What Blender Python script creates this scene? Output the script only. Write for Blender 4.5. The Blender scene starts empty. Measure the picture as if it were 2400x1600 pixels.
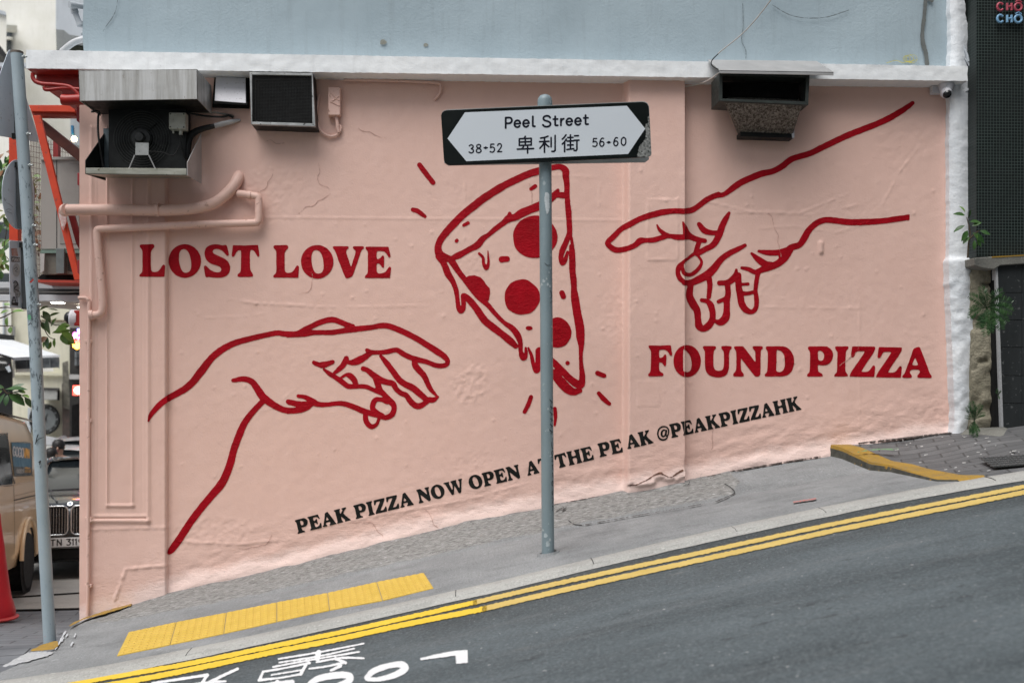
import bpy, bmesh, math, random
import numpy as np
from mathutils import Vector, Matrix, Euler
R = math.radians
random.seed(7)
rng = np.random.default_rng(7)
sc = bpy.context.scene
col = sc.collection

# ------------------------------------------------------------------ camera, world, sun, exposure
F = 35.0 / 36.0 * 2400.0            # focal length in photo pixels (photo 2400 x 1600)
PCX, PCY = 1200.0, 900.0            # principal point / horizon row
TH = R(2.6)
CAM = np.array([0.0, -7.0, 1.6])
cd = bpy.data.cameras.new("Camera")
cam = bpy.data.objects.new("Camera", cd)
col.objects.link(cam)
cd.sensor_width = 36.0
cd.lens = 35.0
cd.shift_y = 100.0 / 2400.0
cd.clip_start = 0.05
cd.clip_end = 500.0
cam.location = CAM
cam.rotation_euler = (R(90), 0, -TH)
cd.dof.use_dof = True
cd.dof.focus_distance = 6.5
cd.dof.aperture_fstop = 2.2
sc.camera = cam

SUN_EL, SUN_AZ = R(63), R(-36)       # azimuth measured from -Y (towards the camera), negative = camera left
w = bpy.data.worlds.new("World")
sc.world = w
w.use_nodes = True
nt = w.node_tree
bg = nt.nodes["Background"]
sky = nt.nodes.new("ShaderNodeTexSky")
sky.sky_type = 'NISHITA'
sky.sun_disc = False
sky.sun_elevation = SUN_EL
sdir = Vector((math.sin(SUN_AZ) * math.cos(SUN_EL), -math.cos(SUN_AZ) * math.cos(SUN_EL), math.sin(SUN_EL)))
sky.sun_rotation = math.atan2(sdir.x, sdir.y)
sky.air_density = 1.0
sky.dust_density = 4.0
hsv = nt.nodes.new("ShaderNodeHueSaturation")
hsv.inputs["Saturation"].default_value = 0.36      # overcast: nearly neutral sky
nt.links.new(sky.outputs[0], hsv.inputs["Color"])
nt.links.new(hsv.outputs[0], bg.inputs["Color"])
bg.inputs["Strength"].default_value = 0.06
sd = bpy.data.lights.new("Sun", 'SUN')
sun = bpy.data.objects.new("Sun", sd)
col.objects.link(sun)
sd.energy = 1.5
sd.angle = R(52)
sd.color = (1.0, 0.985, 0.965)
sun.rotation_euler = sdir.to_track_quat('Z', 'Y').to_euler()
sun.location = (-6, -12, 14)
sc.view_settings.view_transform = 'Standard'
sc.view_settings.look = 'None'
sc.view_settings.gamma = 1.0
sc.view_settings.exposure = 1.02

# ------------------------------------------------------------------ pixel <-> world helpers
FW = np.array([math.sin(TH), math.cos(TH), 0.0])
RT = np.array([math.cos(TH), -math.sin(TH), 0.0])
UP = np.array([0.0, 0.0, 1.0])

def rays(px, py):
    a = (np.asarray(px, float) - PCX) / F
    b = -(np.asarray(py, float) - PCY) / F
    return FW + a[..., None] * RT + b[..., None] * UP

def PYa(px, py, Y):
    d = rays(px, py)
    t = (np.asarray(Y) - CAM[1]) / d[..., 1]
    return CAM + t[..., None] * d

def PY(px, py, Y=0.0):
    return Vector(PYa(np.array(px), np.array(py), Y))

def PD(px, py, D):
    return Vector(CAM + D * rays(np.array(px), np.array(py)))

def to_px(P):
    q = np.asarray(P, float) - CAM
    dep = q @ FW
    return PCX + F * (q @ RT) / dep, PCY - F * q[..., 2] / dep

# ------------------------------------------------------------------ value noise (numpy)
_tab = {}
def vn(x, y, scale, seed=0, octv=1):
    out = 0.0; amp = 1.0; tot = 0.0
    for o in range(octv):
        key = seed * 17 + o
        if key not in _tab:
            _tab[key] = np.random.default_rng(key + 101).random((256, 256))
        T = _tab[key]
        u = np.asarray(x) / scale * 2 ** o + 37.3 * o
        v = np.asarray(y) / scale * 2 ** o + 11.7 * o
        iu = np.floor(u).astype(int); iv = np.floor(v).astype(int)
        fu = u - iu; fv = v - iv
        fu = fu * fu * (3 - 2 * fu); fv = fv * fv * (3 - 2 * fv)
        a = T[iu % 256, iv % 256]; b = T[(iu + 1) % 256, iv % 256]
        c = T[iu % 256, (iv + 1) % 256]; d = T[(iu + 1) % 256, (iv + 1) % 256]
        out = out + amp * ((a * (1 - fu) + b * fu) * (1 - fv) + (c * (1 - fu) + d * fu) * fv)
        tot += amp; amp *= 0.5
    return out / tot

def sstep(a, b, x):
    t = np.clip((x - a) / (b - a), 0, 1)
    return t * t * (3 - 2 * t)

# ------------------------------------------------------------------ objects, parts, tags
def tag(o, label=None, cat=None, group=None, kind=None):
    if label: o["label"] = label
    if cat: o["category"] = cat
    if group: o["group"] = group
    if kind: o["kind"] = kind
    return o

def thing(name, label, cat, loc=(0, 0, 0), rot=(0, 0, 0), group=None):
    o = bpy.data.objects.new(name, None)
    o.empty_display_size = 0.1
    col.objects.link(o)
    o.location = loc
    o.rotation_euler = rot
    return tag(o, label, cat, group)

def rootof(o):
    while o.parent: o = o.parent
    return o

def link_mesh(name, verts, faces, mat, parent=None, local=False, smooth=35, bevel=0.0, attrs=None, recalc=True):
    me = bpy.data.meshes.new(name)
    V = np.asarray(verts, float).reshape(-1, 3)
    if parent is not None and not local:
        V = V - np.array(rootof(parent).location)
    me.from_pydata(V.tolist(), [], faces if isinstance(faces, list) else faces.tolist())
    if recalc:
        bm = bmesh.new(); bm.from_mesh(me)
        bmesh.ops.recalc_face_normals(bm, faces=bm.faces)
        bm.to_mesh(me); bm.free()
    if attrs:
        for k, arr in attrs.items():
            a = me.attributes.new(k, 'FLOAT', 'POINT')
            a.data.foreach_set('value', np.asarray(arr, np.float32).ravel())
    if smooth:
        me.polygons.foreach_set('use_smooth', [True] * len(me.polygons))
        me.set_sharp_from_angle(angle=R(smooth))
    if mat: me.materials.append(mat)
    o = bpy.data.objects.new(name, me)
    col.objects.link(o)
    if parent is not None: o.parent = parent
    if bevel:
        b = o.modifiers.new("Bevel", 'BEVEL')
        b.width = bevel; b.segments = 2; b.limit_method = 'ANGLE'; b.angle_limit = R(40)
    return o

class MB:
    def __init__(s): s.v = []; s.f = []
    def add(s, vs, fs):
        n = len(s.v)
        s.v += [tuple(p) for p in vs]
        s.f += [tuple(n + i for i in f) for f in fs]
        return s
    def hexa(s, p):      # p: 8 points, bottom 4 loop then top 4 loop
        return s.add(p, [(3, 2, 1, 0), (4, 5, 6, 7), (0, 1, 5, 4), (1, 2, 6, 5), (2, 3, 7, 6), (3, 0, 4, 7)])
    def box(s, a, b, M=None):
        x0, y0, z0 = a; x1, y1, z1 = b
        p = [(x0, y0, z0), (x1, y0, z0), (x1, y1, z0), (x0, y1, z0), (x0, y0, z1), (x1, y0, z1), (x1, y1, z1), (x0, y1, z1)]
        if M is not None: p = [M @ Vector(q) for q in p]
        return s.hexa(p)
    def prism(s, poly, vec):
        n = len(poly); vec = Vector(vec)
        p = [Vector(q) for q in poly]
        return s.add(p + [q + vec for q in p], [tuple(range(n))[::-1], tuple(range(n, 2 * n))] + [(i, (i + 1) % n, n + (i + 1) % n, n + i) for i in range(n)])
    def tube(s, pts, r, n=10, cap=True, smooth=0):
        P = [Vector(p) for p in pts]
        if smooth: P = [Vector(q) for q in catmull(P, smooth)]
        rr = r if isinstance(r, (list, tuple)) else [r] * len(P)
        if len(rr) != len(P):
            rr = list(np.interp(np.linspace(0, 1, len(P)), np.linspace(0, 1, len(rr)), rr))
        rings = []; ref = None
        for i, p in enumerate(P):
            t = (P[min(i + 1, len(P) - 1)] - P[max(i - 1, 0)]).normalized()
            if ref is None:
                ref = t.orthogonal().normalized()
            ref = (ref - t * ref.dot(t))
            ref = ref.normalized() if ref.length > 1e-6 else t.orthogonal().normalized()
            b = t.cross(ref)
            k = 1.0
            if 0 < i < len(P) - 1:
                c = (P[i] - P[i - 1]).normalized().dot((P[i + 1] - P[i]).normalized())
                k = min(1.6, 1 / max(0.5, math.sqrt(max(0.01, (1 + c) / 2))))
            rings.append([p + (ref * math.cos(2 * math.pi * j / n) + b * math.sin(2 * math.pi * j / n)) * rr[i] * (k if k < 1.05 else 1.05) for j in range(n)])
        vs = [q for rg in rings for q in rg]
        fs = [(i * n + j, i * n + (j + 1) % n, (i + 1) * n + (j + 1) % n, (i + 1) * n + j) for i in range(len(P) - 1) for j in range(n)]
        if cap:
            fs += [tuple(range(n))[::-1], tuple(range((len(P) - 1) * n, len(P) * n))]
        return s.add(vs, fs)
    def cyl(s, p0, p1, r0, r1=None, n=20): return s.tube([p0, p1], [r0, r0 if r1 is None else r1], n)
    def lathe(s, prof, o=(0, 0, 0), axis=(0, 0, 1), n=24):   # prof: (radius, height)
        o = Vector(o); ax = Vector(axis).normalized(); u = ax.orthogonal().normalized(); w_ = ax.cross(u)
        vs = []; m = len(prof)
        for r, h in prof:
            for j in range(n):
                a = 2 * math.pi * j / n
                vs.append(o + ax * h + (u * math.cos(a) + w_ * math.sin(a)) * r)
        fs = [(i * n + j, i * n + (j + 1) % n, (i + 1) * n + (j + 1) % n, (i + 1) * n + j) for i in range(m - 1) for j in range(n)]
        if prof[0][0] > 1e-5: fs.append(tuple(range(n))[::-1])
        if prof[-1][0] > 1e-5: fs.append(tuple(range((m - 1) * n, m * n)))
        return s.add(vs, fs)
    def grid(s, rows):
        n = len(rows[0])
        return s.add([q for r in rows for q in r], [(i * n + j, i * n + j + 1, (i + 1) * n + j + 1, (i + 1) * n + j) for i in range(len(rows) - 1) for j in range(n - 1)])
    def build(s, name, mat, parent=None, local=False, bevel=0.0, smooth=35, recalc=True):
        return link_mesh(name, s.v, s.f, mat, parent, local, smooth, bevel, recalc=recalc)

def catmull(P, k=6, closed=False):
    P = [np.asarray(p, float) for p in P]
    n = len(P)
    if n < 3 and not closed: return P
    out = []
    for i in range(n if closed else n - 1):
        p0 = P[(i - 1) % n] if closed or i > 0 else 2 * P[0] - P[1]
        p1 = P[i]; p2 = P[(i + 1) % n]
        p3 = P[(i + 2) % n] if closed or i < n - 2 else 2 * P[-1] - P[-2]
        for j in range(k):
            t = j / k
            out.append(0.5 * ((2 * p1) + (p2 - p0) * t + (2 * p0 - 5 * p1 + 4 * p2 - p3) * t * t + (3 * p1 - p0 - 3 * p2 + p3) * t ** 3))
    if not closed: out.append(P[-1])
    return out

# ------------------------------------------------------------------ materials (procedural)
class Sh:
    def __init__(s, name):
        s.m = bpy.data.materials.new(name); s.m.use_nodes = True
        s.t = s.m.node_tree; s.b = s.t.nodes["Principled BSDF"]
        s.geo = s.t.nodes.new("ShaderNodeNewGeometry")
        s.pos = s.geo.outputs["Position"]
    def n(s, typ, **kw):
        x = s.t.nodes.new("ShaderNode" + typ)
        for k, v in kw.items(): setattr(x, k, v)
        return x
    def lk(s, a, b): s.t.links.new(a, b)
    def mapped(s, scale=(1, 1, 1), rot=(0, 0, 0)):
        m = s.n("Mapping"); m.inputs["Scale"].default_value = scale; m.inputs["Rotation"].default_value = rot
        s.lk(s.pos, m.inputs["Vector"]); return m.outputs[0]
    def noise(s, scale, detail=6, rough=0.55, vec=None, dist=0.0):
        x = s.n("TexNoise"); x.inputs["Scale"].default_value = scale; x.inputs["Detail"].default_value = detail
        x.inputs["Roughness"].default_value = rough; x.inputs["Distortion"].default_value = dist
        s.lk(vec if vec is not None else s.pos, x.inputs["Vector"]); return x.outputs["Fac"]
    def ramp(s, fac, lo, hi, a=0.0, b=1.0):
        x = s.n("MapRange"); x.inputs["From Min"].default_value = lo; x.inputs["From Max"].default_value = hi
        x.inputs["To Min"].default_value = a; x.inputs["To Max"].default_value = b
        s.lk(fac, x.inputs["Value"]); return x.outputs[0]
    def math(s, op, a, b=None):
        x = s.n("Math", operation=op)
        for i, q in enumerate((a, b)):
            if q is None: continue
            if isinstance(q, (int, float)): x.inputs[i].default_value = q
            else: s.lk(q, x.inputs[i])
        return x.outputs[0]
    def mix(s, fac, a, b, mode='MIX'):
        x = s.n("Mix", data_type='RGBA', blend_type=mode)
        for k, q in ((0, fac), (6, a), (7, b)):
            if isinstance(q, (int, float)): x.inputs[k].default_value = q
            elif isinstance(q, tuple): x.inputs[k].default_value = (*q[:3], 1)
            else: s.lk(q, x.inputs[k])
        return x.outputs[2]
    def attr(s, name):
        x = s.n("Attribute"); x.attribute_name = name; return x.outputs["Fac"]
    def bump(s, h, strength=0.3, dist=0.01, prev=None):
        x = s.n("Bump"); x.inputs["Strength"].default_value = strength; x.inputs["Distance"].default_value = dist
        s.lk(h, x.inputs["Height"])
        if prev is not None: s.lk(prev, x.inputs["Normal"])
        return x.outputs[0]
    def done(s, c=None, rough=None, nrm=None, metal=None, spec=0.35):
        for key, q in (("Base Color", c), ("Roughness", rough), ("Metallic", metal)):
            if q is None: continue
            if isinstance(q, tuple): s.b.inputs[key].default_value = (*q[:3], 1)
            elif isinstance(q, (int, float)): s.b.inputs[key].default_value = q
            else: s.lk(q, s.b.inputs[key])
        s.b.inputs["Specular IOR Level"].default_value = spec
        if nrm is not None: s.lk(nrm, s.b.inputs["Normal"])
        return s.m

def mk(name, c, c2=None, scale=7.0, rough=0.6, bump=0.15, bscale=90.0, metal=0.0, spec=0.35, spots=None, spot_c=(0.03, 0.03, 0.03), stretch=(1, 1, 1), bdist=0.004):
    s = Sh(name)
    c2 = c2 or tuple(x * 0.72 for x in c)
    f = s.ramp(s.noise(scale, 8, 0.6, s.mapped(stretch)), 0.34, 0.68)
    cc = s.mix(f, c2, c)
    if spots:
        g = s.ramp(s.noise(spots, 4, 0.5), 0.64, 0.69)
        cc = s.mix(g, cc, spot_c)
    rr = s.ramp(s.noise(scale * 2.3, 5), 0.3, 0.7, max(0.02, rough - 0.1), min(1, rough + 0.1))
    nr = s.bump(s.noise(bscale, 5), bump, bdist) if bump else None
    return s.done(cc, rr, nr, metal, spec)

def glow(name, c, strength):
    s = Sh(name)
    s.b.inputs["Emission Color"].default_value = (*c, 1)
    s.b.inputs["Emission Strength"].default_value = strength
    return s.done(c, 0.5)

def plaster_bump(s, k=1.0):
    b1 = s.bump(s.noise(11, 10, 0.72), 0.075 * k, 0.02)
    fine = s.math('MULTIPLY', s.noise(75, 5, 0.66), s.ramp(s.noise(2.1, 4), 0.36, 0.62, 0.25, 1.0))
    b2 = s.bump(fine, 0.34 * k, 0.006, b1)
    brush = s.noise(34, 5, 0.6, s.mapped((2.6, 1, 0.35)))
    b2 = s.bump(brush, 0.08 * k, 0.006, b2)
    vo = s.n("TexVoronoi"); vo.inputs["Scale"].default_value = 15
    s.lk(s.pos, vo.inputs["Vector"])
    dots = s.ramp(vo.outputs["Distance"], 0.03, 0.12, 1, 0)
    b2 = s.bump(dots, 0.20 * k, 0.004, b2)
    # rough, patched render low on the wall
    lowk = s.ramp(s.attr("bh"), 0.10, 0.42, 1, 0)
    r = s.math('MULTIPLY', s.noise(30, 8, 0.72, s.mapped((0.55, 1, 1.2), (0, 0.2, 0))), lowk)
    return s.bump(r, 0.42 * k, 0.02, b2)

# pink wall paint: base colour with brushed variation, paler splashed band just above the pavement
s = Sh("pink_paint")
v1 = s.ramp(s.noise(1.3, 6, 0.6), 0.3, 0.7)
v2 = s.ramp(s.noise(7, 7, 0.65, s.mapped((1.5, 1, 0.5))), 0.3, 0.72)
c = s.mix(v1, (0.73, 0.495, 0.423), (0.76, 0.525, 0.453))
c = s.mix(s.math('MULTIPLY', v2, 0.5), c, (0.70, 0.463, 0.392))
bh = s.attr("bh")
edge = s.math('ADD', bh, s.math('MULTIPLY', s.math('SUBTRACT', s.noise(5, 8, 0.7), 0.5), 0.16))
edge = s.math('ADD', edge, s.math('MULTIPLY', s.math('SUBTRACT', s.noise(120, 3, 0.7), 0.5), 0.10))
c = s.mix(s.ramp(edge, 0.07, 0.14, 1, 0), c, (0.84, 0.645, 0.585))
sp = s.ramp(s.noise(160, 2, 0.6), 0.66, 0.70)
lowm = s.ramp(bh, 0.0, 0.22, 0.7, 0)
c = s.mix(s.math('MULTIPLY', sp, lowm), c, (0.2, 0.14, 0.12))
blot = s.ramp(s.noise(3.2, 9, 0.72), 0.62, 0.80, 0, 0.35)
c = s.mix(blot, c, (0.65, 0.41, 0.345))
M_PINK = s.done(c, 0.7, plaster_bump(s, 1.0), spec=0.15)

def wallpaint(name, a, b, rough=0.5, k=1.0, wear=True):
    s = Sh(name)
    v = s.ramp(s.noise(5, 8, 0.65), 0.3, 0.7)
    c = s.mix(v, a, b)
    if wear:
        g = s.ramp(s.noise(60, 6, 0.75), 0.645, 0.69)
        c = s.mix(s.math('MULTIPLY', g, 0.5), c, (0.55, 0.2, 0.18) if a[0] > a[2] * 3 else (0.2, 0.17, 0.15))
    return s.done(c, rough, plaster_bump(s, k), spec=0.12)
M_RED = wallpaint("red_mural_paint", (0.265, 0.001, 0.006), (0.385, 0.001, 0.010), 0.55)
M_BLACK = wallpaint("black_mural_paint", (0.008, 0.009, 0.008), (0.016, 0.017, 0.016), 0.6)
M_PINKPIPE = mk("pink_pipe_paint", (0.74, 0.50, 0.43), (0.69, 0.46, 0.39), 9, 0.5, 0.2, 45, spots=30, spot_c=(0.50, 0.31, 0.25))

def rough_plaster(name, a, b, dirt, k=1.0, streak=0.25, patchy=True):
    s = Sh(name)
    v = s.ramp(s.noise(2.0, 8, 0.6), 0.32, 0.68)
    c = s.mix(v, a, b)
    st = s.ramp(s.noise(5, 7, 0.7, s.mapped((4.0, 1, 0.35))), 0.52, 0.8, 0, streak)
    c = s.mix(st, c, dirt)
    g = s.ramp(s.noise(35, 5, 0.7), 0.66, 0.70, 0, 0.35)
    c = s.mix(g, c, dirt)
    b1 = s.bump(s.noise(9, 8, 0.65), 0.3 * k, 0.02)
    f = s.noise(55, 6, 0.62)
    if patchy:   # rougher render on parts of the surface
        f = s.math('MULTIPLY', f, s.ramp(s.noise(0.9, 3), 0.42, 0.56, 0.15, 1.0))
    b2 = s.bump(f, 0.55 * k, 0.01, b1)
    return s.done(c, 0.75, b2, spec=0.25)
M_BLUE = rough_plaster("blue_grey_render", (0.305, 0.38, 0.42), (0.355, 0.435, 0.478), (0.21, 0.25, 0.27), 0.55, 0.45)
M_WHITE = rough_plaster("white_ledge_paint", (0.76, 0.79, 0.81), (0.82, 0.84, 0.85), (0.50, 0.51, 0.51), 0.32, 0.32, False)
M_WHITE2 = rough_plaster("white_lumpy_paint", (0.66, 0.70, 0.74), (0.76, 0.78, 0.80), (0.46, 0.47, 0.47), 0.8, 0.3, False)
M_REDPAINT = mk("glossy_red_paint", (0.34, 0.018, 0.012), (0.22, 0.010, 0.008), 6, 0.38, 0.15, 40)
M_ORANGE = mk("orange_red_steel", (0.56, 0.055, 0.018), (0.44, 0.04, 0.014), 8, 0.42, 0.08, 60, spots=28, spot_c=(0.30, 0.05, 0.03))
M_STEEL = Sh("stained_stainless_steel")
s = M_STEEL
st = s.ramp(s.noise(3.5, 9, 0.74, s.mapped((6, 6, 0.30))), 0.42, 0.70)
c = s.mix(st, (0.46, 0.465, 0.46), (0.24, 0.235, 0.215))
sp = s.ramp(s.noise(38, 5, 0.75, s.mapped((1.6, 1.6, 0.8))), 0.63, 0.70, 0, 0.75)
c = s.mix(sp, c, (0.16, 0.13, 0.09))
M_STEEL = s.done(c, s.ramp(s.noise(20, 5), 0.3, 0.7, 0.42, 0.62), s.bump(s.noise(6, 3), 0.1, 0.02), 0.55, 0.4)
M_DARKMETAL = mk("greasy_dark_metal", (0.016, 0.018, 0.017), (0.006, 0.007, 0.007), 8, 0.5, 0.2, 60, 0.3)
M_BLACKHOLE = mk("recess_black", (0.004, 0.004, 0.004), (0.002, 0.002, 0.002), 8, 0.9, 0)  # near-black colour paints the dark inside of openings, slots and gaps
M_TRAY = mk("tarnished_tray_steel", (0.40, 0.40, 0.35), (0.20, 0.20, 0.16), 9, 0.4, 0.15, 40, 0.6, spots=40, spot_c=(0.10, 0.09, 0.06), stretch=(0.5, 1, 2))
s = Sh("galvanised_steel")
vo = s.n("TexVoronoi"); vo.inputs["Scale"].default_value = 105; s.lk(s.mapped((1, 1, 0.6)), vo.inputs["Vector"])
f = s.math('ADD', s.math('MULTIPLY', vo.outputs["Color"], 0.6), s.math('MULTIPLY', s.noise(35, 6, 0.7), 0.5))
c = s.mix(s.ramp(f, 0.36, 0.80), (0.05, 0.048, 0.040), (0.27, 0.26, 0.235))
M_GALV = s.done(c, 0.6, s.bump(f, 0.1, 0.004), 0.35)
M_SHEET = mk("grey_sheet_metal", (0.42, 0.42, 0.42), (0.34, 0.34, 0.34), 4, 0.5, 0.05, 20, 0.4)
M_OFFWHITE = mk("off_white_plastic", (0.62, 0.62, 0.66), (0.54, 0.54, 0.57), 6, 0.55, 0.05, 30, spots=70, spot_c=(0.35, 0.34, 0.33))
M_BEIGEBOX = mk("aged_grey_plastic", (0.42, 0.42, 0.37), (0.33, 0.33, 0.28), 14, 0.55, 0.1, 60, spots=60, spot_c=(0.2, 0.19, 0.16))
M_RUBBER = mk("black_cable_rubber", (0.02, 0.02, 0.02), (0.012, 0.012, 0.012), 20, 0.6, 0.05)
M_CABLEW = mk("white_cable", (0.6, 0.58, 0.55), (0.5, 0.48, 0.45), 20, 0.55, 0.05)

# asphalt
s = Sh("asphalt")
big = s.ramp(s.noise(0.9, 7, 0.66, s.mapped((0.45, 1.5, 1))), 0.36, 0.60)
c = s.mix(big, (0.046, 0.058, 0.064), (0.100, 0.122, 0.133))
sep = s.n("SeparateXYZ"); s.lk(s.pos, sep.inputs[0])
gut = s.ramp(s.math('ADD', sep.outputs["Y"], s.math('MULTIPLY', s.noise(1.4, 5, 0.6), 1.1)), -2.25, -1.5, 0, 0.85)   # darker grime near the gutter
c = s.mix(gut, c, (0.036, 0.043, 0.045))
streak = s.ramp(s.noise(2.0, 8, 0.7, s.mapped((0.3, 3.0, 1), (0, 0, 0.03))), 0.54, 0.74, 0, 0.55)
c = s.mix(streak, c, (0.145, 0.155, 0.16))
dk = s.ramp(s.noise(1.6, 8, 0.7, s.mapped((0.45, 2.4, 1))), 0.56, 0.72, 0, 0.65)
c = s.mix(dk, c, (0.040, 0.048, 0.052))
agg = s.noise(70, 6, 0.82)
c = s.mix(s.ramp(agg, 0.52, 0.64, 0, 0.5), c, (0.24, 0.265, 0.275))
c = s.mix(s.ramp(agg, 0.47, 0.35, 0, 0.55), c, (0.022, 0.026, 0.028))
pit = s.ramp(s.noise(13, 5, 0.62, s.mapped((0.55, 1.5, 1))), 0.63, 0.69, 0, 0.62)
c = s.mix(pit, c, (0.028, 0.033, 0.036))
pal = s.ramp(s.noise(6, 6, 0.65, s.mapped((0.6, 2.2, 1))), 0.66, 0.72, 0, 0.4)
c = s.mix(pal, c, (0.24, 0.235, 0.22))
fleck = s.ramp(s.noise(41, 2, 0.5), 0.735, 0.755, 0, 0.8)
c = s.mix(fleck, c, (0.42, 0.43, 0.43))
M_ASPH = s.done(c, 0.8, s.bump(agg, 0.6, 0.01, s.bump(s.noise(13, 4), 0.2, 0.02)), spec=0.3)

def concrete(name, a, b, broom=False, rough_strip=False):
    s = Sh(name)
    v = s.ramp(s.noise(1.7, 8, 0.62), 0.3, 0.7)
    c = s.mix(v, a, b)
    st = s.ramp(s.noise(5, 8, 0.72, s.mapped((0.7, 1.4, 1))), 0.50, 0.72, 0, 0.6)
    c = s.mix(st, c, tuple(x * 0.66 for x in a))
    g = s.noise(95, 5, 0.78)
    c = s.mix(s.ramp(g, 0.55, 0.68, 0, 0.45), c, tuple(min(1, x * 1.8) for x in b))
    c = s.mix(s.ramp(g, 0.45, 0.33, 0, 0.6), c, tuple(x * 0.35 for x in a))
    fl = s.ramp(s.noise(55, 2, 0.5, s.mapped((0.8, 1.4, 1))), 0.72, 0.745, 0, 0.65)
    c = s.mix(fl, c, (0.50, 0.50, 0.49))
    gum = s.ramp(s.noise(16, 3, 0.5, s.mapped((1, 1.6, 1))), 0.70, 0.725, 0, 0.5)
    c = s.mix(gum, c, tuple(min(1, x * 1.55) for x in b))
    nr = s.bump(g, 0.3, 0.005)
    if broom:
        w_ = s.noise(40, 5, 0.6, s.mapped((3.2, 0.28, 0.6), (0, 0, 0.35)))
        c = s.mix(s.ramp(w_, 0.5, 0.72, 0, 0.35), c, tuple(x * 0.66 for x in a))
        nr = s.bump(w_, 0.4, 0.006, nr)
    if rough_strip:
        k = s.attr("strip")
        n1 = s.noise(36, 9, 0.82, s.mapped((0.6, 1.3, 1)))
        cr = s.mix(s.ramp(n1, 0.33, 0.66), (0.06, 0.06, 0.057), (0.37, 0.37, 0.36))
        cr = s.mix(s.ramp(s.noise(48, 5, 0.75, s.mapped((0.4, 1.5, 1))), 0.62, 0.66, 0, 0.8), cr, (0.62, 0.62, 0.62))
        cr = s.mix(s.ramp(s.noise(10, 5, 0.7, s.mapped((0.5, 1.5, 1))), 0.66, 0.72, 0, 0.5), cr, (0.42, 0.24, 0.21))
        kk = s.ramp(s.math('ADD', k, s.math('MULTIPLY', s.math('SUBTRACT', s.noise(7, 7, 0.7), 0.5), 0.9)), 0.42, 0.58)
        c = s.mix(kk, c, cr)
        nr = s.bump(n1, 0.6, 0.012, nr)
    if name == "kerb_concrete":
        dirt = s.math('ADD', s.attr("dirt"), s.math('MULTIPLY', s.math('SUBTRACT', s.noise(9, 8, 0.75, s.mapped((0.7, 1, 1))), 0.5), 1.3))
        c = s.mix(s.ramp(dirt, 0.32, 0.80, 0, 0.9), c, (0.075, 0.073, 0.058))
    return s.done(c, 0.85, nr, spec=0.25)
M_FOOT = concrete("footpath_concrete", (0.175, 0.185, 0.19), (0.285, 0.295, 0.30), True, True)
M_KERB = concrete("kerb_concrete", (0.30, 0.30, 0.285), (0.37, 0.37, 0.35))
M_SIDEROAD = concrete("worn_concrete_road", (0.30, 0.295, 0.28), (0.38, 0.37, 0.35))
M_PALECON = concrete("pale_cement", (0.33, 0.34, 0.35), (0.44, 0.45, 0.46))

def paver(name, a, b, mortar, bw, bh_, rot, off=0.5):
    s = Sh(name)
    br = s.n("TexBrick"); br.inputs["Scale"].default_value = 1.0
    br.inputs["Brick Width"].default_value = bw; br.inputs["Row Height"].default_value = bh_
    br.inputs["Mortar Size"].default_value = 0.006; br.inputs["Mortar Smooth"].default_value = 0.2
    br.offset = off
    br.inputs["Color1"].default_value = (*a, 1); br.inputs["Color2"].default_value = (*b, 1); br.inputs["Mortar"].default_value = (*mortar, 1)
    s.lk(s.mapped((1, 1, 1), (0, 0, rot)), br.inputs["Vector"])
    c = s.mix(s.ramp(s.noise(4, 8, 0.65), 0.35, 0.7, 0, 0.6), br.outputs["Color"], tuple(x * 0.6 for x in a))
    c = s.mix(s.ramp(s.noise(30, 5, 0.7), 0.66, 0.70, 0, 0.5), c, (0.4, 0.39, 0.38))
    inv = s.math('SUBTRACT', 1.0, br.outputs["Fac"])
    return s.done(c, 0.7, s.bump(s.noise(150, 4), 0.3, 0.004, s.bump(inv, 0.6, 0.006)), spec=0.3)
M_BRICKPAVE = paver("dark_grey_pavers", (0.125, 0.135, 0.15), (0.175, 0.185, 0.20), (0.03, 0.03, 0.032), 0.4, 0.2, R(-13))
M_RAISEPAVE = paver("worn_dark_pavers", (0.105, 0.108, 0.112), (0.15, 0.153, 0.157), (0.06, 0.06, 0.06), 0.24, 0.12, R(20))

def roadpaint(name, a, b, wear=0.62, base=(0.08, 0.085, 0.09)):
    s = Sh(name)
    c = s.mix(s.ramp(s.noise(8, 7, 0.65), 0.3, 0.7), a, b)
    g = s.ramp(s.math('ADD', s.noise(55, 7, 0.75), s.math('MULTIPLY', s.math('SUBTRACT', s.noise(4, 4), 0.5), 0.22)), wear, wear + 0.06, 0, 0.8)
    c = s.mix(g, c, base)
    return s.done(c, 0.65, s.bump(s.noise(260, 3), 0.4, 0.004), spec=0.3)
M_YEL_OLD = roadpaint("worn_yellow_road_paint", (0.50, 0.36, 0.10), (0.57, 0.425, 0.14), 0.62)
M_YEL_NEW = roadpaint("fresh_yellow_road_paint", (0.64, 0.44, 0.03), (0.70, 0.49, 0.05), 0.72)
M_YEL_EDGE = roadpaint("ochre_edge_paint", (0.36, 0.215, 0.03), (0.27, 0.17, 0.035), 0.55, (0.16, 0.14, 0.11))
M_ROADWHITE = roadpaint("white_road_paint", (0.62, 0.63, 0.64), (0.72, 0.73, 0.74), 0.64)
M_TACT = roadpaint("yellow_tactile_concrete", (0.50, 0.335, 0.05), (0.57, 0.39, 0.075), 0.68, (0.30, 0.21, 0.07))
M_POLE = mk("blue_grey_pole_paint", (0.20, 0.26, 0.285), (0.165, 0.215, 0.235), 6, 0.42, 0.08, 50, spots=22, spot_c=(0.33, 0.39, 0.41), stretch=(1, 1, 0.4))
s = Sh("peeling_grey_pole_paint")
c = s.mix(s.ramp(s.noise(5, 7, 0.6), 0.3, 0.7), (0.27, 0.335, 0.37), (0.33, 0.395, 0.43))
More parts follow.
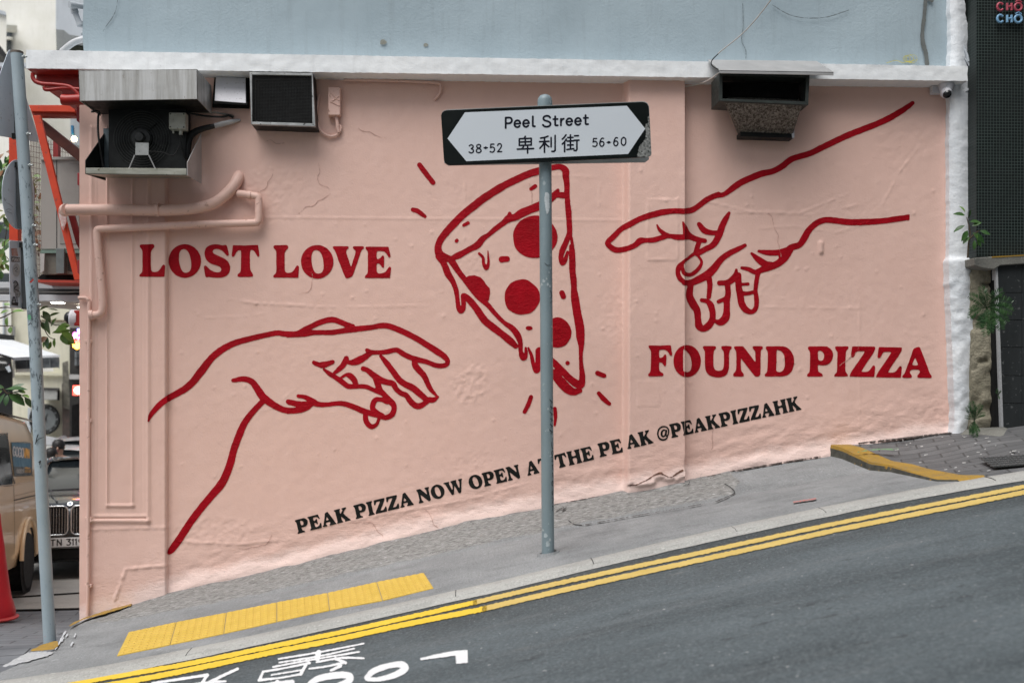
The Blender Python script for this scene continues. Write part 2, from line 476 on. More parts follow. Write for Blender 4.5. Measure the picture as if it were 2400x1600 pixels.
hz = s.n("SeparateXYZ"); s.lk(s.pos, hz.inputs[0])
wear = s.ramp(hz.outputs["Z"], 0.0, 2.4, 0.02, -0.035)
wear = s.math('ABSOLUTE', s.math('SUBTRACT', hz.outputs["Z"], 2.1))
thr = s.ramp(wear, 0.2, 1.3, 0.10, -0.02)
g = s.math('ADD', s.noise(19, 8, 0.75, s.mapped((1.4, 1.4, 0.5))), thr)
c = s.mix(s.ramp(g, 0.62, 0.645), c, (0.10, 0.125, 0.14))
c = s.mix(s.ramp(s.noise(60, 4, 0.7), 0.68, 0.7, 0, 0.9), c, (0.05, 0.05, 0.055))
c = s.mix(s.ramp(s.noise(13, 3, 0.6), 0.74, 0.75, 0, 0.8), c, (0.45, 0.05, 0.04))
M_POLE2 = s.done(c, 0.5, s.bump(g, 0.3, 0.004), spec=0.35)
M_SIGNBACK = mk("dull_aluminium_sign_back", (0.58, 0.64, 0.71), (0.50, 0.56, 0.62), 3, 0.5, 0.04, 30, 0.0, spots=26, spot_c=(0.40, 0.44, 0.48))
M_SIGNBLACK = mk("black_sign_film", (0.006, 0.009, 0.008), (0.004, 0.006, 0.006), 5, 0.4, 0.02, 40, spec=0.12)
M_SIGNWHITE = mk("reflective_white_sign_film", (0.58, 0.63, 0.67), (0.555, 0.60, 0.645), 1.5, 0.4, 0.0)
M_SIGNINK = mk("navy_black_sign_ink", (0.008, 0.010, 0.018), (0.008, 0.010, 0.018), 5, 0.5, 0.0, spec=0.1)
M_ALU = mk("bare_aluminium", (0.42, 0.45, 0.45), (0.32, 0.35, 0.35), 5, 0.45, 0.05, 40, 0.5)

# ------------------------------------------------------------------ ground heights (X along the wall, Y away from the camera)
def curve(px, Y):
    P = np.array([PYa(np.array(a), np.array(b), Y) for a, b in px])
    return P[:, 0], P[:, 2]
def ext(x, xs, zs, ls, rs):
    x = np.asarray(x, float)
    z = np.interp(x, xs, zs)
    z = np.where(x < xs[0], zs[0] + (x - xs[0]) * ls, z)
    return np.where(x > xs[-1], zs[-1] + (x - xs[-1]) * rs, z)
_W = curve([(192, 1454), (266, 1430), (306, 1420), (398, 1391), (511, 1365.7), (613, 1343), (715, 1318), (800, 1297), (936, 1263), (1089, 1226), (1268, 1192), (1304, 1181), (1447, 1155), (1600, 1129), (1719, 1104), (1838, 1083), (1940, 1068), (2230, 1020)], 0.0)
_B = curve([(163, 1480), (306, 1451), (443, 1430), (558, 1410), (715, 1372), (800, 1357), (991, 1310), (1192, 1270), (1362, 1234), (1600, 1190), (1719, 1162), (2100, 1090)], -0.55)
_K = curve([(11, 1590), (113, 1580), (213, 1567), (293, 1552), (391, 1531), (460, 1515), (800, 1436), (936, 1410), (1066, 1384), (1175, 1364), (1275, 1338), (1379, 1311), (1481, 1287), (1600, 1258), (1716, 1231), (1917, 1190), (2043, 1165), (2179, 1140), (2315, 1118), (2400, 1103)], -1.72)
_G = curve([(107, 1600), (176, 1587), (264, 1568), (342, 1550), (460, 1529), (800, 1457), (936, 1431), (1072, 1403), (1175, 1380), (1304, 1350), (1389, 1330), (1481, 1310), (1600, 1283), (1722, 1254), (1930, 1210), (2111, 1175), (2247, 1148), (2400, 1122)], -1.87)
def smooth_curve(c, deg=4):
    p = np.polyfit(c[0], c[1], deg)
    xs = np.linspace(c[0][0], c[0][-1], 40)
    zs = np.polyval(p, xs)
    return xs, 0.75 * zs + 0.25 * np.interp(xs, *c)
_B = smooth_curve(_B); _K = smooth_curve(_K); _G = smooth_curve(_G, 3)
zW = lambda x: ext(x, *_W, 0.1, 0.16)
zB = lambda x: ext(x, *_B, 0.12, 0.19)
zK = lambda x: ext(x, *_K, 0.12, 0.2)
zG = lambda x: np.minimum(ext(x, *_G, 0.15, 0.2), zK(x) - 0.022)

def z_foot(X, Y):
    a, b, c = zW(X), zB(X), zK(X)
    t1 = np.clip(-Y / 0.55, 0, 1); t2 = np.clip((-Y - 0.55) / 1.17, 0, 1)
    return np.where(Y > -0.55, a + (b - a) * t1, b + (c - b) * t2)
def z_road(X, Y):
    return zG(X) + 0.012 * np.clip(-1.87 - Y, 0, 3)
def z_brick(Y, dep=None):
    d = Y + 7.0
    z = np.where(d < 6.3, -0.04, np.where(d < 9.3, -0.04 - 0.165 * (d - 6.3), np.where(d < 14.5, -0.535 - 0.085 * (d - 9.3), -0.977)))
    return z

def hitv(px, py, zf, y0=-6.0, y1=0.0):      # rays against a height field: bisect on Y
    d = rays(np.asarray(px, float), np.asarray(py, float))
    lo = np.full(d.shape[:-1], y0); hi = np.full(d.shape[:-1], y1)
    g = lambda Y: CAM + d * ((Y - CAM[1]) / d[..., 1])[..., None]
    for _ in range(40):
        m = 0.5 * (lo + hi); P = g(m)
        up = P[..., 2] - zf(P[..., 0], m) > 0
        lo = np.where(up, m, lo); hi = np.where(up, hi, m)
    P = g(0.5 * (lo + hi)); P[..., 2] = zf(P[..., 0], P[..., 1])
    return P
def hit(px, py, zf, y0=-6.0, y1=0.0):
    return hitv([px], [py], zf, y0, y1)[0]

# ------------------------------------------------------------------ signed-distance painting in photo pixels, laid on a surface
class Ink:
    def __init__(s): s.it = []
    def st(s, pts, o=(0, 0), k=1.0, smooth=5, r=None):     # stroke of (x, y, radius)
        P = [(o[0] + p[0] / k, o[1] + p[1] / k, (p[2] if len(p) > 2 else r) / k) for p in pts]
        if smooth and len(P) > 2: P = [tuple(q) for q in catmull(P, smooth)]
        s.it.append(('s', P)); return s
    def po(s, pts, o=(0, 0), k=1.0, hole=False, smooth=0):
        P = [(o[0] + p[0] / k, o[1] + p[1] / k) for p in pts]
        if smooth: P = [tuple(q) for q in catmull(P, smooth, True)]
        s.it.append(('h' if hole else 'p', P)); return s
    def el(s, c, rx, ry, o=(0, 0), k=1.0, hole=False, wob=0.0, n=48):
        P = []
        for i in range(n):
            a = 2 * math.pi * i / n
            q = 1 + wob * (math.sin(3 * a + 1) + 0.7 * math.sin(5 * a + 2.2) + 0.5 * math.sin(8 * a))
            P.append((c[0] + rx * q * math.cos(a), c[1] + ry * q * math.sin(a)))
        return s.po(P, o, k, hole)

def poly_sd(X, Y, P):
    d = np.full(X.shape, 1e9); ins = np.zeros(X.shape, bool)
    n = len(P)
    for i in range(n):
        x0, y0 = P[i]; x1, y1 = P[(i + 1) % n]
        ex, ey = x1 - x0, y1 - y0
        L = ex * ex + ey * ey
        if L < 1e-9: continue
        t = np.clip(((X - x0) * ex + (Y - y0) * ey) / L, 0, 1)
        d = np.minimum(d, (X - x0 - t * ex) ** 2 + (Y - y0 - t * ey) ** 2)
        if y0 != y1:
            ins ^= ((y0 > Y) != (y1 > Y)) & (X < (x1 - x0) * (Y - y0) / (y1 - y0) + x0)
    d = np.sqrt(d)
    return np.where(ins, -d, d)

def ink_mesh(name, ink, mat, proj, parent=None, step=1.6, wob=0.5, wscale=7.0, blur=0, seed=3, local=False, chip=0.0):
    xs_ = [p[0] for it in ink.it for p in it[1]]; ys_ = [p[1] for it in ink.it for p in it[1]]
    rad = max([p[2] for it in ink.it if it[0] == 's' for p in it[1]] + [0]) + 4 * step
    gx = np.arange(min(xs_) - rad, max(xs_) + rad + step, step)
    gy = np.arange(min(ys_) - rad, max(ys_) + rad + step, step)
    D = np.full((len(gy), len(gx)), 50.0)
    def win(x0, x1, y0, y1):
        a = max(0, np.searchsorted(gx, x0) - 1); b = np.searchsorted(gx, x1) + 1
        c = max(0, np.searchsorted(gy, y0) - 1); e = np.searchsorted(gy, y1) + 1
        return slice(c, e), slice(a, b)
    for typ, P in ink.it:
        if typ == 's':
            for i in range(max(1, len(P) - 1)):
                x0, y0, r0 = P[i]; x1, y1, r1 = P[min(i + 1, len(P) - 1)]
                m = max(r0, r1) + 4 * step
                W = win(min(x0, x1) - m, max(x0, x1) + m, min(y0, y1) - m, max(y0, y1) + m)
                X, Y = np.meshgrid(gx[W[1]], gy[W[0]])
                ex, ey = x1 - x0, y1 - y0; L = ex * ex + ey * ey
                t = np.clip(((X - x0) * ex + (Y - y0) * ey) / L, 0, 1) if L > 1e-9 else np.zeros_like(X)
                d = np.hypot(X - x0 - t * ex, Y - y0 - t * ey) - (r0 + (r1 - r0) * t)
                D[W] = np.minimum(D[W], d)
        else:
            m = 5 * step
            W = win(min(p[0] for p in P) - m, max(p[0] for p in P) + m, min(p[1] for p in P) - m, max(p[1] for p in P) + m)
            X, Y = np.meshgrid(gx[W[1]], gy[W[0]])
            d = poly_sd(X, Y, P)
            D[W] = np.minimum(D[W], d) if typ == 'p' else np.maximum(D[W], -d)
    for _ in range(blur):
        E = np.pad(np.clip(D, -6 * step, 6 * step), 1, mode='edge')
        D = (E[1:-1, 1:-1] * 4 + E[:-2, 1:-1] + E[2:, 1:-1] + E[1:-1, :-2] + E[1:-1, 2:]) / 8
    if wob or chip:
        X, Y = np.meshgrid(gx, gy)
        if wob: D = D + wob * 2 * (vn(X, Y, wscale, seed, 3) - 0.5)
        if chip: D = np.maximum(D, (vn(X, Y, 5.0, seed + 5, 4) - (1 - chip)) * 60)
    nx = len(gx)
    ins = D < 0
    cnt = ins[:-1, :-1].astype(int) + ins[1:, :-1] + ins[:-1, 1:] + ins[1:, 1:]
    full = np.argwhere(cnt == 4); part = np.argwhere((cnt > 0) & (cnt < 4))
    vid = {}; VX = []; VY = []; faces = []
    def gv(j, i):
        k_ = (j, i)
        if k_ not in vid:
            vid[k_] = len(VX); VX.append(gx[i]); VY.append(gy[j])
        return vid[k_]
    def ev(j0, i0, j1, i1):
        k_ = (j0, i0, j1, i1) if (j0, i0) < (j1, i1) else (j1, i1, j0, i0)
        if k_ not in vid:
            j0, i0, j1, i1 = k_
            a, b = D[j0, i0], D[j1, i1]
            t = min(0.98, max(0.02, a / (a - b)))
            vid[k_] = len(VX); VX.append(gx[i0] + (gx[i1] - gx[i0]) * t); VY.append(gy[j0] + (gy[j1] - gy[j0]) * t)
        return vid[k_]
    for j, i in full.tolist():
        faces.append((gv(j, i), gv(j + 1, i), gv(j + 1, i + 1), gv(j, i + 1)))
    for j, i in part.tolist():
        c = [(j, i), (j + 1, i), (j + 1, i + 1), (j, i + 1)]
        f = []
        for q in range(4):
            a, b = c[q], c[(q + 1) % 4]
            ia, ib = ins[a], ins[b]
            if ia: f.append(gv(*a))
            if ia != ib: f.append(ev(*a, *b))
        if len(f) >= 3: faces.append(tuple(f))
    P = proj(np.array(VX), np.array(VY))
    return link_mesh(name, P, faces, mat, parent, local, smooth=60, recalc=False)

# ------------------------------------------------------------------ the wall relief (height towards the street, metres)
XL = PY(192, 1000, 0.0).x; XR = PY(2262, 600, 0.0).x
DX = 0.01
gX = np.arange(XL, XR + DX, DX); gZ = np.arange(-0.30, 3.90, DX)
GX, GZ = np.meshgrid(gX, gZ)
QX, QY = to_px(np.stack([GX, np.zeros_like(GX), GZ], -1))
H = 0.006 * (vn(GX, GZ, 0.9, 1, 2) - 0.5) + 0.0022 * (vn(GX, GZ, 0.16, 2, 3) - 0.5) + 0.0020 * (vn(GX, GZ, 0.045, 3, 2) - 0.5)
def seg(x0, y0, x1, y1, w_, h_, ragged=0.0, soft=1.5, sd=5):
    global H
    m = (QX > min(x0, x1) - w_ - 8) & (QX < max(x0, x1) + w_ + 8) & (QY > min(y0, y1) - w_ - 8) & (QY < max(y0, y1) + w_ + 8)
    X = QX[m]; Y = QY[m]
    ex, ey = x1 - x0, y1 - y0
    t = np.clip(((X - x0) * ex + (Y - y0) * ey) / max(1e-6, ex * ex + ey * ey), 0, 1)
    d = np.hypot(X - x0 - t * ex, Y - y0 - t * ey)
    k = 1 - sstep(w_ - soft, w_ + soft, d)
    if ragged: k = k * np.clip(1 + ragged * 3 * (vn(X, Y, 9, sd, 2) - 0.5), 0, 1.6)
    H[m] = H[m] + h_ * k
def blob(cx, cy, rx, ry, amp, sc_, sd=6, base=0.0):
    global H
    d = np.hypot((QX - cx) / rx, (QY - cy) / ry) + 0.5 * (vn(QX, QY, 24, sd + 3, 2) - 0.5)
    k = 1 - sstep(0.55, 1.05, d)
    H += k * (base + amp * (vn(QX, QY, sc_, sd, 4) - 0.45))
# plaster patches, lumps, scars
for (cx, cy, rx, ry, amp, scl) in [(1100, 902, 62, 58, 0.034, 12), (640, 430, 120, 60, 0.022, 12), (720, 330, 110, 60, 0.016, 14), (600, 500, 140, 40, 0.018, 9), (880, 270, 60, 50, 0.012, 10), (1070, 450, 90, 60, 0.010, 8), (1250, 640, 180, 90, 0.006, 9), (1110, 620, 60, 40, 0.016, 9), (1440, 740, 60, 90, 0.014, 9), (1100, 1100, 80, 50, 0.016, 9), (1960, 500, 170, 40, 0.010, 14), (2120, 330, 90, 110, 0.014, 16), (1750, 650, 140, 60, 0.010, 10), (1960, 720, 160, 70, 0.008, 16), (2150, 840, 60, 110, 0.010, 12), (700, 830, 160, 70, 0.007, 14), (500, 1240, 130, 40, 0.024, 11), (2180, 960, 70, 40, 0.018, 9)]:
    blob(cx, cy, rx, ry, amp * 0.34, scl * 0.6, int(cx) % 31)
seg(612, 510, 1455, 517, 1.6, 0.0035)
for pts, h_ in [(((537, 700), (600, 711), (680, 714), (762, 720)), 0.008), (((480, 745), (560, 742), (620, 735)), 0.004), (((1650, 470), (1760, 497), (1880, 498), (1985, 455)), 0.006), (((1720, 497), (1900, 503), (2010, 480)), 0.004), (((2068, 480), (2110, 400), (2150, 350)), 0.005), (((1780, 535), (1860, 530), (1960, 545), (2040, 520)), 0.004), (((2015, 700), (2015, 1000)), 0.004), (((1790, 720), (2020, 722)), 0.004), (((1840, 1015), (2030, 1018)), 0.004), (((560, 980), (640, 955), (700, 905)), 0.004), (((1405, 430), (1405, 500)), 0.006), (((1240, 410), (1400, 415)), 0.004), (((1090, 430), (1090, 560)), 0.005), (((770, 720), (1010, 716)), 0.004), (((420, 1268), (560, 1275), (680, 1262)), 0.010), (((720, 1240), (900, 1205), (1100, 1170), (1240, 1130)), 0.008)]:
    for a, b in zip(pts[:-1], pts[1:]): seg(*a, *b, 2.0, h_ * 0.42, 1.0)
for (x0, y0, x1, y1, h_) in [(1512, 472, 1582, 613, 0.0022), (1489, 894, 1539, 951, 0.0012), (1920, 566, 1928, 594, 0.014)]:
    H += h_ * sstep(x0 - 2, x0 + 1, QX) * (1 - sstep(x1 - 1, x1 + 2, QX)) * sstep(y0 - 2, y0 + 1, QY) * (1 - sstep(y1 - 1, y1 + 2, QY))
    if x1 - x0 > 20:
        for a in ((x0, y0, x1, y0), (x0, y1, x1, y1), (x0, y0, x0, y1), (x1, y0, x1, y1)): seg(*a, 1.8, 0.0022 if x0 > 1500 else 0.0008, 1.2)
for _ in range(130):      # nail heads and drips under the paint
    cx, cy = rng.uniform(400, 2200), rng.uniform(330, 1120)
    m = (np.abs(QX - cx) < 8) & (np.abs(QY - cy) < 8)
    H[m] += rng.uniform(0.0015, 0.005) * (1 - sstep(1.5, rng.uniform(3.5, 5.5), np.hypot(QX[m] - cx, QY[m] - cy)))
BH = GZ - zW(GX)
low = 1 - sstep(0.10, 0.50, BH + 0.12 * (vn(GX, GZ, 0.3, 9, 2) - 0.5))
low *= (QX > 395)
H += low * 0.014 * (vn(GX * 0.45, GZ - 0.2 * GX, 0.05, 12, 5) - 0.45)
kick = 1 - sstep(0.0, 0.11, BH + 0.07 * (vn(GX, GZ, 0.25, 14, 3) - 0.5))
H += 0.018 * kick * (QX > 395)
# pilasters
pl = 1 - sstep(393, 395.5, QX)
H += 0.045 * pl
lip = 1.0 - sstep(-3, 3, QY - (1290 + 0 * QX))
prr = sstep(1459, 1471, QX) * (1 - sstep(1599.0, 1601.5, QX))
cut = sstep(1118, 1128, QY + 12 * (vn(QX, QY, 20, 21, 3) - 0.5) - 0.0 * QX)
cutb = sstep(0.0, 1.0, (QY - (1133 - 0.15 * (QX - 1470))) / 6 + 3 * (vn(QX, QY, 18, 22, 3) - 0.5))
H += 0.085 * prr * (1 - 0.30 * cutb)
# raised panel on the corner pilaster
def ridge_v(x, w_, h_, y0, y1):
    global H
    H += h_ * (1 - sstep(w_ - 1.2, w_ + 1.2, np.abs(QX - x))) * sstep(y0 - 2, y0 + 2, QY) * (1 - sstep(y1 - 2, y1 + 2, QY))
def ridge_h(y, w_, h_, x0, x1):
    global H
    H += h_ * (1 - sstep(w_ - 1.2, w_ + 1.2, np.abs(QY - y))) * sstep(x0 - 2, x0 + 2, QX) * (1 - sstep(x1 - 2, x1 + 2, QX))
ridge_v(221, 4, 0.013, 300, 1221); ridge_v(229, 2, 0.006, 300, 1208); ridge_v(353, 4, 0.013, 300, 1221); ridge_v(345, 2, 0.006, 300, 1208)
ridge_h(1218, 4, 0.013, 217, 357); ridge_h(1207, 2.5, 0.008, 226, 349)
ridge_v(258, 2.2, 0.010, 300, 1184); ridge_v(317, 2.2, 0.010, 300, 1184); ridge_h(1182, 3.0, 0.012, 256, 320)
for a, b in zip([(300, 1330), (322, 1328), (358, 1324), (395, 1322)], [(322, 1328), (358, 1324), (395, 1322), (396, 1322)]): seg(*a, *b, 2.5, 0.006, 0.8)
seg(300, 1330, 275, 1400, 3, 0.006, 1.0)
seg(215, 1238, 395, 1233, 2.5, 0.004, 0.8)

def hgt(X, Z):
    u = np.clip((np.asarray(X) - gX[0]) / DX, 0, len(gX) - 1.001); v = np.clip((np.asarray(Z) - gZ[0]) / DX, 0, len(gZ) - 1.001)
    i = u.astype(int); j = v.astype(int); a = u - i; b = v - j
    return (H[j, i] * (1 - a) + H[j, i + 1] * a) * (1 - b) + (H[j + 1, i] * (1 - a) + H[j + 1, i + 1] * a) * b
def on_wall(px, py, lift=0.0025):
    Y = np.full(px.shape, -0.10)
    for _ in range(4):
        P = PYa(px, py, Y)
        Y = -hgt(P[:, 0], P[:, 2])
    P = PYa(px, py, Y)
    P[:, 1] -= lift
    return P

# ------------------------------------------------------------------ the painted building
BLD = thing("building", "pink painted corner building with a red pizza mural under a blue grey upper wall", "building", (XL + 3, 0, 0))
def wall_part(name, m, mat):
    ok = m
    idx = -np.ones(GX.shape, int)
    cells = ok[:-1, :-1] & ok[1:, :-1] & ok[:-1, 1:] & ok[1:, 1:]
    jj, ii = np.nonzero(cells)
    quads = np.stack([jj * GX.shape[1] + ii, jj * GX.shape[1] + ii + 1, (jj + 1) * GX.shape[1] + ii + 1, (jj + 1) * GX.shape[1] + ii], 1)
    used, inv = np.unique(quads, return_inverse=True)
    V = np.stack([GX.ravel()[used], -H.ravel()[used], GZ.ravel()[used]], 1)
    return link_mesh(name, V, inv.reshape(-1, 4), mat, BLD, smooth=80, attrs={"bh": BH.ravel()[used]}, recalc=False)
vis = (BH > -0.25) & (QY > 138 + 0.0154 * (QX - 61))
iL = int(np.argmin(np.abs(QX[200] - 396))); iA = int(np.argmin(np.abs(QX[200] - 1457))); iB = int(np.argmin(np.abs(QX[200] - 1602)))
ci = np.arange(GX.shape[1])[None, :] + 0 * GX.astype(int)
wall_part("corner_pilaster", vis & (ci <= iL), M_PINK)
wall_part("wall", vis & (ci >= iL) & (ci <= iA), M_PINK)
wall_part("pilaster", vis & (ci >= iA) & (ci <= iB), M_PINK)
wall_part("wall", vis & (ci >= iB), M_PINK)
# body of the building behind the painted face: side walls and back, closed volume
XE = PY(2300, 600, 0).x
MB().box((XL, 0.03, -1.4), (XE, 6.0, 3.72)).build("rear_walls", M_PINK, BLD)
MB().box((XL, -0.03, -1.0), (XL + 0.02, 0.03, 3.72)).build("corner_edge", M_PINK, BLD)
# ------------------------------------------------------------------ the mural: pizza slice, two hands, lettering
A = dict(o=(330, 720), k=2.6125); B = dict(o=(680, 720), k=5.2275); C = dict(o=(950, 370), k=5.2267)
D_ = dict(o=(1000, 560), k=3.4844); E = dict(o=(1400, 460), k=4.7511); G_ = dict(o=(1680, 220), k=3.7333)

hl = Ink()
hl.st([(47, 695, 6), (60, 662, 13), (80, 635, 16), (120, 592, 18), (175, 553, 19), (225, 525, 20), (272, 498, 21), (320, 455, 22), (375, 385, 24), (430, 315, 21), (475, 275, 21), (520, 245, 20), (570, 221, 19), (620, 205, 18), (720, 180, 17), (830, 157, 16), (880, 163, 17), (950, 163, 16), (1020, 152, 16)], **A)
hl.st([(-30, 335, 33), (60, 330, 36), (160, 322, 40), (225, 312, 40), (300, 308, 30), (400, 308, 30), (520, 307, 32), (600, 295, 32), (750, 272, 36), (900, 256, 34), (1000, 245, 31), (1100, 226, 34), (1190, 226, 35), (1320, 270, 36), (1450, 330, 36), (1560, 388, 36), (1700, 475, 38), (1800, 540, 40), (1885, 598, 36), (1928, 655, 30), (1915, 700, 28), (1860, 716, 29), (1780, 708, 30), (1680, 670, 30), (1560, 640, 34), (1480, 615, 32), (1400, 578, 34), (1300, 522, 30), (1180, 545, 30), (1060, 552, 26), (990, 550, 28), (942, 526, 24)], **B)
hl.st([(90, 310, 20), (170, 275, 30), (250, 238, 32), (400, 172, 34), (530, 153, 35), (640, 190, 32), (710, 222, 36), (765, 238, 34)], **B)
hl.st([(985, 560, 30), (900, 618, 40), (830, 655, 46), (760, 675, 34), (715, 672, 26)], **B)
hl.st([(690, 625, 31), (650, 705, 34), (590, 765, 28), (545, 800, 20)], **B)
hl.po([(266, 665), (285, 648), (360, 672), (440, 660), (525, 642), (548, 658), (540, 690), (430, 738), (380, 745), (300, 712), (270, 690)], **B)
hl.st([(415, 760, 14), (480, 810, 28), (560, 860, 30), (640, 915, 33), (710, 965, 32), (790, 968, 29), (880, 966, 27), (940, 975, 28), (1010, 1005, 26), (1085, 1035, 29), (1130, 1060, 24)], **B)
hl.st([(618, 868, 13), (680, 828, 20), (735, 838, 36), (780, 882, 36), (805, 935, 32)], **B)
hl.st([(895, 750, 30), (950, 772, 32), (1020, 830, 38), (1090, 880, 42), (1180, 915, 36), (1260, 935, 36), (1300, 1000, 32), (1360, 1050, 32), (1425, 1078, 32), (1470, 1145, 36), (1535, 1202, 38), (1595, 1205, 36), (1655, 1168, 32), (1700, 1132, 34), (1755, 1132, 32), (1812, 1094, 15)], **B)
hl.st([(1112, 598, 20), (1180, 680, 34), (1250, 770, 36), (1330, 880, 38), (1400, 935, 38), (1500, 985, 42), (1580, 1050, 40), (1660, 1120, 36)], **B)
hl.st([(1520, 650, 32), (1532, 710, 38), (1580, 770, 38), (1640, 835, 36), (1680, 920, 32), (1720, 1000, 28), (1795, 1082, 14)], **B)
hl.st([(1040, 850, 36), (1070, 930, 38), (1100, 1010, 36), (1150, 1065, 32), (1205, 1130, 40), (1258, 1180, 38), (1275, 1240, 32), (1248, 1310, 34), (1180, 1347, 32), (1110, 1342, 24)], **B)
hl.st([(1190, 1150, 36), (1120, 1130, 28), (1055, 1128, 30), (1018, 1175, 34), (1012, 1235, 32), (1060, 1290, 34), (1135, 1322, 24)], **B)
hl.st([(100, 1085, 22), (190, 1102, 28), (280, 1155, 40), (340, 1185, 34), (450, 1190, 28), (560, 1176, 28), (660, 1180, 32), (780, 1218, 34), (900, 1270, 36), (1000, 1300, 34), (1105, 1325, 36)], **B)
hl.st([(-10, 1160, 34), (130, 1190, 36), (250, 1185, 38)], **B)
hl.st([(-25, 1272, 32), (100, 1252, 36), (240, 1190, 36)], **B)
hl.st([(925, 1290, 30), (925, 1370, 32), (955, 1430, 34), (1005, 1460, 30), (1060, 1430, 22), (1085, 1370, 20)], **B)
hl.st([(566, 447, 12), (630, 438, 17), (680, 455, 19), (715, 500, 22), (750, 550, 24), (810, 595, 21), (870, 625, 19), (925, 632, 18), (985, 625, 18), (1025, 608, 18)], **A)
hl.st([(902, 577, 15), (970, 588, 14), (1030, 592, 17)], **A)
hl.st([(750, 572, 17), (695, 630, 18), (640, 700, 20), (605, 775, 22), (570, 870, 22), (550, 950, 23), (520, 1030, 24), (490, 1085, 25), (430, 1155, 23), (360, 1240, 22), (300, 1320, 22), (245, 1405, 22), (195, 1475, 21), (174, 1500, 12)], **A)
ink_mesh("reaching_hand_drawing", hl, M_RED, on_wall, BLD)["label"] = "red outlined hand reaching up from the left with index finger out"

hr = Ink()
hr.st([(1712, 82, 18), (1640, 135, 24), (1520, 207, 27), (1400, 264, 26), (1250, 322, 27), (1130, 370, 27), (1020, 422, 27), (900, 480, 26), (820, 520, 26), (700, 556, 26), (640, 580, 27), (560, 642, 27), (480, 680, 26), (400, 697, 28), (300, 735, 28), (200, 782, 28), (130, 832, 26), (60, 880, 20), (0, 887, 24)], **G_)
hr.st([(1345, -18, 32), (1285, 5, 30), (1210, 45, 32), (1120, 112, 30), (1050, 155, 32), (960, 167, 31), (850, 165, 30), (720, 180, 34), (600, 210, 34), (480, 250, 32), (350, 318, 33), (260, 370, 30), (180, 450, 32), (118, 510, 30), (130, 550, 30), (210, 598, 32), (320, 585, 30), (420, 545, 30), (475, 498, 36), (540, 490, 26), (620, 488, 30), (720, 460, 28), (800, 442, 24), (880, 455, 31), (960, 455, 32)], **E)
hr.st([(665, 322, 10), (690, 370, 18), (740, 415, 26), (800, 445, 24)], **E)
hr.st([(952, 290, 10), (975, 350, 26), (1000, 415, 34), (1050, 455, 32), (1120, 482, 30), (1198, 496, 24)], **E)
hr.po([(952, 300), (975, 340), (1010, 420), (1050, 480), (985, 484), (952, 480)], **E)
hr.st([(1135, 500, 26), (1112, 570, 28), (1092, 630, 26)], **E)
hr.st([(1078, 640, 20), (1010, 690, 16), (955, 735, 20), (908, 790, 30), (896, 850, 27), (918, 912, 28), (960, 950, 26)], **E)
hr.st([(1115, 655, 14), (1160, 728, 15), (1130, 800, 22), (1062, 862, 22), (1005, 872, 22), (962, 850, 24), (950, 800, 16), (955, 765, 8)], **E)
hr.st([(1110, 640, 30), (1200, 590, 31), (1290, 540, 34), (1350, 440, 38), (1390, 330, 36), (1430, 250, 30), (1465, 187, 18)], **E)
hr.st([(1132, 312, 26), (1190, 380, 34), (1260, 405, 28), (1340, 408, 28)], **E)
hr.st([(1642, 547, 20), (1560, 590, 28), (1460, 640, 32), (1380, 700, 34), (1300, 800, 42), (1230, 870, 46), (1140, 920, 42), (1050, 960, 36), (965, 963, 26)], **E)
hr.st([(1245, 920, 32), (1252, 1000, 30), (1240, 1118, 26)], **E)
hr.st([(1040, 985, 32), (1025, 1100, 40), (1060, 1190, 44), (1108, 1270, 40), (1120, 1370, 36), (1130, 1440, 42), (1172, 1475, 34), (1232, 1445, 40), (1275, 1380, 36), (1283, 1300, 34), (1260, 1210, 36), (1222, 1168, 26), (1162, 1157, 22)], **E)
hr.st([(1360, 965, 28), (1440, 960, 30), (1500, 930, 36), (1538, 875, 28), (1547, 820, 15)], **E)
hr.st([(1448, 980, 32), (1455, 1080, 32), (1440, 1160, 36), (1440, 1260, 36), (1428, 1350, 44), (1370, 1402, 38), (1312, 1390, 20)], **E)
hr.st([(1348, 1172, 22), (1400, 1152, 24), (1445, 1135, 34)], **E)
hr.st([(1568, 880, 34), (1572, 1000, 36), (1590, 1100, 38), (1605, 1190, 38), (1650, 1260, 36), (1720, 1286, 26), (1765, 1240, 26), (1772, 1150, 28), (1760, 1050, 24), (1770, 950, 26), (1788, 860, 26)], **E)
hr.st([(1610, 980, 16), (1678, 976, 18)], **E); hr.st([(1620, 1082, 26), (1680, 1080, 22), (1760, 1060, 20)], **E)
hr.st([(1607, 798, 17), (1680, 810, 24), (1750, 842, 26), (1800, 842, 26)], **E)
hr.st([(1780, 838, 26), (1880, 800, 38), (1990, 760, 38), (2080, 690, 42), (2145, 600, 36)], **E)
hr.st([(1717, 637, 14), (1790, 702, 34), (1870, 757, 40), (1930, 765, 36)], **E)
hr.st([(1797, 612, 16), (1900, 627, 30), (2020, 625, 32), (2135, 585, 28)], **E)
hr.st([(565, 1420, 26), (610, 1382, 30), (650, 1345, 28), (720, 1322, 27), (760, 1270, 30), (800, 1200, 28), (860, 1140, 26), (930, 1107, 26), (1000, 1105, 26), (1150, 1122, 27), (1300, 1121, 27), (1450, 1112, 25), (1570, 1095, 25), (1662, 1082, 24)], **G_)
hr.po([(1650, 1058), (1685, 1056), (1685, 1106), (1650, 1108)], **G_)
ink_mesh("reaching_hand_drawing", hr, M_RED, on_wall, BLD)["label"] = "red outlined hand reaching down from the right with curled fingers"

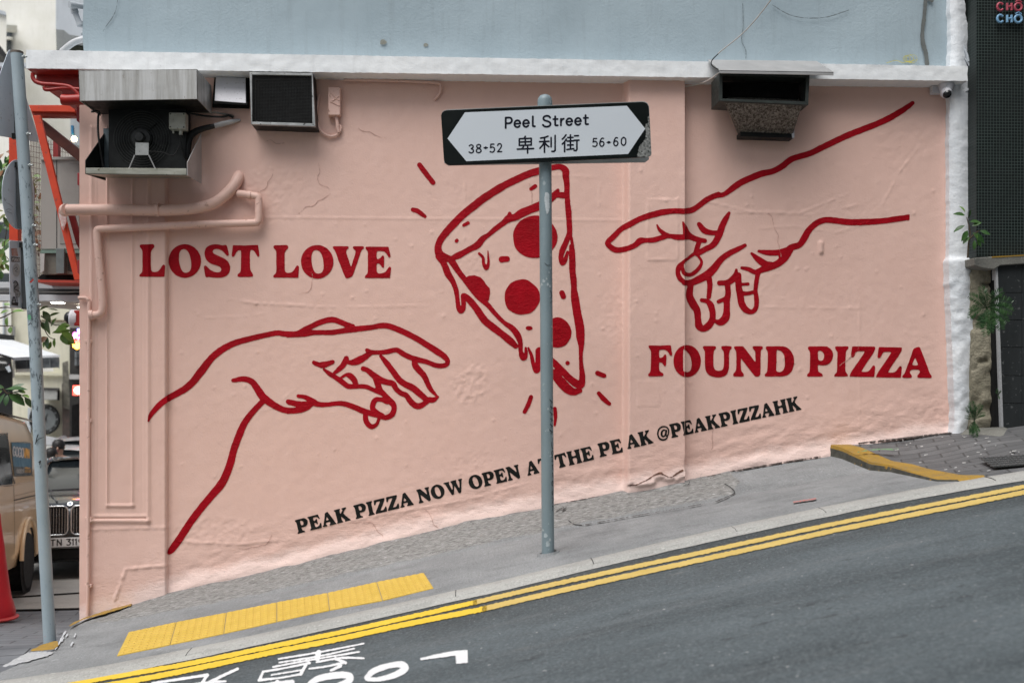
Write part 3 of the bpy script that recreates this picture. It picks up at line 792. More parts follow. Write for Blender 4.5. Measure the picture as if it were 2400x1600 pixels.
pz = Ink()
pz.st([(1745, 130, 38), (1640, 160, 44), (1560, 182, 44), (1480, 212, 44), (1390, 252, 44), (1300, 295, 44), (1220, 335, 44), (1150, 375, 47), (1070, 425, 46), (1000, 470, 47), (920, 525, 48), (850, 582, 48), (780, 635, 47), (720, 685, 46), (655, 745, 46), (600, 805, 47), (545, 860, 45), (500, 912, 44), (460, 962, 42), (428, 1010, 42), (400, 1090, 42), (420, 1180, 52), (500, 1225, 44), (550, 1242, 40)], **C)
pz.st([(1745, 130, 38), (1820, 117, 34), (1900, 110, 34), (1960, 155, 44), (1965, 230, 42), (1978, 320, 34), (1980, 450, 32), (1988, 560, 34), (1998, 660, 38), (2005, 760, 34), (2010, 850, 34), (2012, 930, 32)], **C)
pz.st([(2025, 940, 16), (2045, 1060, 20), (2052, 1180, 28), (2047, 1300, 35), (2050, 1400, 32), (2066, 1480, 32), (2067, 1570, 34)], **C)
pz.st([(2005, 930, 30), (1965, 1040, 34), (1925, 1130, 36), (1905, 1220, 30), (1925, 1284, 34), (1960, 1240, 28), (1985, 1150, 14)], **C)
pz.st([(2010, 1150, 14), (2030, 1230, 26), (2040, 1300, 32)], **C)
pz.st([(560, 1235, 26), (640, 1200, 40), (720, 1158, 36), (800, 1112, 36), (880, 1070, 42), (950, 990, 36), (1020, 940, 28), (1100, 872, 32), (1200, 798, 34), (1265, 745, 46), (1340, 728, 42), (1420, 682, 52), (1530, 632, 48), (1640, 590, 52), (1740, 530, 46), (1830, 452, 40), (1868, 398, 22)], **C)
pz.st([(1825, 452, 34), (1955, 460, 38)], **C); pz.st([(1280, 682, 22), (1270, 720, 30)], **C)
pz.st([(1540, 382, 22), (1592, 347, 24)], **C); pz.st([(714, 826, 18), (768, 798, 22)], **C); pz.st([(625, 1020, 22), (632, 1012, 22)], **C)
pz.st([(905, 1172, 16), (950, 1220, 18), (958, 1290, 20), (990, 1347, 28), (1018, 1290, 17), (1014, 1200, 11), (1012, 1138, 5)], **C)
pz.st([(1180, 1244, 38), (1244, 1238, 36)], **C)
pz.el((1588, 970), 273, 260, **C, wob=0.012)
pz.st([(105, 140, 34), (140, 200, 26), (175, 285, 28), (215, 350, 22), (240, 420, 20), (252, 500, 18), (262, 565, 20), (280, 585, 24), (300, 560, 20), (300, 500, 20), (300, 462, 20), (340, 490, 26), (400, 560, 28), (470, 660, 30), (540, 720, 30), (620, 780, 28), (680, 830, 30), (725, 872, 22)], **D_)
pz.st([(205, 182, 28), (260, 265, 24), (310, 330, 22), (360, 400, 20), (430, 480, 22), (500, 540, 20), (560, 610, 18), (630, 680, 18), (700, 730, 24), (745, 790, 26), (765, 850, 20), (768, 920, 18), (790, 965, 28), (810, 940, 16), (808, 890, 10)], **D_)
pz.st([(830, 888, 7), (855, 950, 14), (870, 1020, 16), (895, 1072, 24), (912, 1040, 24), (910, 960, 22), (914, 905, 22), (960, 920, 22), (1010, 985, 26), (1040, 1012, 28), (1100, 1070, 28), (1170, 1140, 28), (1225, 1180, 32), (1262, 1188, 28), (1270, 1120, 24), (1262, 1030, 18), (1258, 950, 16), (1262, 880, 22), (1256, 800, 34), (1250, 720, 36), (1228, 600, 34), (1210, 480, 32), (1200, 380, 23), (1190, 260, 26), (1188, 150, 26), (1180, 60, 18)], **D_)
pz.st([(1040, 1095, 34), (1090, 1160, 38), (1150, 1222, 38), (1200, 1247, 30), (1250, 1238, 20)], **D_)
pz.po([(312, 322), (340, 302), (385, 295), (440, 312), (470, 345), (485, 372), (515, 402), (519, 440), (508, 500), (480, 520), (430, 485), (390, 440), (345, 390)], **D_)
pz.el((779, 475), 146, 144, **D_, wob=0.016)
pz.el((1068, 764), 113, 124, **D_, wob=0.012)
pz.el((836, 727), 28, 18, **D_); pz.st([(1104, 440, 22), (1116, 470, 22)], **D_); pz.el((1150, 1012), 18, 18, **D_)
ink_mesh("pizza_drawing", pz, M_RED, on_wall, BLD)["label"] = "red outlined pizza slice with three round toppings and dripping cheese"
for pts, kw in [([(175, 88, 31), (250, 190, 32), (338, 302, 30)], C), ([(92, 635, 26), (150, 652, 30), (240, 718, 22)], C), ([(1395, 1095, 20), (1448, 1115, 19)], D_), ([(1405, 1258, 16), (1440, 1300, 20), (1490, 1344, 16)], D_), ([(852, 1290, 18), (830, 1350, 18), (800, 1408, 17)], D_), ([(1046, 1385, 16), (1052, 1450, 14), (1045, 1520, 9)], D_)]:
    ink_mesh("spark_mark", Ink().st(pts, **kw), M_RED, on_wall, BLD)

G = {}   # letter outlines traced from the wall, (outer loops, hole loops), pixel scale of the tracing
G['L'] = ([[(58, 125), (75, 105), (110, 100), (190, 100), (290, 94), (318, 105), (330, 135), (322, 160), (295, 190), (270, 230), (264, 280), (264, 450), (267, 540), (278, 585), (310, 605), (360, 605), (400, 590), (435, 555), (465, 505), (485, 478), (505, 472), (522, 485), (528, 520), (520, 620), (515, 680), (500, 696), (300, 695), (80, 694), (58, 685), (55, 665), (70, 645), (95, 620), (108, 585), (112, 500), (108, 380), (110, 260), (105, 215), (88, 180), (65, 155)]], [])
_oh = [(855, 190), (820, 205), (795, 245), (783, 310), (783, 390), (795, 470), (818, 540), (850, 595), (890, 618), (930, 618), (970, 600), (995, 560), (1006, 500), (1003, 420), (990, 340), (965, 265), (930, 215), (890, 192)]
_oo = [(888 + 298 * math.cos(a * math.pi / 20), 405 + 309 * math.sin(a * math.pi / 20)) for a in range(40)]
G['O'] = ([_oo], [_oh])
G['S'] = ([[(1580, 118), (1625, 108), (1652, 115), (1668, 150), (1690, 240), (1698, 285), (1685, 308), (1660, 308), (1640, 285), (1600, 240), (1560, 210), (1510, 190), (1460, 185), (1420, 198), (1402, 230), (1415, 262), (1450, 285), (1530, 320), (1620, 365), (1680, 415), (1712, 470), (1722, 530), (1712, 600), (1680, 650), (1625, 690), (1550, 710), (1470, 714), (1380, 705), (1330, 698), (1300, 704), (1275, 700), (1262, 670), (1250, 600), (1240, 520), (1250, 492), (1275, 490), (1300, 510), (1350, 560), (1410, 595), (1480, 613), (1530, 605), (1556, 575), (1552, 540), (1520, 508), (1450, 482), (1370, 455), (1310, 415), (1270, 360), (1252, 290), (1255, 225), (1280, 165), (1330, 125), (1400, 104), (1470, 100), (1530, 108)]], [])
G['T'] = ([[(1770, 130), (1800, 114), (2000, 120), (2210, 110), (2235, 120), (2245, 190), (2258, 290), (2250, 320), (2230, 325), (2210, 300), (2180, 250), (2150, 215), (2115, 200), (2092, 215), (2085, 290), (2085, 440), (2088, 540), (2100, 585), (2130, 630), (2142, 665), (2132, 690), (2100, 696), (1900, 698), (1865, 690), (1855, 668), (1870, 640), (1905, 608), (1915, 560), (1920, 440), (1922, 280), (1915, 215), (1890, 207), (1860, 218), (1830, 255), (1805, 305), (1785, 325), (1760, 320), (1748, 290), (1760, 200)]], [])
G['V'] = ([[(1175, 160), (1185, 140), (1220, 134), (1440, 134), (1465, 145), (1465, 170), (1440, 195), (1425, 225), (1432, 275), (1470, 390), (1510, 505), (1540, 420), (1575, 320), (1592, 250), (1588, 210), (1560, 185), (1545, 165), (1555, 140), (1590, 134), (1725, 136), (1747, 150), (1745, 175), (1710, 205), (1680, 270), (1630, 420), (1580, 570), (1545, 660), (1510, 700), (1450, 722), (1415, 715), (1395, 680), (1340, 550), (1275, 380), (1235, 265), (1210, 210)]], [])
G['E'] = ([[(1775, 165), (1790, 145), (1840, 142), (2170, 144), (2200, 155), (2215, 210), (2235, 300), (2230, 335), (2212, 340), (2195, 325), (2165, 275), (2130, 240), (2080, 226), (2010, 225), (1988, 240), (1982, 300), (1985, 350), (1998, 368), (2030, 362), (2060, 335), (2085, 308), (2105, 308), (2120, 330), (2120, 420), (2115, 515), (2100, 530), (2080, 518), (2050, 475), (2020, 452), (1992, 455), (1982, 485), (1982, 560), (1990, 605), (2015, 630), (2060, 632), (2110, 620), (2155, 590), (2195, 530), (2220, 510), (2240, 520), (2247, 550), (2235, 650), (2225, 705), (2205, 718), (1800, 718), (1770, 705), (1770, 680), (1795, 655), (1815, 620), (1820, 540), (1820, 340), (1820, 260), (1810, 220), (1785, 190)]], [])
G['F'] = ([[(65, 105), (85, 92), (230, 95), (390, 88), (408, 105), (418, 170), (428, 225), (420, 250), (398, 250), (380, 225), (350, 180), (310, 160), (255, 158), (230, 170), (225, 210), (230, 270), (245, 282), (275, 275), (300, 245), (318, 230), (335, 245), (338, 310), (332, 395), (318, 410), (300, 400), (275, 362), (245, 352), (228, 360), (225, 410), (230, 465), (245, 495), (280, 515), (293, 540), (283, 558), (260, 563), (80, 565), (60, 553), (62, 530), (85, 505), (95, 470), (100, 380), (102, 260), (98, 180), (82, 145), (68, 125)]], [])
G['O2'] = ([[(655 + 210 * math.cos(a * math.pi / 20), 332 + 246 * math.sin(a * math.pi / 20)) for a in range(40)]], [[(596, 166), (620, 162), (650, 185), (685, 225), (708, 275), (722, 340), (723, 400), (712, 460), (690, 490), (655, 500), (620, 487), (596, 460)]])
G['U'] = ([[(895, 130), (905, 105), (940, 100), (1070, 102), (1095, 115), (1095, 140), (1070, 170), (1060, 220), (1058, 320), (1060, 400), (1075, 450), (1105, 475), (1140, 480), (1180, 472), (1205, 445), (1217, 380), (1217, 260), (1212, 185), (1185, 150), (1178, 125), (1195, 102), (1310, 102), (1335, 115), (1333, 140), (1308, 175), (1298, 240), (1298, 370), (1292, 450), (1270, 520), (1225, 563), (1150, 580), (1070, 575), (1000, 552), (950, 500), (930, 420), (925, 300), (925, 190), (910, 155)]], [])
G['N'] = ([[(1375, 130), (1385, 108), (1480, 104), (1515, 110), (1545, 145), (1640, 270), (1698, 343), (1698, 260), (1695, 185), (1668, 150), (1658, 125), (1675, 104), (1790, 104), (1813, 118), (1812, 140), (1788, 165), (1782, 230), (1778, 380), (1778, 520), (1760, 558), (1720, 572), (1690, 560), (1650, 510), (1570, 410), (1485, 300), (1478, 310), (1478, 400), (1485, 480), (1515, 520), (1523, 545), (1510, 568), (1380, 568), (1360, 552), (1365, 525), (1395, 490), (1405, 430), (1408, 300), (1405, 200), (1390, 160)]], [])
G['D'] = ([[(1860, 135), (1870, 108), (1950, 105), (2110, 106), (2180, 122), (2240, 175), (2280, 245), (2293, 320), (2288, 400), (2260, 480), (2210, 535), (2150, 560), (2080, 567), (1870, 567), (1845, 555), (1848, 530), (1875, 500), (1885, 430), (1890, 290), (1885, 190), (1868, 160)]], [[(2028, 175), (2060, 168), (2100, 185), (2135, 235), (2148, 310), (2150, 400), (2135, 455), (2105, 490), (2060, 500), (2030, 488), (2020, 460), (2024, 330)]])
G['P'] = ([[(97, 150), (110, 125), (170, 120), (390, 120), (440, 130), (495, 170), (528, 230), (528, 300), (505, 370), (460, 420), (400, 445), (330, 448), (273, 443), (272, 490), (275, 540), (300, 568), (340, 590), (350, 615), (335, 637), (110, 640), (85, 625), (88, 600), (115, 575), (128, 530), (132, 400), (135, 270), (125, 205), (105, 175)]], [[(275, 205), (310, 195), (350, 218), (375, 255), (376, 300), (362, 345), (335, 368), (300, 365), (276, 340), (272, 270)]])
G['I'] = ([[(567, 150), (580, 122), (680, 122), (775, 118), (795, 135), (790, 160), (762, 190), (752, 240), (745, 350), (742, 450), (745, 545), (770, 585), (783, 610), (770, 635), (570, 638), (553, 620), (560, 598), (590, 570), (600, 510), (600, 400), (605, 290), (602, 215), (578, 178)]], [])
G['Z'] = ([[(855, 150), (875, 120), (1000, 122), (1235, 126), (1257, 145), (1250, 185), (1200, 275), (1100, 420), (1025, 545), (1040, 556), (1110, 558), (1155, 535), (1195, 480), (1220, 452), (1240, 450), (1255, 475), (1250, 570), (1238, 635), (1220, 646), (840, 640), (820, 628), (825, 595), (870, 520), (960, 390), (1040, 270), (1072, 212), (1040, 204), (965, 204), (930, 225), (900, 280), (880, 305), (855, 308), (838, 290), (845, 220)]], [])
G['A'] = ([[(1905, 185), (1930, 155), (1980, 133), (2010, 130), (2030, 145), (2060, 220), (2110, 350), (2160, 480), (2195, 580), (2228, 630), (2225, 655), (2205, 665), (2000, 660), (1982, 645), (1985, 615), (2010, 590), (2025, 555), (2010, 530), (1980, 520), (1900, 520), (1865, 535), (1852, 565), (1865, 595), (1888, 625), (1885, 652), (1865, 662), (1745, 662), (1722, 645), (1728, 620), (1765, 580), (1800, 480), (1850, 350), (1885, 250)]], [[(1945, 320), (1965, 365), (1990, 440), (1900, 440), (1915, 380)]])
G['K'] = ([[(0, 30), (20, 0), (240, 0), (260, 30), (235, 60), (225, 110), (225, 230), (330, 110), (345, 75), (320, 45), (325, 10), (350, 0), (490, 0), (515, 15), (510, 45), (470, 80), (350, 235), (500, 470), (560, 550), (580, 580), (555, 600), (345, 600), (330, 580), (345, 545), (330, 490), (235, 350), (225, 370), (225, 490), (240, 540), (265, 570), (250, 600), (20, 600), (0, 575), (25, 540), (40, 480), (40, 120), (25, 65)]], [])
G['H'] = ([[(0, 30), (20, 0), (230, 0), (255, 25), (230, 60), (220, 110), (220, 235), (380, 235), (380, 110), (370, 60), (345, 25), (370, 0), (580, 0), (600, 25), (575, 60), (560, 110), (560, 490), (575, 540), (600, 575), (580, 600), (370, 600), (345, 575), (370, 540), (380, 490), (380, 345), (220, 345), (220, 490), (230, 540), (255, 575), (230, 600), (20, 600), (0, 575), (25, 540), (40, 490), (40, 110), (25, 60)]], [])
G['W'] = ([[(0, 25), (20, 0), (250, 0), (270, 25), (245, 65), (250, 120), (320, 390), (375, 180), (345, 70), (320, 30), (340, 0), (575, 0), (595, 25), (570, 65), (575, 120), (640, 390), (700, 170), (700, 80), (670, 30), (690, 0), (840, 0), (860, 25), (825, 70), (790, 180), (700, 520), (670, 590), (620, 612), (570, 590), (540, 520), (455, 240), (370, 530), (340, 590), (290, 612), (245, 590), (215, 520), (90, 130), (60, 70)]], [])
def letter(ink, ch, o, k, sm=3):
    for P in G[ch][0]: ink.po(P, o, k, smooth=sm)
    for P in G[ch][1]: ink.po(P, o, k, hole=True, smooth=sm)
def word(name, items, label, mat=M_RED, wob=0.35, **kw):
    ob = None
    for i, (ch, o, k) in enumerate(items):
        ink = Ink(); letter(ink, ch, o, k)
        ob = ink_mesh(name, ink, mat, on_wall, BLD, wob=wob, seed=i, **kw)
        ob["label"] = label % ch[0]
g0 = (320, 560); h0 = (630, 560); i0 = (1510, 795); j0 = (1880, 795)
word("painted_letter", [('L', g0, 7.84), ('O', g0, 7.84), ('S', g0, 7.84), ('T', g0, 7.84)], "red serif letter %s of the word LOST", step=1.3)
word("painted_letter", [('L', (h0[0] + 3.6, h0[1] + 2), 7.84), ('O', (h0[0] + 0.2, h0[1] + 2), 7.84), ('V', h0, 7.84), ('E', h0, 7.84)], "red serif letter %s of the word LOVE", step=1.3)
word("painted_letter", [('F', i0, 6.533), ('O2', i0, 6.533), ('U', i0, 6.533), ('N', i0, 6.533), ('D', i0, 6.533)], "red serif letter %s of the word FOUND", step=1.3)
word("painted_letter", [('P', j0, 7.35), ('I', j0, 7.35), ('Z', j0, 7.35), ('Z', (j0[0] + 62.3, j0[1] + 1.7), 7.35), ('A', j0, 7.35)], "red serif letter %s of the word PIZZA", step=1.3)
NG = {}   # normalised glyphs: cap height 1
for ch, (outs, holes) in G.items():
    xs_ = [p[0] for P in outs for p in P]; ys_ = [p[1] for P in outs for p in P]
    top, bot = min(ys_), max(ys_)
    if ch == 'O': top += 10; bot -= 10
    if ch in 'NV': bot -= 6
    sc_ = 1.0 / (bot - top)
    nrm = lambda P: [((x - min(xs_)) * sc_, (y - bot) * sc_) for x, y in P]
    NG[ch] = ([nrm(P) for P in outs], [nrm(P) for P in holes], (max(xs_) - min(xs_)) * sc_)
def black_word(txt, p0, p1, h=32.5, gap=0.045, hs=None):
    tot = sum(NG[c][2] for c in txt) + gap * (len(txt) - 1)
    ux, uy = (p1[0] - p0[0]) / tot, (p1[1] - p0[1]) / tot       # per unit along the baseline
    ang = math.atan2(uy, ux)
    vx, vy = -math.sin(ang) * h, math.cos(ang) * h               # per unit down
    ink = Ink(); t = 0
    for c in txt:
        outs, holes, w_ = NG[c]
        for L_, hole in ((outs, False), (holes, True)):
            for P in L_:
                ink.po([(p0[0] + ux * (t + x) + vx * y, p0[1] + uy * (t + x) + vy * y) for x, y in P], hole=hole, smooth=2)
        t += w_ + gap
    return ink
for txt, p0, p1 in [("PEAK", (698, 1250), (822.5, 1218)), ("PIZZA", (834.5, 1215.5), (970, 1181.8)), ("NOW", (982, 1179), (1090.5, 1152)), ("OPEN", (1102.5, 1148), (1222, 1119)), ("AT", (1236.5, 1114.4), (1292, 1100.5)), ("THE", (1305, 1097.5), (1393, 1076)), ("PE", (1406, 1071), (1461, 1058.5)), ("AK", (1470.6, 1052.5), (1532, 1037.4)), ("PEAKPIZZAHK", (1574, 1026), (1878.5, 959))]:
    ob = ink_mesh("painted_word", black_word(txt, p0, p1), M_BLACK, on_wall, BLD, step=1.0, wob=0.2, seed=len(txt))
    ob["label"] = "black painted lettering %s in the sloping line" % txt
at = Ink()
at.st([(222, 745, 9), (190, 778, 12), (140, 783, 14), (95, 755, 13), (76, 700, 12), (85, 640, 12), (115, 600, 12), (165, 582, 12), (215, 595, 11), (240, 635, 11), (238, 690, 10), (222, 725, 10), (205, 722, 10), (204, 690, 10), (210, 640, 11)], (1530, 910), 6.533)
at.st([(195, 640, 12), (165, 635, 12), (138, 665, 16), (135, 710, 16), (158, 735, 12), (188, 712, 12), (200, 660, 12)], (1530, 910), 6.533)
at.st([(1, 824, 9), (4, 826, 9)], (1530, 910), 6.533)
ink_mesh("painted_symbol", at, M_BLACK, on_wall, BLD, step=0.8, wob=0.1)["label"] = "black painted at sign before the last word"
# ------------------------------------------------------------------ upper wall, ledge, corner strip
def quad_slab(name, corners, back, mat, parent, bevel=0.0, sub=None, amp=0.0, nscale=0.2, seed=0):
    """slab whose street face goes through four points TL,TR,BR,BL (world); extruded to plane Y=back"""
    TL, TR, BR, BL = [Vector(c) for c in corners]
    mb = MB()
    if sub:
        nx, nz = sub
        rows = []
        for j in range(nz + 1):
            v = j / nz; row = []
            for i in range(nx + 1):
                u = i / nx
                p = (TL * (1 - u) + TR * u) * (1 - v) + (BL * (1 - u) + BR * u) * v
                k = amp * (float(vn(p.x, p.z, nscale, seed, 4)) - 0.5)
                e = amp * (float(vn(p.x * 1.7, p.z * 1.7 + 9, nscale * 0.6, seed + 1, 3)) - 0.5)
                q = p + Vector((0, k, 0))
                if j in (0, nz): q.z += 0.7 * e
                if i in (0, nx): q.x += 0.9 * e
                row.append(q)
            rows.append(row)
        mb.grid(rows)
        for row, flip in ((rows[0], 1), (rows[-1], 0), ([r[0] for r in rows], 0), ([r[-1] for r in rows], 1)):
            mb.grid([row, [Vector((p.x, back, p.z)) for p in row]])
        return mb.build(name, mat, parent, smooth=50)
    f = [TL, TR, BR, BL]
    mb.prism(f, (0, back - TL.y, 0))
    return mb.build(name, mat, parent, bevel=bevel)

LY = -0.165
led = quad_slab("ledge", [PY(61, 117, LY), PY(2268, 155.5, LY), PY(2268, 190, LY), PY(61, 160, LY)], 0.35, M_WHITE, BLD, sub=(420, 8), amp=0.008, nscale=0.05, seed=31)
zl0, zl1 = PY(194, 119, 0).z, PY(2230, 155, 0).z
quad_slab("upper_wall", [(PY(194, 60, 0).x, 0.0, 6.3), (PY(2231, 60, 0).x, 0.0, 6.3), (PY(2229, 150, 0).x, 0.0, zl1 - 0.12), (PY(195, 119, 0).x, 0.0, zl0 - 0.12)], 5.5, M_BLUE, BLD, sub=(90, 40), amp=0.03, nscale=0.5, seed=41)
def crack(pts, r, nm="wall_crack", mat=None, Y=-0.012, wob=0.8):
    ink = Ink().st([(x, y, r if len(p) < 3 else p[2]) for p in pts for x, y in [p[:2]]], smooth=4)
    return ink_mesh(nm, ink, mat or M_CRACK, lambda a, b: PYa(a, b, Y), BLD, step=0.9, wob=wob, wscale=6)
M_CRACK = mk("dark_crack", (0.17, 0.20, 0.215), (0.13, 0.155, 0.165), 30, 0.9, 0)
M_STREAK = mk("grey_sealant_streak", (0.15, 0.16, 0.155), (0.12, 0.13, 0.125), 20, 0.9, 0.2, 40)
crack([(277, -10), (272, 22), (262, 44), (250, 60), (241, 75)], 0.7)
crack([(1740, -10), (1742, 60), (1738, 95), (1748, 118), (1748, 137)], 0.7)
crack([(1810, 12), (1850, 35), (1893, 43), (1940, 40), (1990, 24)], 0.9)
crack([(2170, -10, 4), (2168, 20, 4), (2165, 50, 4.5), (2162, 75, 4.5), (2163, 100, 5), (2170, 125, 5), (2173, 150, 5)], 5, "sealant_streak", M_STREAK, -0.015, 1.2)
crack([(2177, -4, 7), (2185, 2, 4)], 5, "sealant_streak", M_STREAK, -0.015, 1.2)
for (cx, cy, r) in [(898, 99, 8), (998, 106, 5.5)]:
    ink_mesh("filler_spot", Ink().el((cx, cy), r, r * 0.75, wob=0.06), mk("brown_filler", (0.27, 0.28, 0.25), (0.2, 0.2, 0.17), 40, 0.9, 0.1), lambda a, b: PYa(a, b, -0.014), BLD, step=1.0, wob=0.8)
M_HAIR = mk("hairline_crack", (.60, .385, .325), (.50, .31, .26), 30, .9, 0)
rc_ = random.Random(5)
for (x, y, ang, n_) in [(640, 395, 80, 8), (700, 500, 5, 10), (745, 380, 95, 9), (620, 335, -20, 6), (840, 300, 85, 7), (1090, 250, 90, 7), (1240, 430, 100, 6), (1395, 300, 88, 9), (1800, 500, 4, 12), (560, 1285, -8, 9), (820, 1225, -12, 9), (980, 1190, -10, 8), (700, 690, 2, 9), (1660, 1060, -6, 9), (2010, 800, 90, 9)]:
    pts = [(x, y)]
    for _ in range(n_):
        ang += rc_.uniform(-38, 38); l = rc_.uniform(5, 13)
        pts.append((pts[-1][0] + l * math.cos(R(ang)), pts[-1][1] + l * math.sin(R(ang))))
    ink_mesh("wall_crack", Ink().st([(a, b, .25 + .5 * math.sin(math.pi * (i + .3) / (len(pts)))) for i, (a, b) in enumerate(pts)], smooth=2), M_HAIR, on_wall, BLD, step=.8, wob=.7, wscale=4)
ink_mesh("wall_crack", Ink().st([(1472, 1137, .8), (1490, 1136, 1.2), (1503, 1130, 1.0), (1520, 1122, 1.0), (1533, 1113, 1.6), (1548, 1108, 2.6), (1556, 1112, 1.2), (1572, 1118, 1.0), (1588, 1108, 2.2), (1599, 1102, 2.4)], smooth=3), mk("exposed_brown_render", (.22, .11, .075), (.11, .06, .045), 40, .9, .2), on_wall, BLD, step=.8, wob=1.2, wscale=4)
# yellow chalk scribble on the upper wall near the right end
sc_ = Ink()
for k in range(3):
    sc_.st([(2125 + 8 * math.cos(a) * (1 + .3 * k) + 6 * k, 138 + 7 * math.sin(a) * (1 + .2 * k)) for a in np.linspace(0, 6.2, 12)], r=0.5)
sc_.st([(2078, 148), (2100, 142), (2118, 147), (2150, 140)], r=0.6)
ink_mesh("chalk_scribble", sc_, mk("yellow_chalk", (0.55, 0.50, 0.10), None, 20, 0.9, 0), lambda a, b: PYa(a, b, -0.02), BLD, step=0.7, wob=0.2)
# white painted corner strip at the right end, lumpy render
cs = [(2226, 2262, -30), (2227, 2262, 30), (2228, 2268, 57), (2228, 2268, 95), (2227, 2266, 150), (2226, 2270, 215), (2225, 2270, 300), (2224, 2270, 380), (2225, 2273, 450), (2225, 2276, 560), (2224, 2279, 606), (2224, 2284, 640), (2226, 2284, 700), (2230, 2283, 780), (2233, 2280, 850), (2235, 2276, 930), (2238, 2272, 985), (2232, 2262, 1013), (2232, 2258, 1030)]
rows = []
ysn = np.linspace(-200, 1030, 300)
for y in ysn:
    xl = np.interp(y, [c[2] for c in cs], [c[0] for c in cs]); xr = np.interp(y, [c[2] for c in cs], [c[1] for c in cs])
    row = []
    for i in range(11):
        u = i / 10
        jx = 4 * (float(vn(y, 3.0, 15, 51, 5)) - 0.5) * (1 - u) + 5 * (float(vn(y, 77.0, 11, 52, 5)) - 0.5) * u
        x = xl + (xr - xl) * u + jx
        Y = -0.055 - 0.02 * math.sin(math.pi * u) - 0.03 * float(sstep(600, 612, np.array(y))) + (0.009 + 0.016 * float(sstep(600, 640, np.array(y)))) * (float(vn(x, y, 17, 53, 5)) - 0.5)
        row.append(PY(x, y, Y))
    rows.append(row)
mb = MB().grid(rows)
for e in (0, -1): mb.grid([[r[e] for r in rows], [r[e] + Vector((0, 0.25, 0)) for r in rows]])
mb.build("corner_strip", M_WHITE2, BLD, smooth=70)

# red cornice under the overhang at the left end of the ledge
x0, xc = PY(61, 160, LY).x, XL
zt = PY(61, 160, LY).z
prof = [(x0 + 0.01, 0.0), (xc + 0.02, 0.0), (xc + 0.02, -0.215), (xc - 0.035, -0.215), (xc - 0.04, -0.165), (xc - 0.12, -0.150), (xc - 0.125, -0.115), (xc - 0.21, -0.10), (xc - 0.215, -0.070), (xc - 0.30, -0.058), (x0 + 0.01, -0.010)]
MB().prism([(p[0], -0.03, zt + p[1] + 0.004) for p in prof], (0, 3.1, 0)).build("cornice", M_REDPAINT, BLD, bevel=0.004)
MB().box((x0 + .005, -0.15, zt - .004), (xc + .03, -0.02, zt + .02)).build("overhang_soffit", M_REDPAINT, BLD)
MB().box((x0, 0.34, zt), (xc + 0.02, 3.0, PY(61, 117, LY).z)).build("ledge_return", M_WHITE, BLD)

# ------------------------------------------------------------------ pipes and fittings on the pink wall
def pipe(name, label, cat, pts, r, mat, group=None, o=(0, 0), k=1.0, n=14, smooth=5, extra=None, fillet=True):
    """pts: (px, py, Y)"""
    P = [PY(o[0] + p[0] / k, o[1] + p[1] / k, p[2]) for p in pts]
    root = thing(name, label, cat, P[0], group=group)
    MB().tube(P, r, n, smooth=smooth).build("tube", mat, root, smooth=60)
    if extra: extra(root)
    return root
q = dict(o=(150, 380), k=3.92)
def fl1(root):
    a, b = PY(153, 491, -0.105), PY(153, 491, 0.20)
    MB().tube([PY(157, 491, -0.105), PY(153, 492, -0.09), PY(152, 494, 0.0), b], 0.040, 14).build("elbow", M_PINKPIPE, root, smooth=60)
    MB().lathe([(0.041, -0.012), (0.046, -0.012), (0.046, 0.012), (0.041, 0.012)], PY(370, 492, -0.105), (1, 0, 0.02), 18).build("joint_collar", M_PINKPIPE, root)
pipe("wall_pipe", "thick pink painted pipe running level below the condenser and bending up", "pipe",
     [(28, 440, -.105), (160, 438, -.105), (420, 437, -.105), (680, 442, -.105), (850, 443, -.105), (1000, 441, -.10), (1120, 434, -.09), (1260, 415, -.08), (1380, 375, -.07), (1480, 305, -.06), (1555, 225, -.05), (1598, 150, -.02), (1608, 115, 0.04)], 0.0385, M_PINKPIPE, "pink painted pipes", **q, extra=fl1)
def fl2(root):
    MB().lathe([(0.022, -0.012), (0.030, -0.010), (0.030, 0.010), (0.022, 0.012)], PY(585, 458, -0.06), (0.9, 0, -0.1), 16).build("joint_collar", M_PINKPIPE, root)
    MB().lathe([(0.02, -0.02), (0.034, -0.012), (0.034, 0.012), (0.02, 0.02)], PY(215, 738, -0.085), (1, 0, 0.1), 12).build("joint_collar", M_PINKPIPE, root)
pipe("wall_pipe", "thinner pink painted pipe looping under the thick pipe and down the corner", "pipe",
     [(1600, 288, -.04), (1680, 300, -.055), (1760, 312, -.06), (1784, 325, -.06), (1790, 360, -.06), (1790, 440, -.06), (1788, 520, -.06), (1776, 548, -.06), (1745, 558, -.06), (1300, 570, -.07), (800, 592, -.09), (400, 612, -.09), (330, 616, -.09), (308, 628, -.09), (304, 665, -.09), (318, 850, -.09), (340, 1080, -.09), (355, 1270, -.09), (352, 1350, -.09), (335, 1388, -.09), (300, 1402, -.09), (250, 1400, -.085)], 0.026, M_PINKPIPE, "pink painted pipes", smooth=4, **q)
fl2(bpy.data.objects["wall_pipe.001"])
def brk(root):
    for y in (800, 985, 1215, 1372):
        c = PY(207, y, -0.066)
        MB().box((c.x - .022, c.y - .004, c.z - .012), (c.x + .022, c.y + .022, c.z + .012)).build("pipe_clip", M_PINKPIPE, root, bevel=0.003)
pipe("drain_pipe", "slim pink drain pipe down the left corner with a bent top", "pipe",
     [(184, 698, -.066), (198, 698, -.066), (204, 700, -.066), (208, 706, -.066), (209, 720, -.066), (208, 900, -.066), (207, 1100, -.066), (206.5, 1300, -.066), (205.5, 1447, -.066)], 0.0125, M_PINKPIPE, smooth=4, extra=brk)
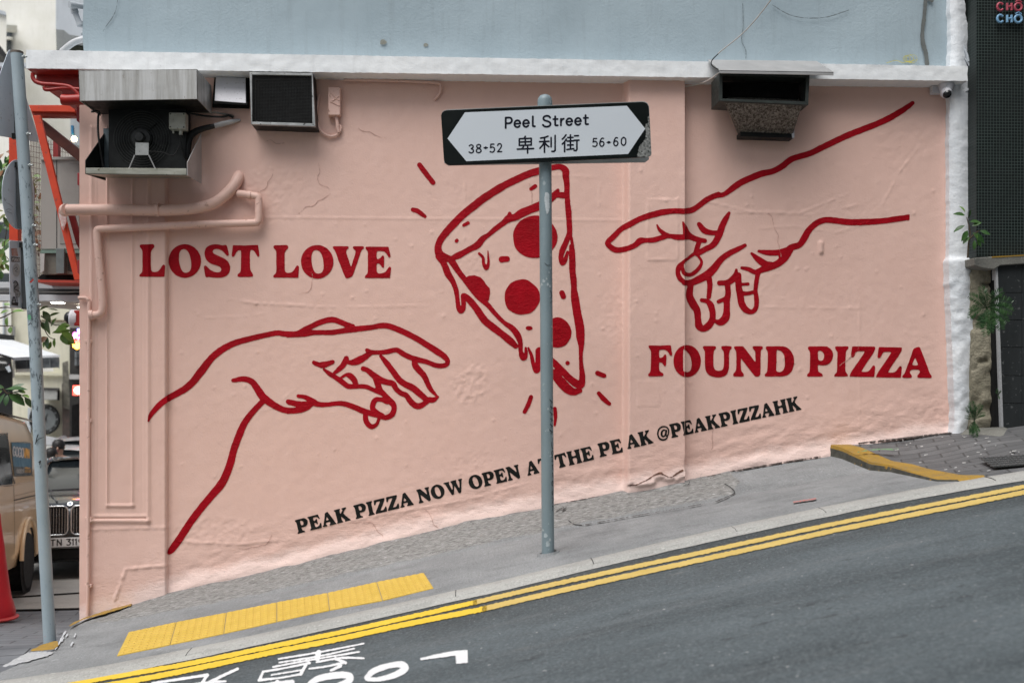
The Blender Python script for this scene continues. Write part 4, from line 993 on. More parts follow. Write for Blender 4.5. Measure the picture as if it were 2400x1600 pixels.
pipe("conduit", "thin pink conduit under the ledge ending in a short drop", "conduit",
     [(806, 188, -.022), (900, 189, -.022), (1000, 193, -.022), (1028, 196, -.022), (1033, 204, -.022), (1031, 218, -.022), (1022, 230, -.015), (1018, 234, 0.0)], 0.0095, M_PINKPIPE, smooth=3)

# junction box with its cable loop
c = PY(784, 236, -0.02)
jb = thing("junction_box", "pink painted cable box on the wall beside the mesh vent", "box", c)
a, b = PY(769, 271, -0.05), PY(798, 205, -0.05)
MB().box((a.x, -0.06, a.z), (b.x, 0.0, b.z)).build("cover", M_PINKPIPE, jb, bevel=0.006)
MB().tube([PY(773, 216, -.062), PY(795, 236, -.062)], .004, 6).tube([PY(795, 225, -.062), PY(774, 240, -.062)], .004, 6).tube([PY(774, 238, -.062), PY(795, 248, -.062)], .004, 6).build("cover_ribs", M_PINKPIPE, jb)
MB().tube([PY(787, 270, -.03), PY(790, 285, -.03), PY(791, 298, -.03), PY(794, 310, -.025)], .012, 8, smooth=3).build("cable", M_PINKPIPE, jb)
lp = [(748, 222), (744, 250), (742, 275), (746, 297), (757, 312), (772, 319), (786, 318), (797, 308), (798, 296), (790, 292)]
MB().tube([PY(x, y, -.018) for x, y in lp], .009, 8, smooth=4).build("cable", M_PINKPIPE, jb)

# ------------------------------------------------------------------ condenser unit at the top left
HY, HB = -0.42, -0.055
TL, TR, BR, BL = PY(184, 165.6, HY), PY(462, 162, HY), PY(463, 232.5, HY), PY(186, 237, HY)
cu = thing("condenser_unit", "open stainless steel condenser unit with hood and tray hung under the ledge", "air conditioner", PY(320, 300, -0.1))
def bk(p, y=HB): return Vector((p.x, y, p.z))
mb = MB()
tk = 0.006
mb.prism([TL, TR, BR, BL], (0, tk, 0))
mb.prism([TL, TR, bk(TR), bk(TL)], (0, 0, -tk))
mb.prism([TR, BR, bk(BR), bk(TR)], (-tk, 0, 0)); mb.prism([TL, BL, bk(BL), bk(TL)], (tk, 0, 0))
mb.build("hood", M_STEEL, cu, bevel=0.002)
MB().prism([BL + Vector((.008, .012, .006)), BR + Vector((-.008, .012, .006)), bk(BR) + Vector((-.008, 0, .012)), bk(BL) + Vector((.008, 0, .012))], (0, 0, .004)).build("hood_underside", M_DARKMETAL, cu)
# fan section between hood and tray, dark, set back
fx0, fx1 = PY(254, 300, -0.16).x, PY(436, 300, -0.16).x
fz0, fz1 = PY(300, 398, -0.16).z, PY(300, 255, -0.16).z
MB().box((fx0, -0.16, fz0 - .03), (fx1, -0.05, fz1 + .05)).build("fan_housing", M_DARKMETAL, cu, bevel=0.004)
fc = PY(160 + 658 / 3.794, 130 + 745 / 3.794, -0.165)
mb = MB()
for r in np.linspace(0.05, 0.185, 9):
    mb.tube([fc + Vector((r * math.cos(t), -0.012 - 0.02 * (1 - r / .19), r * math.sin(t))) for t in np.linspace(0, 2 * math.pi, 40)], .0022, 5, cap=False)
mb.build("fan_guard", mk("dusty_fan_guard", (.045, .05, .047), None, 20, .5, 0), cu)
mb = MB()
for k in range(5):
    t = k * 2 * math.pi / 5
    pts = [fc + Vector((r * math.cos(t + s_), 0.002 + 0.02 * s_, r * math.sin(t + s_))) for r, s_ in ((.04, -.2), (.17, -.45), (.18, .25), (.04, .3))]
    mb.prism(pts, (0, .004, 0))
mb.build("fan_blades", M_DARKMETAL, cu)
MB().lathe([(0.0, -.075), (.028, -.072), (.034, -.06), (.036, -.04), (.062, -.035), (.066, 0.0)], fc, (0, 1, 0), 28).build("fan_motor", mk("grey_motor", (0.035, 0.037, 0.036), None, 20, .5, .1), cu)
pl_ = [PY(160 + x / 3.794, 130 + y / 3.794, -0.255) for x, y in ((597, 775), (715, 778), (713, 886), (596, 886))]
MB().prism(pl_, (0, .004, 0)).build("motor_bracket", mk("speckled_zinc_plate", (0.46, 0.47, 0.46), (0.36, .37, .36), 12, .5, .05, 40, .3, spots=90, spot_c=(.08, .08, .07)), cu)
for s0, s1 in (((592, 886), (542, 1004)), ((716, 886), (772, 1004))):
    MB().tube([PY(160 + s0[0] / 3.794, 130 + s0[1] / 3.794, -.253), PY(160 + s1[0] / 3.794, 130 + s1[1] / 3.794, -.253)], .0045, 6).build("bracket_leg", M_SHEET, cu)
# junction box and cables on the unit
a, b = PY(160 + 893 / 3.794, 130 + 653 / 3.794, -.24), PY(160 + 1043 / 3.794, 130 + 507 / 3.794, -.24)
jb2 = MB().box((a.x, -.24, a.z), (b.x, -.17, b.z)).build("switch_box", M_BEIGEBOX, cu, bevel=.006)
mb = MB()
for x in (a.x + .012, b.x - .012):
    for z in (a.z + .012, b.z - .012): mb.lathe([(.0045, 0), (.0045, -.002), (0, -.002)], (x, -.241, z), (0, 1, 0), 8)
mb.build("screws", M_DARKMETAL, jb2)
mb = MB()
for (x, h_, r) in ((935, 38, .006), (1001, 52, .012)):
    t = PY(160 + x / 3.794, 130 + 655 / 3.794, -.21); u = PY(160 + x / 3.794, 130 + (655 + h_) / 3.794, -.21)
    mb.cyl(t, u, r)
mb.build("cable_gland", M_BEIGEBOX, jb2)
mb = MB()
mb.tube([PY(424, 316, -.21), PY(423, 330, -.2), PY(425, 345, -.2), PY(430, 360, -.18), PY(434, 375, -.15)], .006, 8, smooth=4)
mb.tube([PY(214, 262, -.2), PY(232, 262, -.2), PY(230, 275, -.2), PY(230, 310, -.2), PY(236, 360, -.2), PY(243, 398, -.2)], .007, 8, smooth=4)
mb.tube([PY(350, 355, -.26), PY(380, 357, -.26), PY(402, 365, -.26), PY(412, 358, -.24), PY(421, 340, -.22)], .004, 6, smooth=4)
mb.build("cable", M_RUBBER, cu)
# side gusset and pipes seen at the left of the fan
MB().box((fx0 - .055, -.10, fz0 - .02), (fx0 - .012, -.085, fz1 - .12)).build("mounting_plate", mk("blue_zinc_plate", (.20, .25, .28), (.14, .18, .2), 20, .5, .1), cu)
# tray
tf = [PY(199.5, 393.5, HY), PY(436.8, 395, HY), PY(437, 411.5, HY), PY(199.5, 408, HY)]
TB = -0.075
mb = MB()
mb.prism(tf, (0, tk, 0))
bl, br = tf[3], tf[2]
zt_b = PY(320, 417.5, TB).z
mb.prism([bl, br, Vector((br.x + .002, TB, zt_b)), Vector((bl.x, TB, zt_b))], (0, 0, tk))
mb.build("tray", M_TRAY, cu, bevel=.0015)
mb = MB()
pL = [PY(199.5, 376, HY), PY(199.5, 408, HY), Vector((tf[3].x + .005, TB, PY(226, 423, TB).z)), Vector((tf[3].x + .005, TB, PY(229, 308, TB).z))]
pR = [PY(438, 381, HY), PY(438, 411.5, HY), Vector((tf[2].x + .002, TB, PY(457, 430, TB).z)), Vector((tf[2].x + .002, TB, PY(457, 312, TB).z))]
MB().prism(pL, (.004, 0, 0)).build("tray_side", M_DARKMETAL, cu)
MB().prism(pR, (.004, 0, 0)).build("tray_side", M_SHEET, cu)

# refrigerant lines from the unit across the wall
def cab(name, label, cat, pts, r, mat, smooth=4, n=8):
    P = [PY(*p) for p in pts]
    root = thing(name, label, cat, P[0])
    MB().tube(P, r, n, smooth=smooth).build("tube", mat, root, smooth=60)
    return root
cab("insulated_hose", "black insulated hose rising from the condenser to a white taped end", "hose", [(436, 372, -.12), (438, 345, -.12), (443, 325, -.10), (455, 311, -.08), (478, 301, -.06), (505, 295, -.04)], [.030, .030, .026, .024, .020, .016], M_RUBBER)
MB().tube([PY(503, 295.3, -.043), PY(520, 291, -.035), PY(545, 285, -.025), PY(563, 281, -.01)], [.017, .02, .016, .008], 8, smooth=3).build("taped_end", mk("grey_white_tape", (.5, .5, .5), (.35, .35, .36), 25, .6, .2, 30), bpy.data.objects["insulated_hose"])
w1 = cab("electric_cable", "black cable pair leaving the condenser to the right", "cable", [(400, 260, -.12), (440, 265, -.10), (480, 272, -.05), (520, 274, -.03), (536, 271, -.02), (546, 276, -.012)], .007, M_RUBBER)
MB().tube([PY(430, 262, -.08), PY(470, 263, -.05), PY(505, 264, -.03), PY(528, 268, -.02), PY(548, 272, -.006)], .006, 8, smooth=4).build("tube", mk("grey_cable", (.25, .25, .23), None, 20, .5, .05), w1)

# white flap vent in its dark recess
vf = thing("flap_vent", "small square vent with a white flap between the condenser and the mesh vent", "vent", PY(540, 215, -.02))
def npx(x, y): return (160 + x / 3.794, 130 + y / 3.794)
q4 = lambda pts, Y: [PY(*npx(*p), Y) for p in pts]
MB().prism(q4([(1300, 182), (1610, 180), (1610, 470), (1580, 470), (1280, 462), (1290, 300)], -.016), (0, .03, 0)).build("recess", M_BLACKHOLE, vf)
fl = q4([(1312, 190), (1577, 200)], -.03) + q4([(1580, 425), (1300, 404)], -.12)
MB().prism(fl, (0, .008, 0)).build("flap", M_OFFWHITE, vf, bevel=.003)
MB().prism(q4([(1285, 404), (1300, 410), (1580, 430), (1594, 412), (1588, 440), (1290, 424)], -.11), (0, .01, 0)).build("flap_lip", M_DARKMETAL, vf)

# mesh vent box
mv = thing("mesh_vent", "black wire mesh exhaust vent in a metal frame under the ledge", "vent", PY(660, 230, -.05))
GYf = -0.17
o4 = q4([(1612, 150), (2172, 158), (2197, 632), (1626, 612)], GYf)
i4 = q4([(1634, 172), (2165, 180), (2170, 605), (1636, 590)], GYf)
mb = MB()
for k in range(4):
    mb.prism([o4[k], o4[(k + 1) % 4], i4[(k + 1) % 4], i4[k]], (0, .03, 0))
mb.build("frame", mk("painted_vent_frame", (.42, .43, .43), (.25, .26, .26), 16, .5, .2, 40, .3, spots=45, spot_c=(.06, .06, .06)), mv, bevel=.002)
mb = MB()
for k in range(4):
    a, b = o4[k], o4[(k + 1) % 4]
    mb.prism([a + Vector((0, .028, 0)), b + Vector((0, .028, 0)), Vector((b.x, -.0, b.z)), Vector((a.x, -.0, a.z))], Vector(((0, 0, -.004), (-.004, 0, 0), (0, 0, .004), (.004, 0, 0))[k]))
mb.build("duct", M_DARKMETAL, mv)
MB().prism([p + Vector((0, .12, 0)) for p in i4], (0, .01, 0)).build("duct_back", M_BLACKHOLE, mv)
mb = MB()
lp2 = lambda a, b, t: a * (1 - t) + b * t
for t in np.linspace(0, 1, 40)[1:-1]:
    mb.tube([lp2(i4[0], i4[1], t) + Vector((0, .012, 0)), lp2(i4[3], i4[2], t) + Vector((0, .012, 0))], .0012, 4, cap=False)
for t in np.linspace(0, 1, 34)[1:-1]:
    mb.tube([lp2(i4[0], i4[3], t) + Vector((0, .014, 0)), lp2(i4[1], i4[2], t) + Vector((0, .014, 0))], .0014, 4, cap=False)
mb.build("wire_mesh", mk("dark_wire", (.022, .024, .024), (.012, .012, .012), 30, .6, 0), mv)

# right-hand exhaust vent with sloping roof sheet and funnel
ev_ = thing("exhaust_vent", "dark exhaust vent with grey roof sheet and speckled metal funnel under the ledge", "vent", PY(1790, 200, -.2))
r4 = lambda pts, Y: [PY(1600 + x / 2.94, y / 2.94, Y) for x, y in pts]
RYb, RYf = -0.175, -0.41
rf = r4([(172, 412), (925, 421)], RYb) + r4([(1040, 497), (253, 483)], RYf)
mb = MB().prism(rf, (0, 0, -.006))
f1, f2 = rf[3], rf[2]
mb.prism([f1, f2, f2 + Vector((0, 0, -.022)), f1 + Vector((0, 0, -.022))], (0, .006, 0))
mb.build("roof_sheet", M_SHEET, ev_, bevel=.001)
BYf = -0.345
b4 = r4([(252, 502), (876, 516), (866, 724), (252, 696)], BYf)
n4 = r4([(275, 520), (852, 532), (845, 700), (275, 680)], BYf)
mb = MB()
for k in range(4): mb.prism([b4[k], b4[(k + 1) % 4], n4[(k + 1) % 4], n4[k]], (0, .012, 0))
MBb = mb
for k in range(4):
    a, b = b4[k], b4[(k + 1) % 4]
    mb.prism([a + Vector((0, .012, 0)), b + Vector((0, .012, 0)), b + Vector((0, .22, 0)), a + Vector((0, .22, 0))], Vector(((0, 0, -.005), (-.005, 0, 0), (0, 0, .005), (.005, 0, 0))[k]))
mb.build("hood_box", mk("dark_green_grey_steel", (.05, .06, .055), (.03, .035, .033), 14, .5, .15, 40, .3), ev_, bevel=.002)
MB().prism([p + Vector((0, .15, 0)) for p in n4], (0, .01, 0)).build("opening", M_BLACKHOLE, ev_)
ft = r4([(283, 698), (824, 724)], BYf + .02); fb = r4([(760, 926), (402, 911)], -.10)
tt = r4([(345, 640), (790, 650)], -.05)
fb2 = [Vector((fb[0].x, -.02, fb[0].z)), Vector((fb[1].x, -.02, fb[1].z))]
mb = MB().hexa([fb[1], fb[0], fb2[0], fb2[1], ft[0], ft[1], tt[1], tt[0]])
mb.build("funnel", M_GALV, ev_, bevel=.002)
e4 = r4([(398, 908), (768, 925), (766, 952), (398, 940)], -.105)
MB().prism(e4, (0, .1, 0)).build("throat", M_DARKMETAL, ev_, bevel=.003)
MB().prism(r4([(752, 925), (770, 880), (770, 950), (755, 950)], -.108), (0, .05, 0)).build("white_flashing", M_OFFWHITE, ev_)

# thin wire running down to the exhaust vent
wr = thing("overhead_wire", "thin pale wire slanting down to the exhaust vent roof", "wire", PY(1700, 110, -.3))
MB().tube([PY(1830, -40, -1.0), PY(1807, 0, -.85), PY(1750, 70, -.65), PY(1690, 120, -.5), PY(1684, 126, -.48)], .004, 6, smooth=3).build("cable", M_CABLEW, wr)
MB().tube([PY(1684, 126, -.48), PY(1670, 140, -.46), PY(1667, 150, -.46), PY(1672, 157, -.47), PY(1684, 163, -.47)], .0035, 6, smooth=4).build("cable", M_RUBBER, wr)
MB().tube([PY(1684, 171, -.44), PY(1665, 185, -.3), PY(1640, 197, -.1), PY(1600, 203, -.03), PY(1570, 196, -.02), PY(1553, 189, -.01)], .0042, 6, smooth=4).build("cable", M_CABLEW, wr)

# security camera
cc = thing("security_camera", "white dome security camera under the right end of the ledge", "camera", PY(2220, 210, -.1))
a, b = PY(2182, 221, -.03), PY(2203, 203, -.03)
MB().box((a.x, -.05, a.z), (b.x, -.005, b.z)).build("base_plate", M_OFFWHITE, cc, bevel=.004)
o_ = PY(2218, 199, -.09)
MB().lathe([(.0, .004), (.052, .004), (.054, -.004), (.046, -.035), (.042, -.05), (.0, -.052)], o_, (.05, 0, 1), 28).build("housing", M_OFFWHITE, cc)
ball = PY(2217, 217, -.105)
prof = [(.041 * math.sin(t), -.041 * math.cos(t)) for t in np.linspace(0, math.pi, 14)]
MB().lathe(prof, ball, (0, 0, 1), 24).build("eyeball", M_OFFWHITE, cc)
MB().lathe([(0, -.044), (.024, -.040), (.030, -.030), (.031, -.026)], ball, Vector((0, .75, .66)), 22).build("lens", mk("camera_lens_black", (.01, .01, .012), None, 10, .12, 0, spec=.6), cc)
MB().tube([PY(2236, 215, -.06), PY(2258, 217, -.06), PY(2271, 208, -.06), PY(2277, 190, -.075), PY(2277, 170, -.075), PY(2271, 150, -.07), PY(2262, 140, -.06), PY(2250, 137.5, -.06), PY(2240, 142, -.06), PY(2236, 152, -.06)], .0085, 8, smooth=5).build("cable_conduit", mk("grey_flex_conduit", (.5, .53, .56), None, 30, .5, .1), cc)
MB().tube([PY(2253, 92, -.05), PY(2258, 108, -.06), PY(2266, 128, -.07), PY(2270, 145, -.075)], .009, 8, smooth=4).build("cable_conduit", mk("grey_flex_conduit_b", (.48, .52, .56), None, 30, .5, .1), cc)
# ------------------------------------------------------------------ ground, road, footpath, kerb
def struct(o): o["kind"] = "structure"; return o
M_GROUND = mk("city_ground", (0.20, 0.20, 0.20), None, 0.5, 0.9, 0)
struct(MB().add([(-150, -150, -3.2), (150, -150, -3.2), (150, 200, -3.2), (-150, 200, -3.2)], [(0, 1, 2, 3)]).build("ground", M_GROUND))
# brick paved pavement (left) falling away behind the corner
def xl_at(Y):
    return float(np.interp(-Y, [0, .3, .55, .8, 1.1, 1.35, 1.72], [PY(196, 1450, 0).x, PY(172, 1468, -.3).x, PY(152, 1480, -.55).x, PY(141, 1492, -.8).x, PY(127, 1518, -1.1).x, PY(50, 1540, -1.35).x, PY(-70, 1590, -1.72).x]))
ys = np.concatenate([np.linspace(-2.6, 2.85, 40)])
def joint_shift(x): return 0.10 * (x + 4)
rows = []
for Y in ys:
    rows.append([(x, Y + (0.12 * (x + 3.5) if Y > 2.8 else 0), float(z_brick(np.array(Y)))) for x in np.linspace(-9, XL + 0.25, 24)])
struct(MB().grid(rows).build("pavement", M_BRICKPAVE))
rows = []
for Y in np.concatenate([np.linspace(2.80, 8, 30), np.linspace(9, 60, 12)]):
    rows.append([(x, Y + (0.12 * (x + 3.5) if Y < 2.9 else 0), float(z_brick(np.array(Y))) - 0.004) for x in np.linspace(-22, 14, 40)])
struct(MB().grid(rows).build("side_road", M_SIDEROAD))
# dark slot drain between paving and side road, part of the side road
sl = []
for x in np.linspace(-9, XL + .2, 20):
    Y = 2.84 + 0.12 * (x + 3.5)
    sl.append((x, Y, float(z_brick(np.array(Y))) + .006))
sr = bpy.data.objects["side_road"]
mbx = MB().tube(sl, .014, 6); mbx.build("drain_gap", M_BLACKHOLE, sr)
MB().tube([(x, 3.9 + .55 * (x + 4.6), float(z_brick(np.array(3.9 + .55 * (x + 4.6)))) + .004) for x in np.linspace(-7, -2.5, 14)], .011, 6).build("expansion_joint", M_BLACKHOLE, sr)

# footpath: smooth broomed concrete with a rough rendered strip along the wall
YS = np.concatenate([np.linspace(0.06, -0.55, 26), np.linspace(-0.58, -1.72, 34)])
NXF = 520
V = []; K = []
for Y in YS:
    xl = xl_at(min(Y, 0)); X = np.linspace(xl, 7.5, NXF)
    X[1:] = xl + (7.5 - xl) * np.linspace(0, 1, NXF)[1:]
    Z = z_foot(X, min(Y, 0.0))
    edge_px = np.interp(X, [_B[0][0], _B[0][-1]], [1, 1])
    strip = np.clip(0.5 + (Y + 0.50) / 0.16, 0, 1)
    # the rough strip ends where a patch of asphalt reaches the wall
    qx, _ = to_px(np.stack([X, np.full_like(X, Y), Z], 1))
    strip = strip * (1 - sstep(1700, 1725, qx + 40 * (vn(X, np.full_like(X, Y), .3, 71, 3) - .5) * 2)) * sstep(150, 330, qx + 60 * (Y + .0) * -1)
    Z = Z + strip * 0.022 * (vn(X * .6, np.full_like(X, Y), 0.07, 72, 4) - 0.5) + 0.006 * (vn(X, np.full_like(X, Y), .25, 73, 3) - .5)
    Z = Z + strip * 0.012
    V.append(np.stack([X, np.full_like(X, Y), Z], 1)); K.append(strip)
V = np.array(V); K = np.array(K)
n0, n1 = V.shape[:2]
idx = np.arange(n0 * n1).reshape(n0, n1)
faces = np.stack([idx[:-1, :-1], idx[1:, :-1], idx[1:, 1:], idx[:-1, 1:]], -1).reshape(-1, 4)
side = np.stack([V[:, 0, 0] - 0.03, V[:, 0, 1], np.full(n0, -0.35)], 1)
allv = np.concatenate([V.reshape(-1, 3), side])
s_i = n0 * n1 + np.arange(n0)
faces = faces.tolist() + [[int(idx[i, 0]), int(s_i[i]), int(s_i[i + 1]), int(idx[i + 1, 0])] for i in range(n0 - 1)]
fp = struct(link_mesh("footpath", allv, faces, M_FOOT, attrs={"strip": np.concatenate([K.ravel(), np.zeros(n0)])}, smooth=50, recalc=False))
# painted ochre edge at the low left end of the footpath
def zf(X, Y): return z_foot(np.asarray(X), np.minimum(np.asarray(Y), 0.0))
def on_foot(lift):
    def f(px, py):
        return hitv(px, py, zf) + np.array([0, 0, lift])
    return f
zoomL = dict(o=(0, 1380), k=5.113)
ink_mesh("painted_edge", Ink().po([(1500, 215), (1580, 200), (1560, 240), (1300, 320), (1000, 400), (850, 480), (815, 485), (870, 440), (985, 392), (1100, 345), (1310, 285)], **zoomL), M_YEL_EDGE, on_foot(.022), fp, step=1.6, wob=1.6)
ink_mesh("painted_edge", Ink().po([(690, 640), (700, 700), (640, 745), (540, 755), (350, 765), (440, 715), (560, 668)], **zoomL), M_YEL_EDGE, on_foot(.012), fp, step=1.6, wob=1.6)
ink_mesh("cement_patch", Ink().po([(340, 768), (540, 755), (650, 770), (560, 815), (330, 880), (60, 945), (10, 940), (150, 870)], **zoomL), M_PALECON, on_foot(.007), fp, step=1.6, wob=2.2)
# pale splashes at the nose of the ramp
for pts in ([(790, 520), (745, 590), (720, 640), (690, 700), (660, 745)], [(905, 555), (895, 580)], [(870, 660), (850, 695)], [(805, 560), (790, 585)], [(760, 600), (738, 640)]):
    ink_mesh("cement_patch", Ink().st([(a, b, 9) for a, b in pts], **zoomL), mk("white_splash", (.50, .52, .54), (.40, .42, .44), 20, .8, .1), on_foot(.010), fp, step=1.3, wob=1.8, wscale=4)
M_JOINT = mk("dark_joint", (.075, .075, .072), (.04, .04, .04), 30, .95, 0)
def joint(pts, r, lift, nm="crack_line", mat=None):
    ink_mesh(nm, Ink().st([(a, b, r) for a, b in pts], smooth=3), mat or M_JOINT, on_foot(lift), fp, step=1.0, wob=0.9, wscale=5)
joint([(1313, 1207), (1328, 1219), (1345, 1231), (1364, 1233)], 1.0, .010)
joint([(1304, 1206), (1312, 1201), (1322, 1197), (1318, 1206), (1327, 1196)], .9, .024)
joint([(1364, 1234), (1500, 1210), (1600, 1193), (1680, 1178)], .5, .012)
joint([(1680, 1178), (1712, 1164), (1722, 1157), (1712, 1145), (1690, 1133), (1665, 1124)], .8, .012)
joint([(1600, 1143), (1616, 1138), (1612, 1147)], .8, .030)
joint([(1640, 1121), (1668, 1114), (1655, 1118)], 1.2, .030)
# dirt packed along the foot of the wall
M_GRIME = mk("packed_black_dirt", (.07, .06, .055), (.03, .027, .025), 40, .95, .3, 60, spots=30, spot_c=(.25, .2, .18))
def wall_foot(x0, x1, r, dy=2.0, wob=1.6, chip=.3):
    px = np.arange(x0, x1, 12); ins = np.array([PY(float(x), 1000, 0).x for x in px])
    _, py = to_px(np.stack([ins, np.full(len(px), -.03), zf(ins, np.full(len(px), -.03))], 1))
    ink_mesh("dirt_line", Ink().st([(float(a), float(b) + dy * .5, r) for a, b in zip(px, py)], smooth=2), M_GRIME, on_foot(.012), fp, step=.9, wob=wob, wscale=5, chip=chip)
wall_foot(1610, 1930, .9, 1.0, 1.3, .12); wall_foot(1300, 1460, .6, 1.0, 1.2, .2)
# faint red spray dashes
for pts in (((1860, 1180), (1885, 1176), (1912, 1172)), ((2055, 1047), (2078, 1043))):
    ink_mesh("spray_dash", Ink().st([(a, b, 1.6) for a, b in pts]), mk("faded_red_spray", (.42, .16, .15), (.3, .17, .16), 60, .9, 0), on_foot(.010), fp, step=1.0, wob=1.6, wscale=4)

# kerb stones with a rounded nose, worn low against the resurfaced road
xs = np.linspace(-4.2, 7.6, 420)
zk, zg = zK(xs), zG(xs)
def kerb_profile(i):
    a, b = zk[i], zg[i]
    h_ = max(.02, a - b)
    jt = 0.004 * (vn(np.array(xs[i]), np.array(1.0), .08, 81, 3) - .5)
    return [(xs[i], -1.71, a - .01), (xs[i], -1.725, a + .003 + jt), (xs[i], -1.80, a + .001 + jt), (xs[i], -1.835, a - .006 + jt), (xs[i], -1.852, a - .016), (xs[i], -1.858, b + .25 * h_), (xs[i], -1.862, b - .03)]
_kr = MB().grid([kerb_profile(i) for i in range(len(xs))])
kerb = struct(link_mesh("kerb", _kr.v, _kr.f, M_KERB, smooth=60, attrs={"dirt": np.tile([0, 0, .05, .3, .65, .9, 1.0], len(xs))}))
for px in (1068, 1389, 1722.5, 1930, 2325, 440):
    X0 = hit(px, 1000 + 0, lambda X, Y: zK(np.asarray(X)), -6, -1.75)[0]
    # locate the joint by its column
    for _ in range(6):
        qx, _q = to_px(np.array([X0, -1.80, float(zK(np.array(X0)))])); X0 += (px - qx) / 440
    z0, z1 = float(zK(np.array(X0))), float(zG(np.array(X0)))
    P_ = kerb_profile(int(np.argmin(np.abs(xs - X0))))
    MB().tube([(X0, q[1], q[2] + .0005) for q in P_[1:6]], .0024, 5).build("kerb_joint", M_JOINT, kerb)
# road sheet
YR = np.concatenate([np.linspace(-1.855, -2.6, 12), np.linspace(-2.8, -14, 24)])
rows = [[(x, Y, float(z_road(np.array(x), np.array(Y)))) for x in np.linspace(-9, 9, 90)] for Y in YR]
road = struct(MB().grid(rows).build("road", M_ASPH))
# cement haunch strip in the gutter
rows = [[(x, -1.856 - .0 * j - wd, float(z_road(np.array(x), np.array(-1.9))) + (.018, .008, .0035)[j]) for j, wd in enumerate((0, .012, .03 + .02 * float(vn(np.array(x), np.array(0.0), .12, 82, 3))))] for x in np.linspace(-4.2, 7.5, 500)]
MB().grid(rows).build("gutter_mortar", M_KERB, road)
def on_road(lift):
    zr = lambda X, Y: z_road(np.asarray(X), np.asarray(Y))
    def f(px, py):
        return hitv(px, py, zr, -6.9, -1.5) + np.array([0, 0, lift])
    return f
l1 = [(60, 1628), (204, 1597), (293, 1581.5), (380, 1567), (460, 1552.5), (620, 1519), (800, 1482), (950, 1449), (1106, 1414), (1275, 1375), (1440, 1339), (1600, 1305), (1770, 1268), (1940, 1231.5), (2110, 1198), (2280, 1165), (2400, 1141.6), (2560, 1110)]
l2 = [(60, 1648), (204, 1616), (323, 1594), (460, 1567), (620, 1533), (800, 1497), (950, 1464), (1127, 1429), (1275, 1394), (1440, 1357), (1600, 1322), (1770, 1285), (1940, 1247.5), (2110, 1213), (2280, 1179), (2400, 1154.6), (2560, 1122)]
def split_line(l, xcut, first):
    y = np.interp(xcut, [p[0] for p in l], [p[1] for p in l])
    return ([p for p in l if p[0] < xcut] + [(xcut, y)]) if first else ([(xcut, y)] + [p for p in l if p[0] > xcut])
def flat_band(name, l, hw, mat, lift, label):
    P = catmull([(a, b) for a, b in l], 44)
    P = [p for i, p in enumerate(P)]
    up = []; dn = []
    for i, p in enumerate(P):
        h0 = hw(p[0])
        r = 1.7 * (float(vn(np.array(p[0]), np.array(p[1]), 4, 91, 4)) - .5) * 2
        r2 = 1.7 * (float(vn(np.array(p[0]), np.array(p[1]) + 400, 4, 92, 4)) - .5) * 2
        up.append((p[0], p[1] - h0 + r)); dn.append((p[0], p[1] + h0 + r2))
    f = on_road(lift)
    U = f(*zip(*up)); W = f(*zip(*dn)); M = 0.5 * (U + W)
    o = MB().grid([list(map(tuple, U)), list(map(tuple, M)), list(map(tuple, W))]).build(name, mat, road)
    o["label"] = label
hw_old = lambda x: 6.3 - 0.9 * (x - 1100) / 1300
hw_new = lambda x: 5.9 + 0.3 * (1100 - x) / 900
flat_band("yellow_line", split_line(l1, 1108, False), lambda x: hw_old(x) * .86, M_YEL_OLD, .004, "worn pale yellow line next to the kerb")
flat_band("yellow_line", split_line(l2, 1130, False), lambda x: hw_old(x) * 1.0, M_YEL_OLD, .004, "worn pale yellow line farther from the kerb")
flat_band("yellow_line", split_line(l1, 1108, True), lambda x: hw_new(x) * .93, M_YEL_NEW, .004, "bright repainted yellow line next to the kerb")
flat_band("yellow_line", split_line(l2, 1130, True), lambda x: hw_new(x) * 1.05, M_YEL_NEW, .004, "bright repainted yellow line farther from the kerb")
zr_ = dict(o=(200, 1480), k=2.5565)
def rmark(ink, label):
    o = ink_mesh("road_lettering", ink, M_ROADWHITE, on_road(.004), road, step=1.2, wob=0.9, wscale=6)
    o["label"] = label
rmark(Ink().po([(2005, 162), (2100, 140), (2215, 118), (2290, 112), (2292, 190), (2222, 196), (2220, 146), (2120, 160), (2010, 174)], **zr_), "white upside down letter L")
rmark(Ink().st([(1685, 280, 14), (1720, 245, 18), (1770, 222, 18), (1830, 205, 16), (1895, 200, 20), (1918, 222, 20), (1890, 245, 20), (1840, 268, 17), (1760, 288, 13), (1695, 288, 12), (1685, 280, 14)], **zr_), "white upside down letter O beside the L")
rmark(Ink().st([(1330, 330, 14), (1380, 292, 18), (1450, 272, 20), (1550, 262, 20), (1588, 275, 20), (1570, 305, 20), (1480, 340, 17), (1380, 350, 14), (1330, 330, 14)], **zr_), "white upside down letter O cut by the bottom of the picture")
rmark(Ink().st([(1000, 345, 14), (1100, 322, 14), (1240, 305, 14)], **zr_).st([(1150, 300, 10), (1120, 345, 12)], **zr_), "white upside down letter K cut by the bottom of the picture")
ch = Ink()
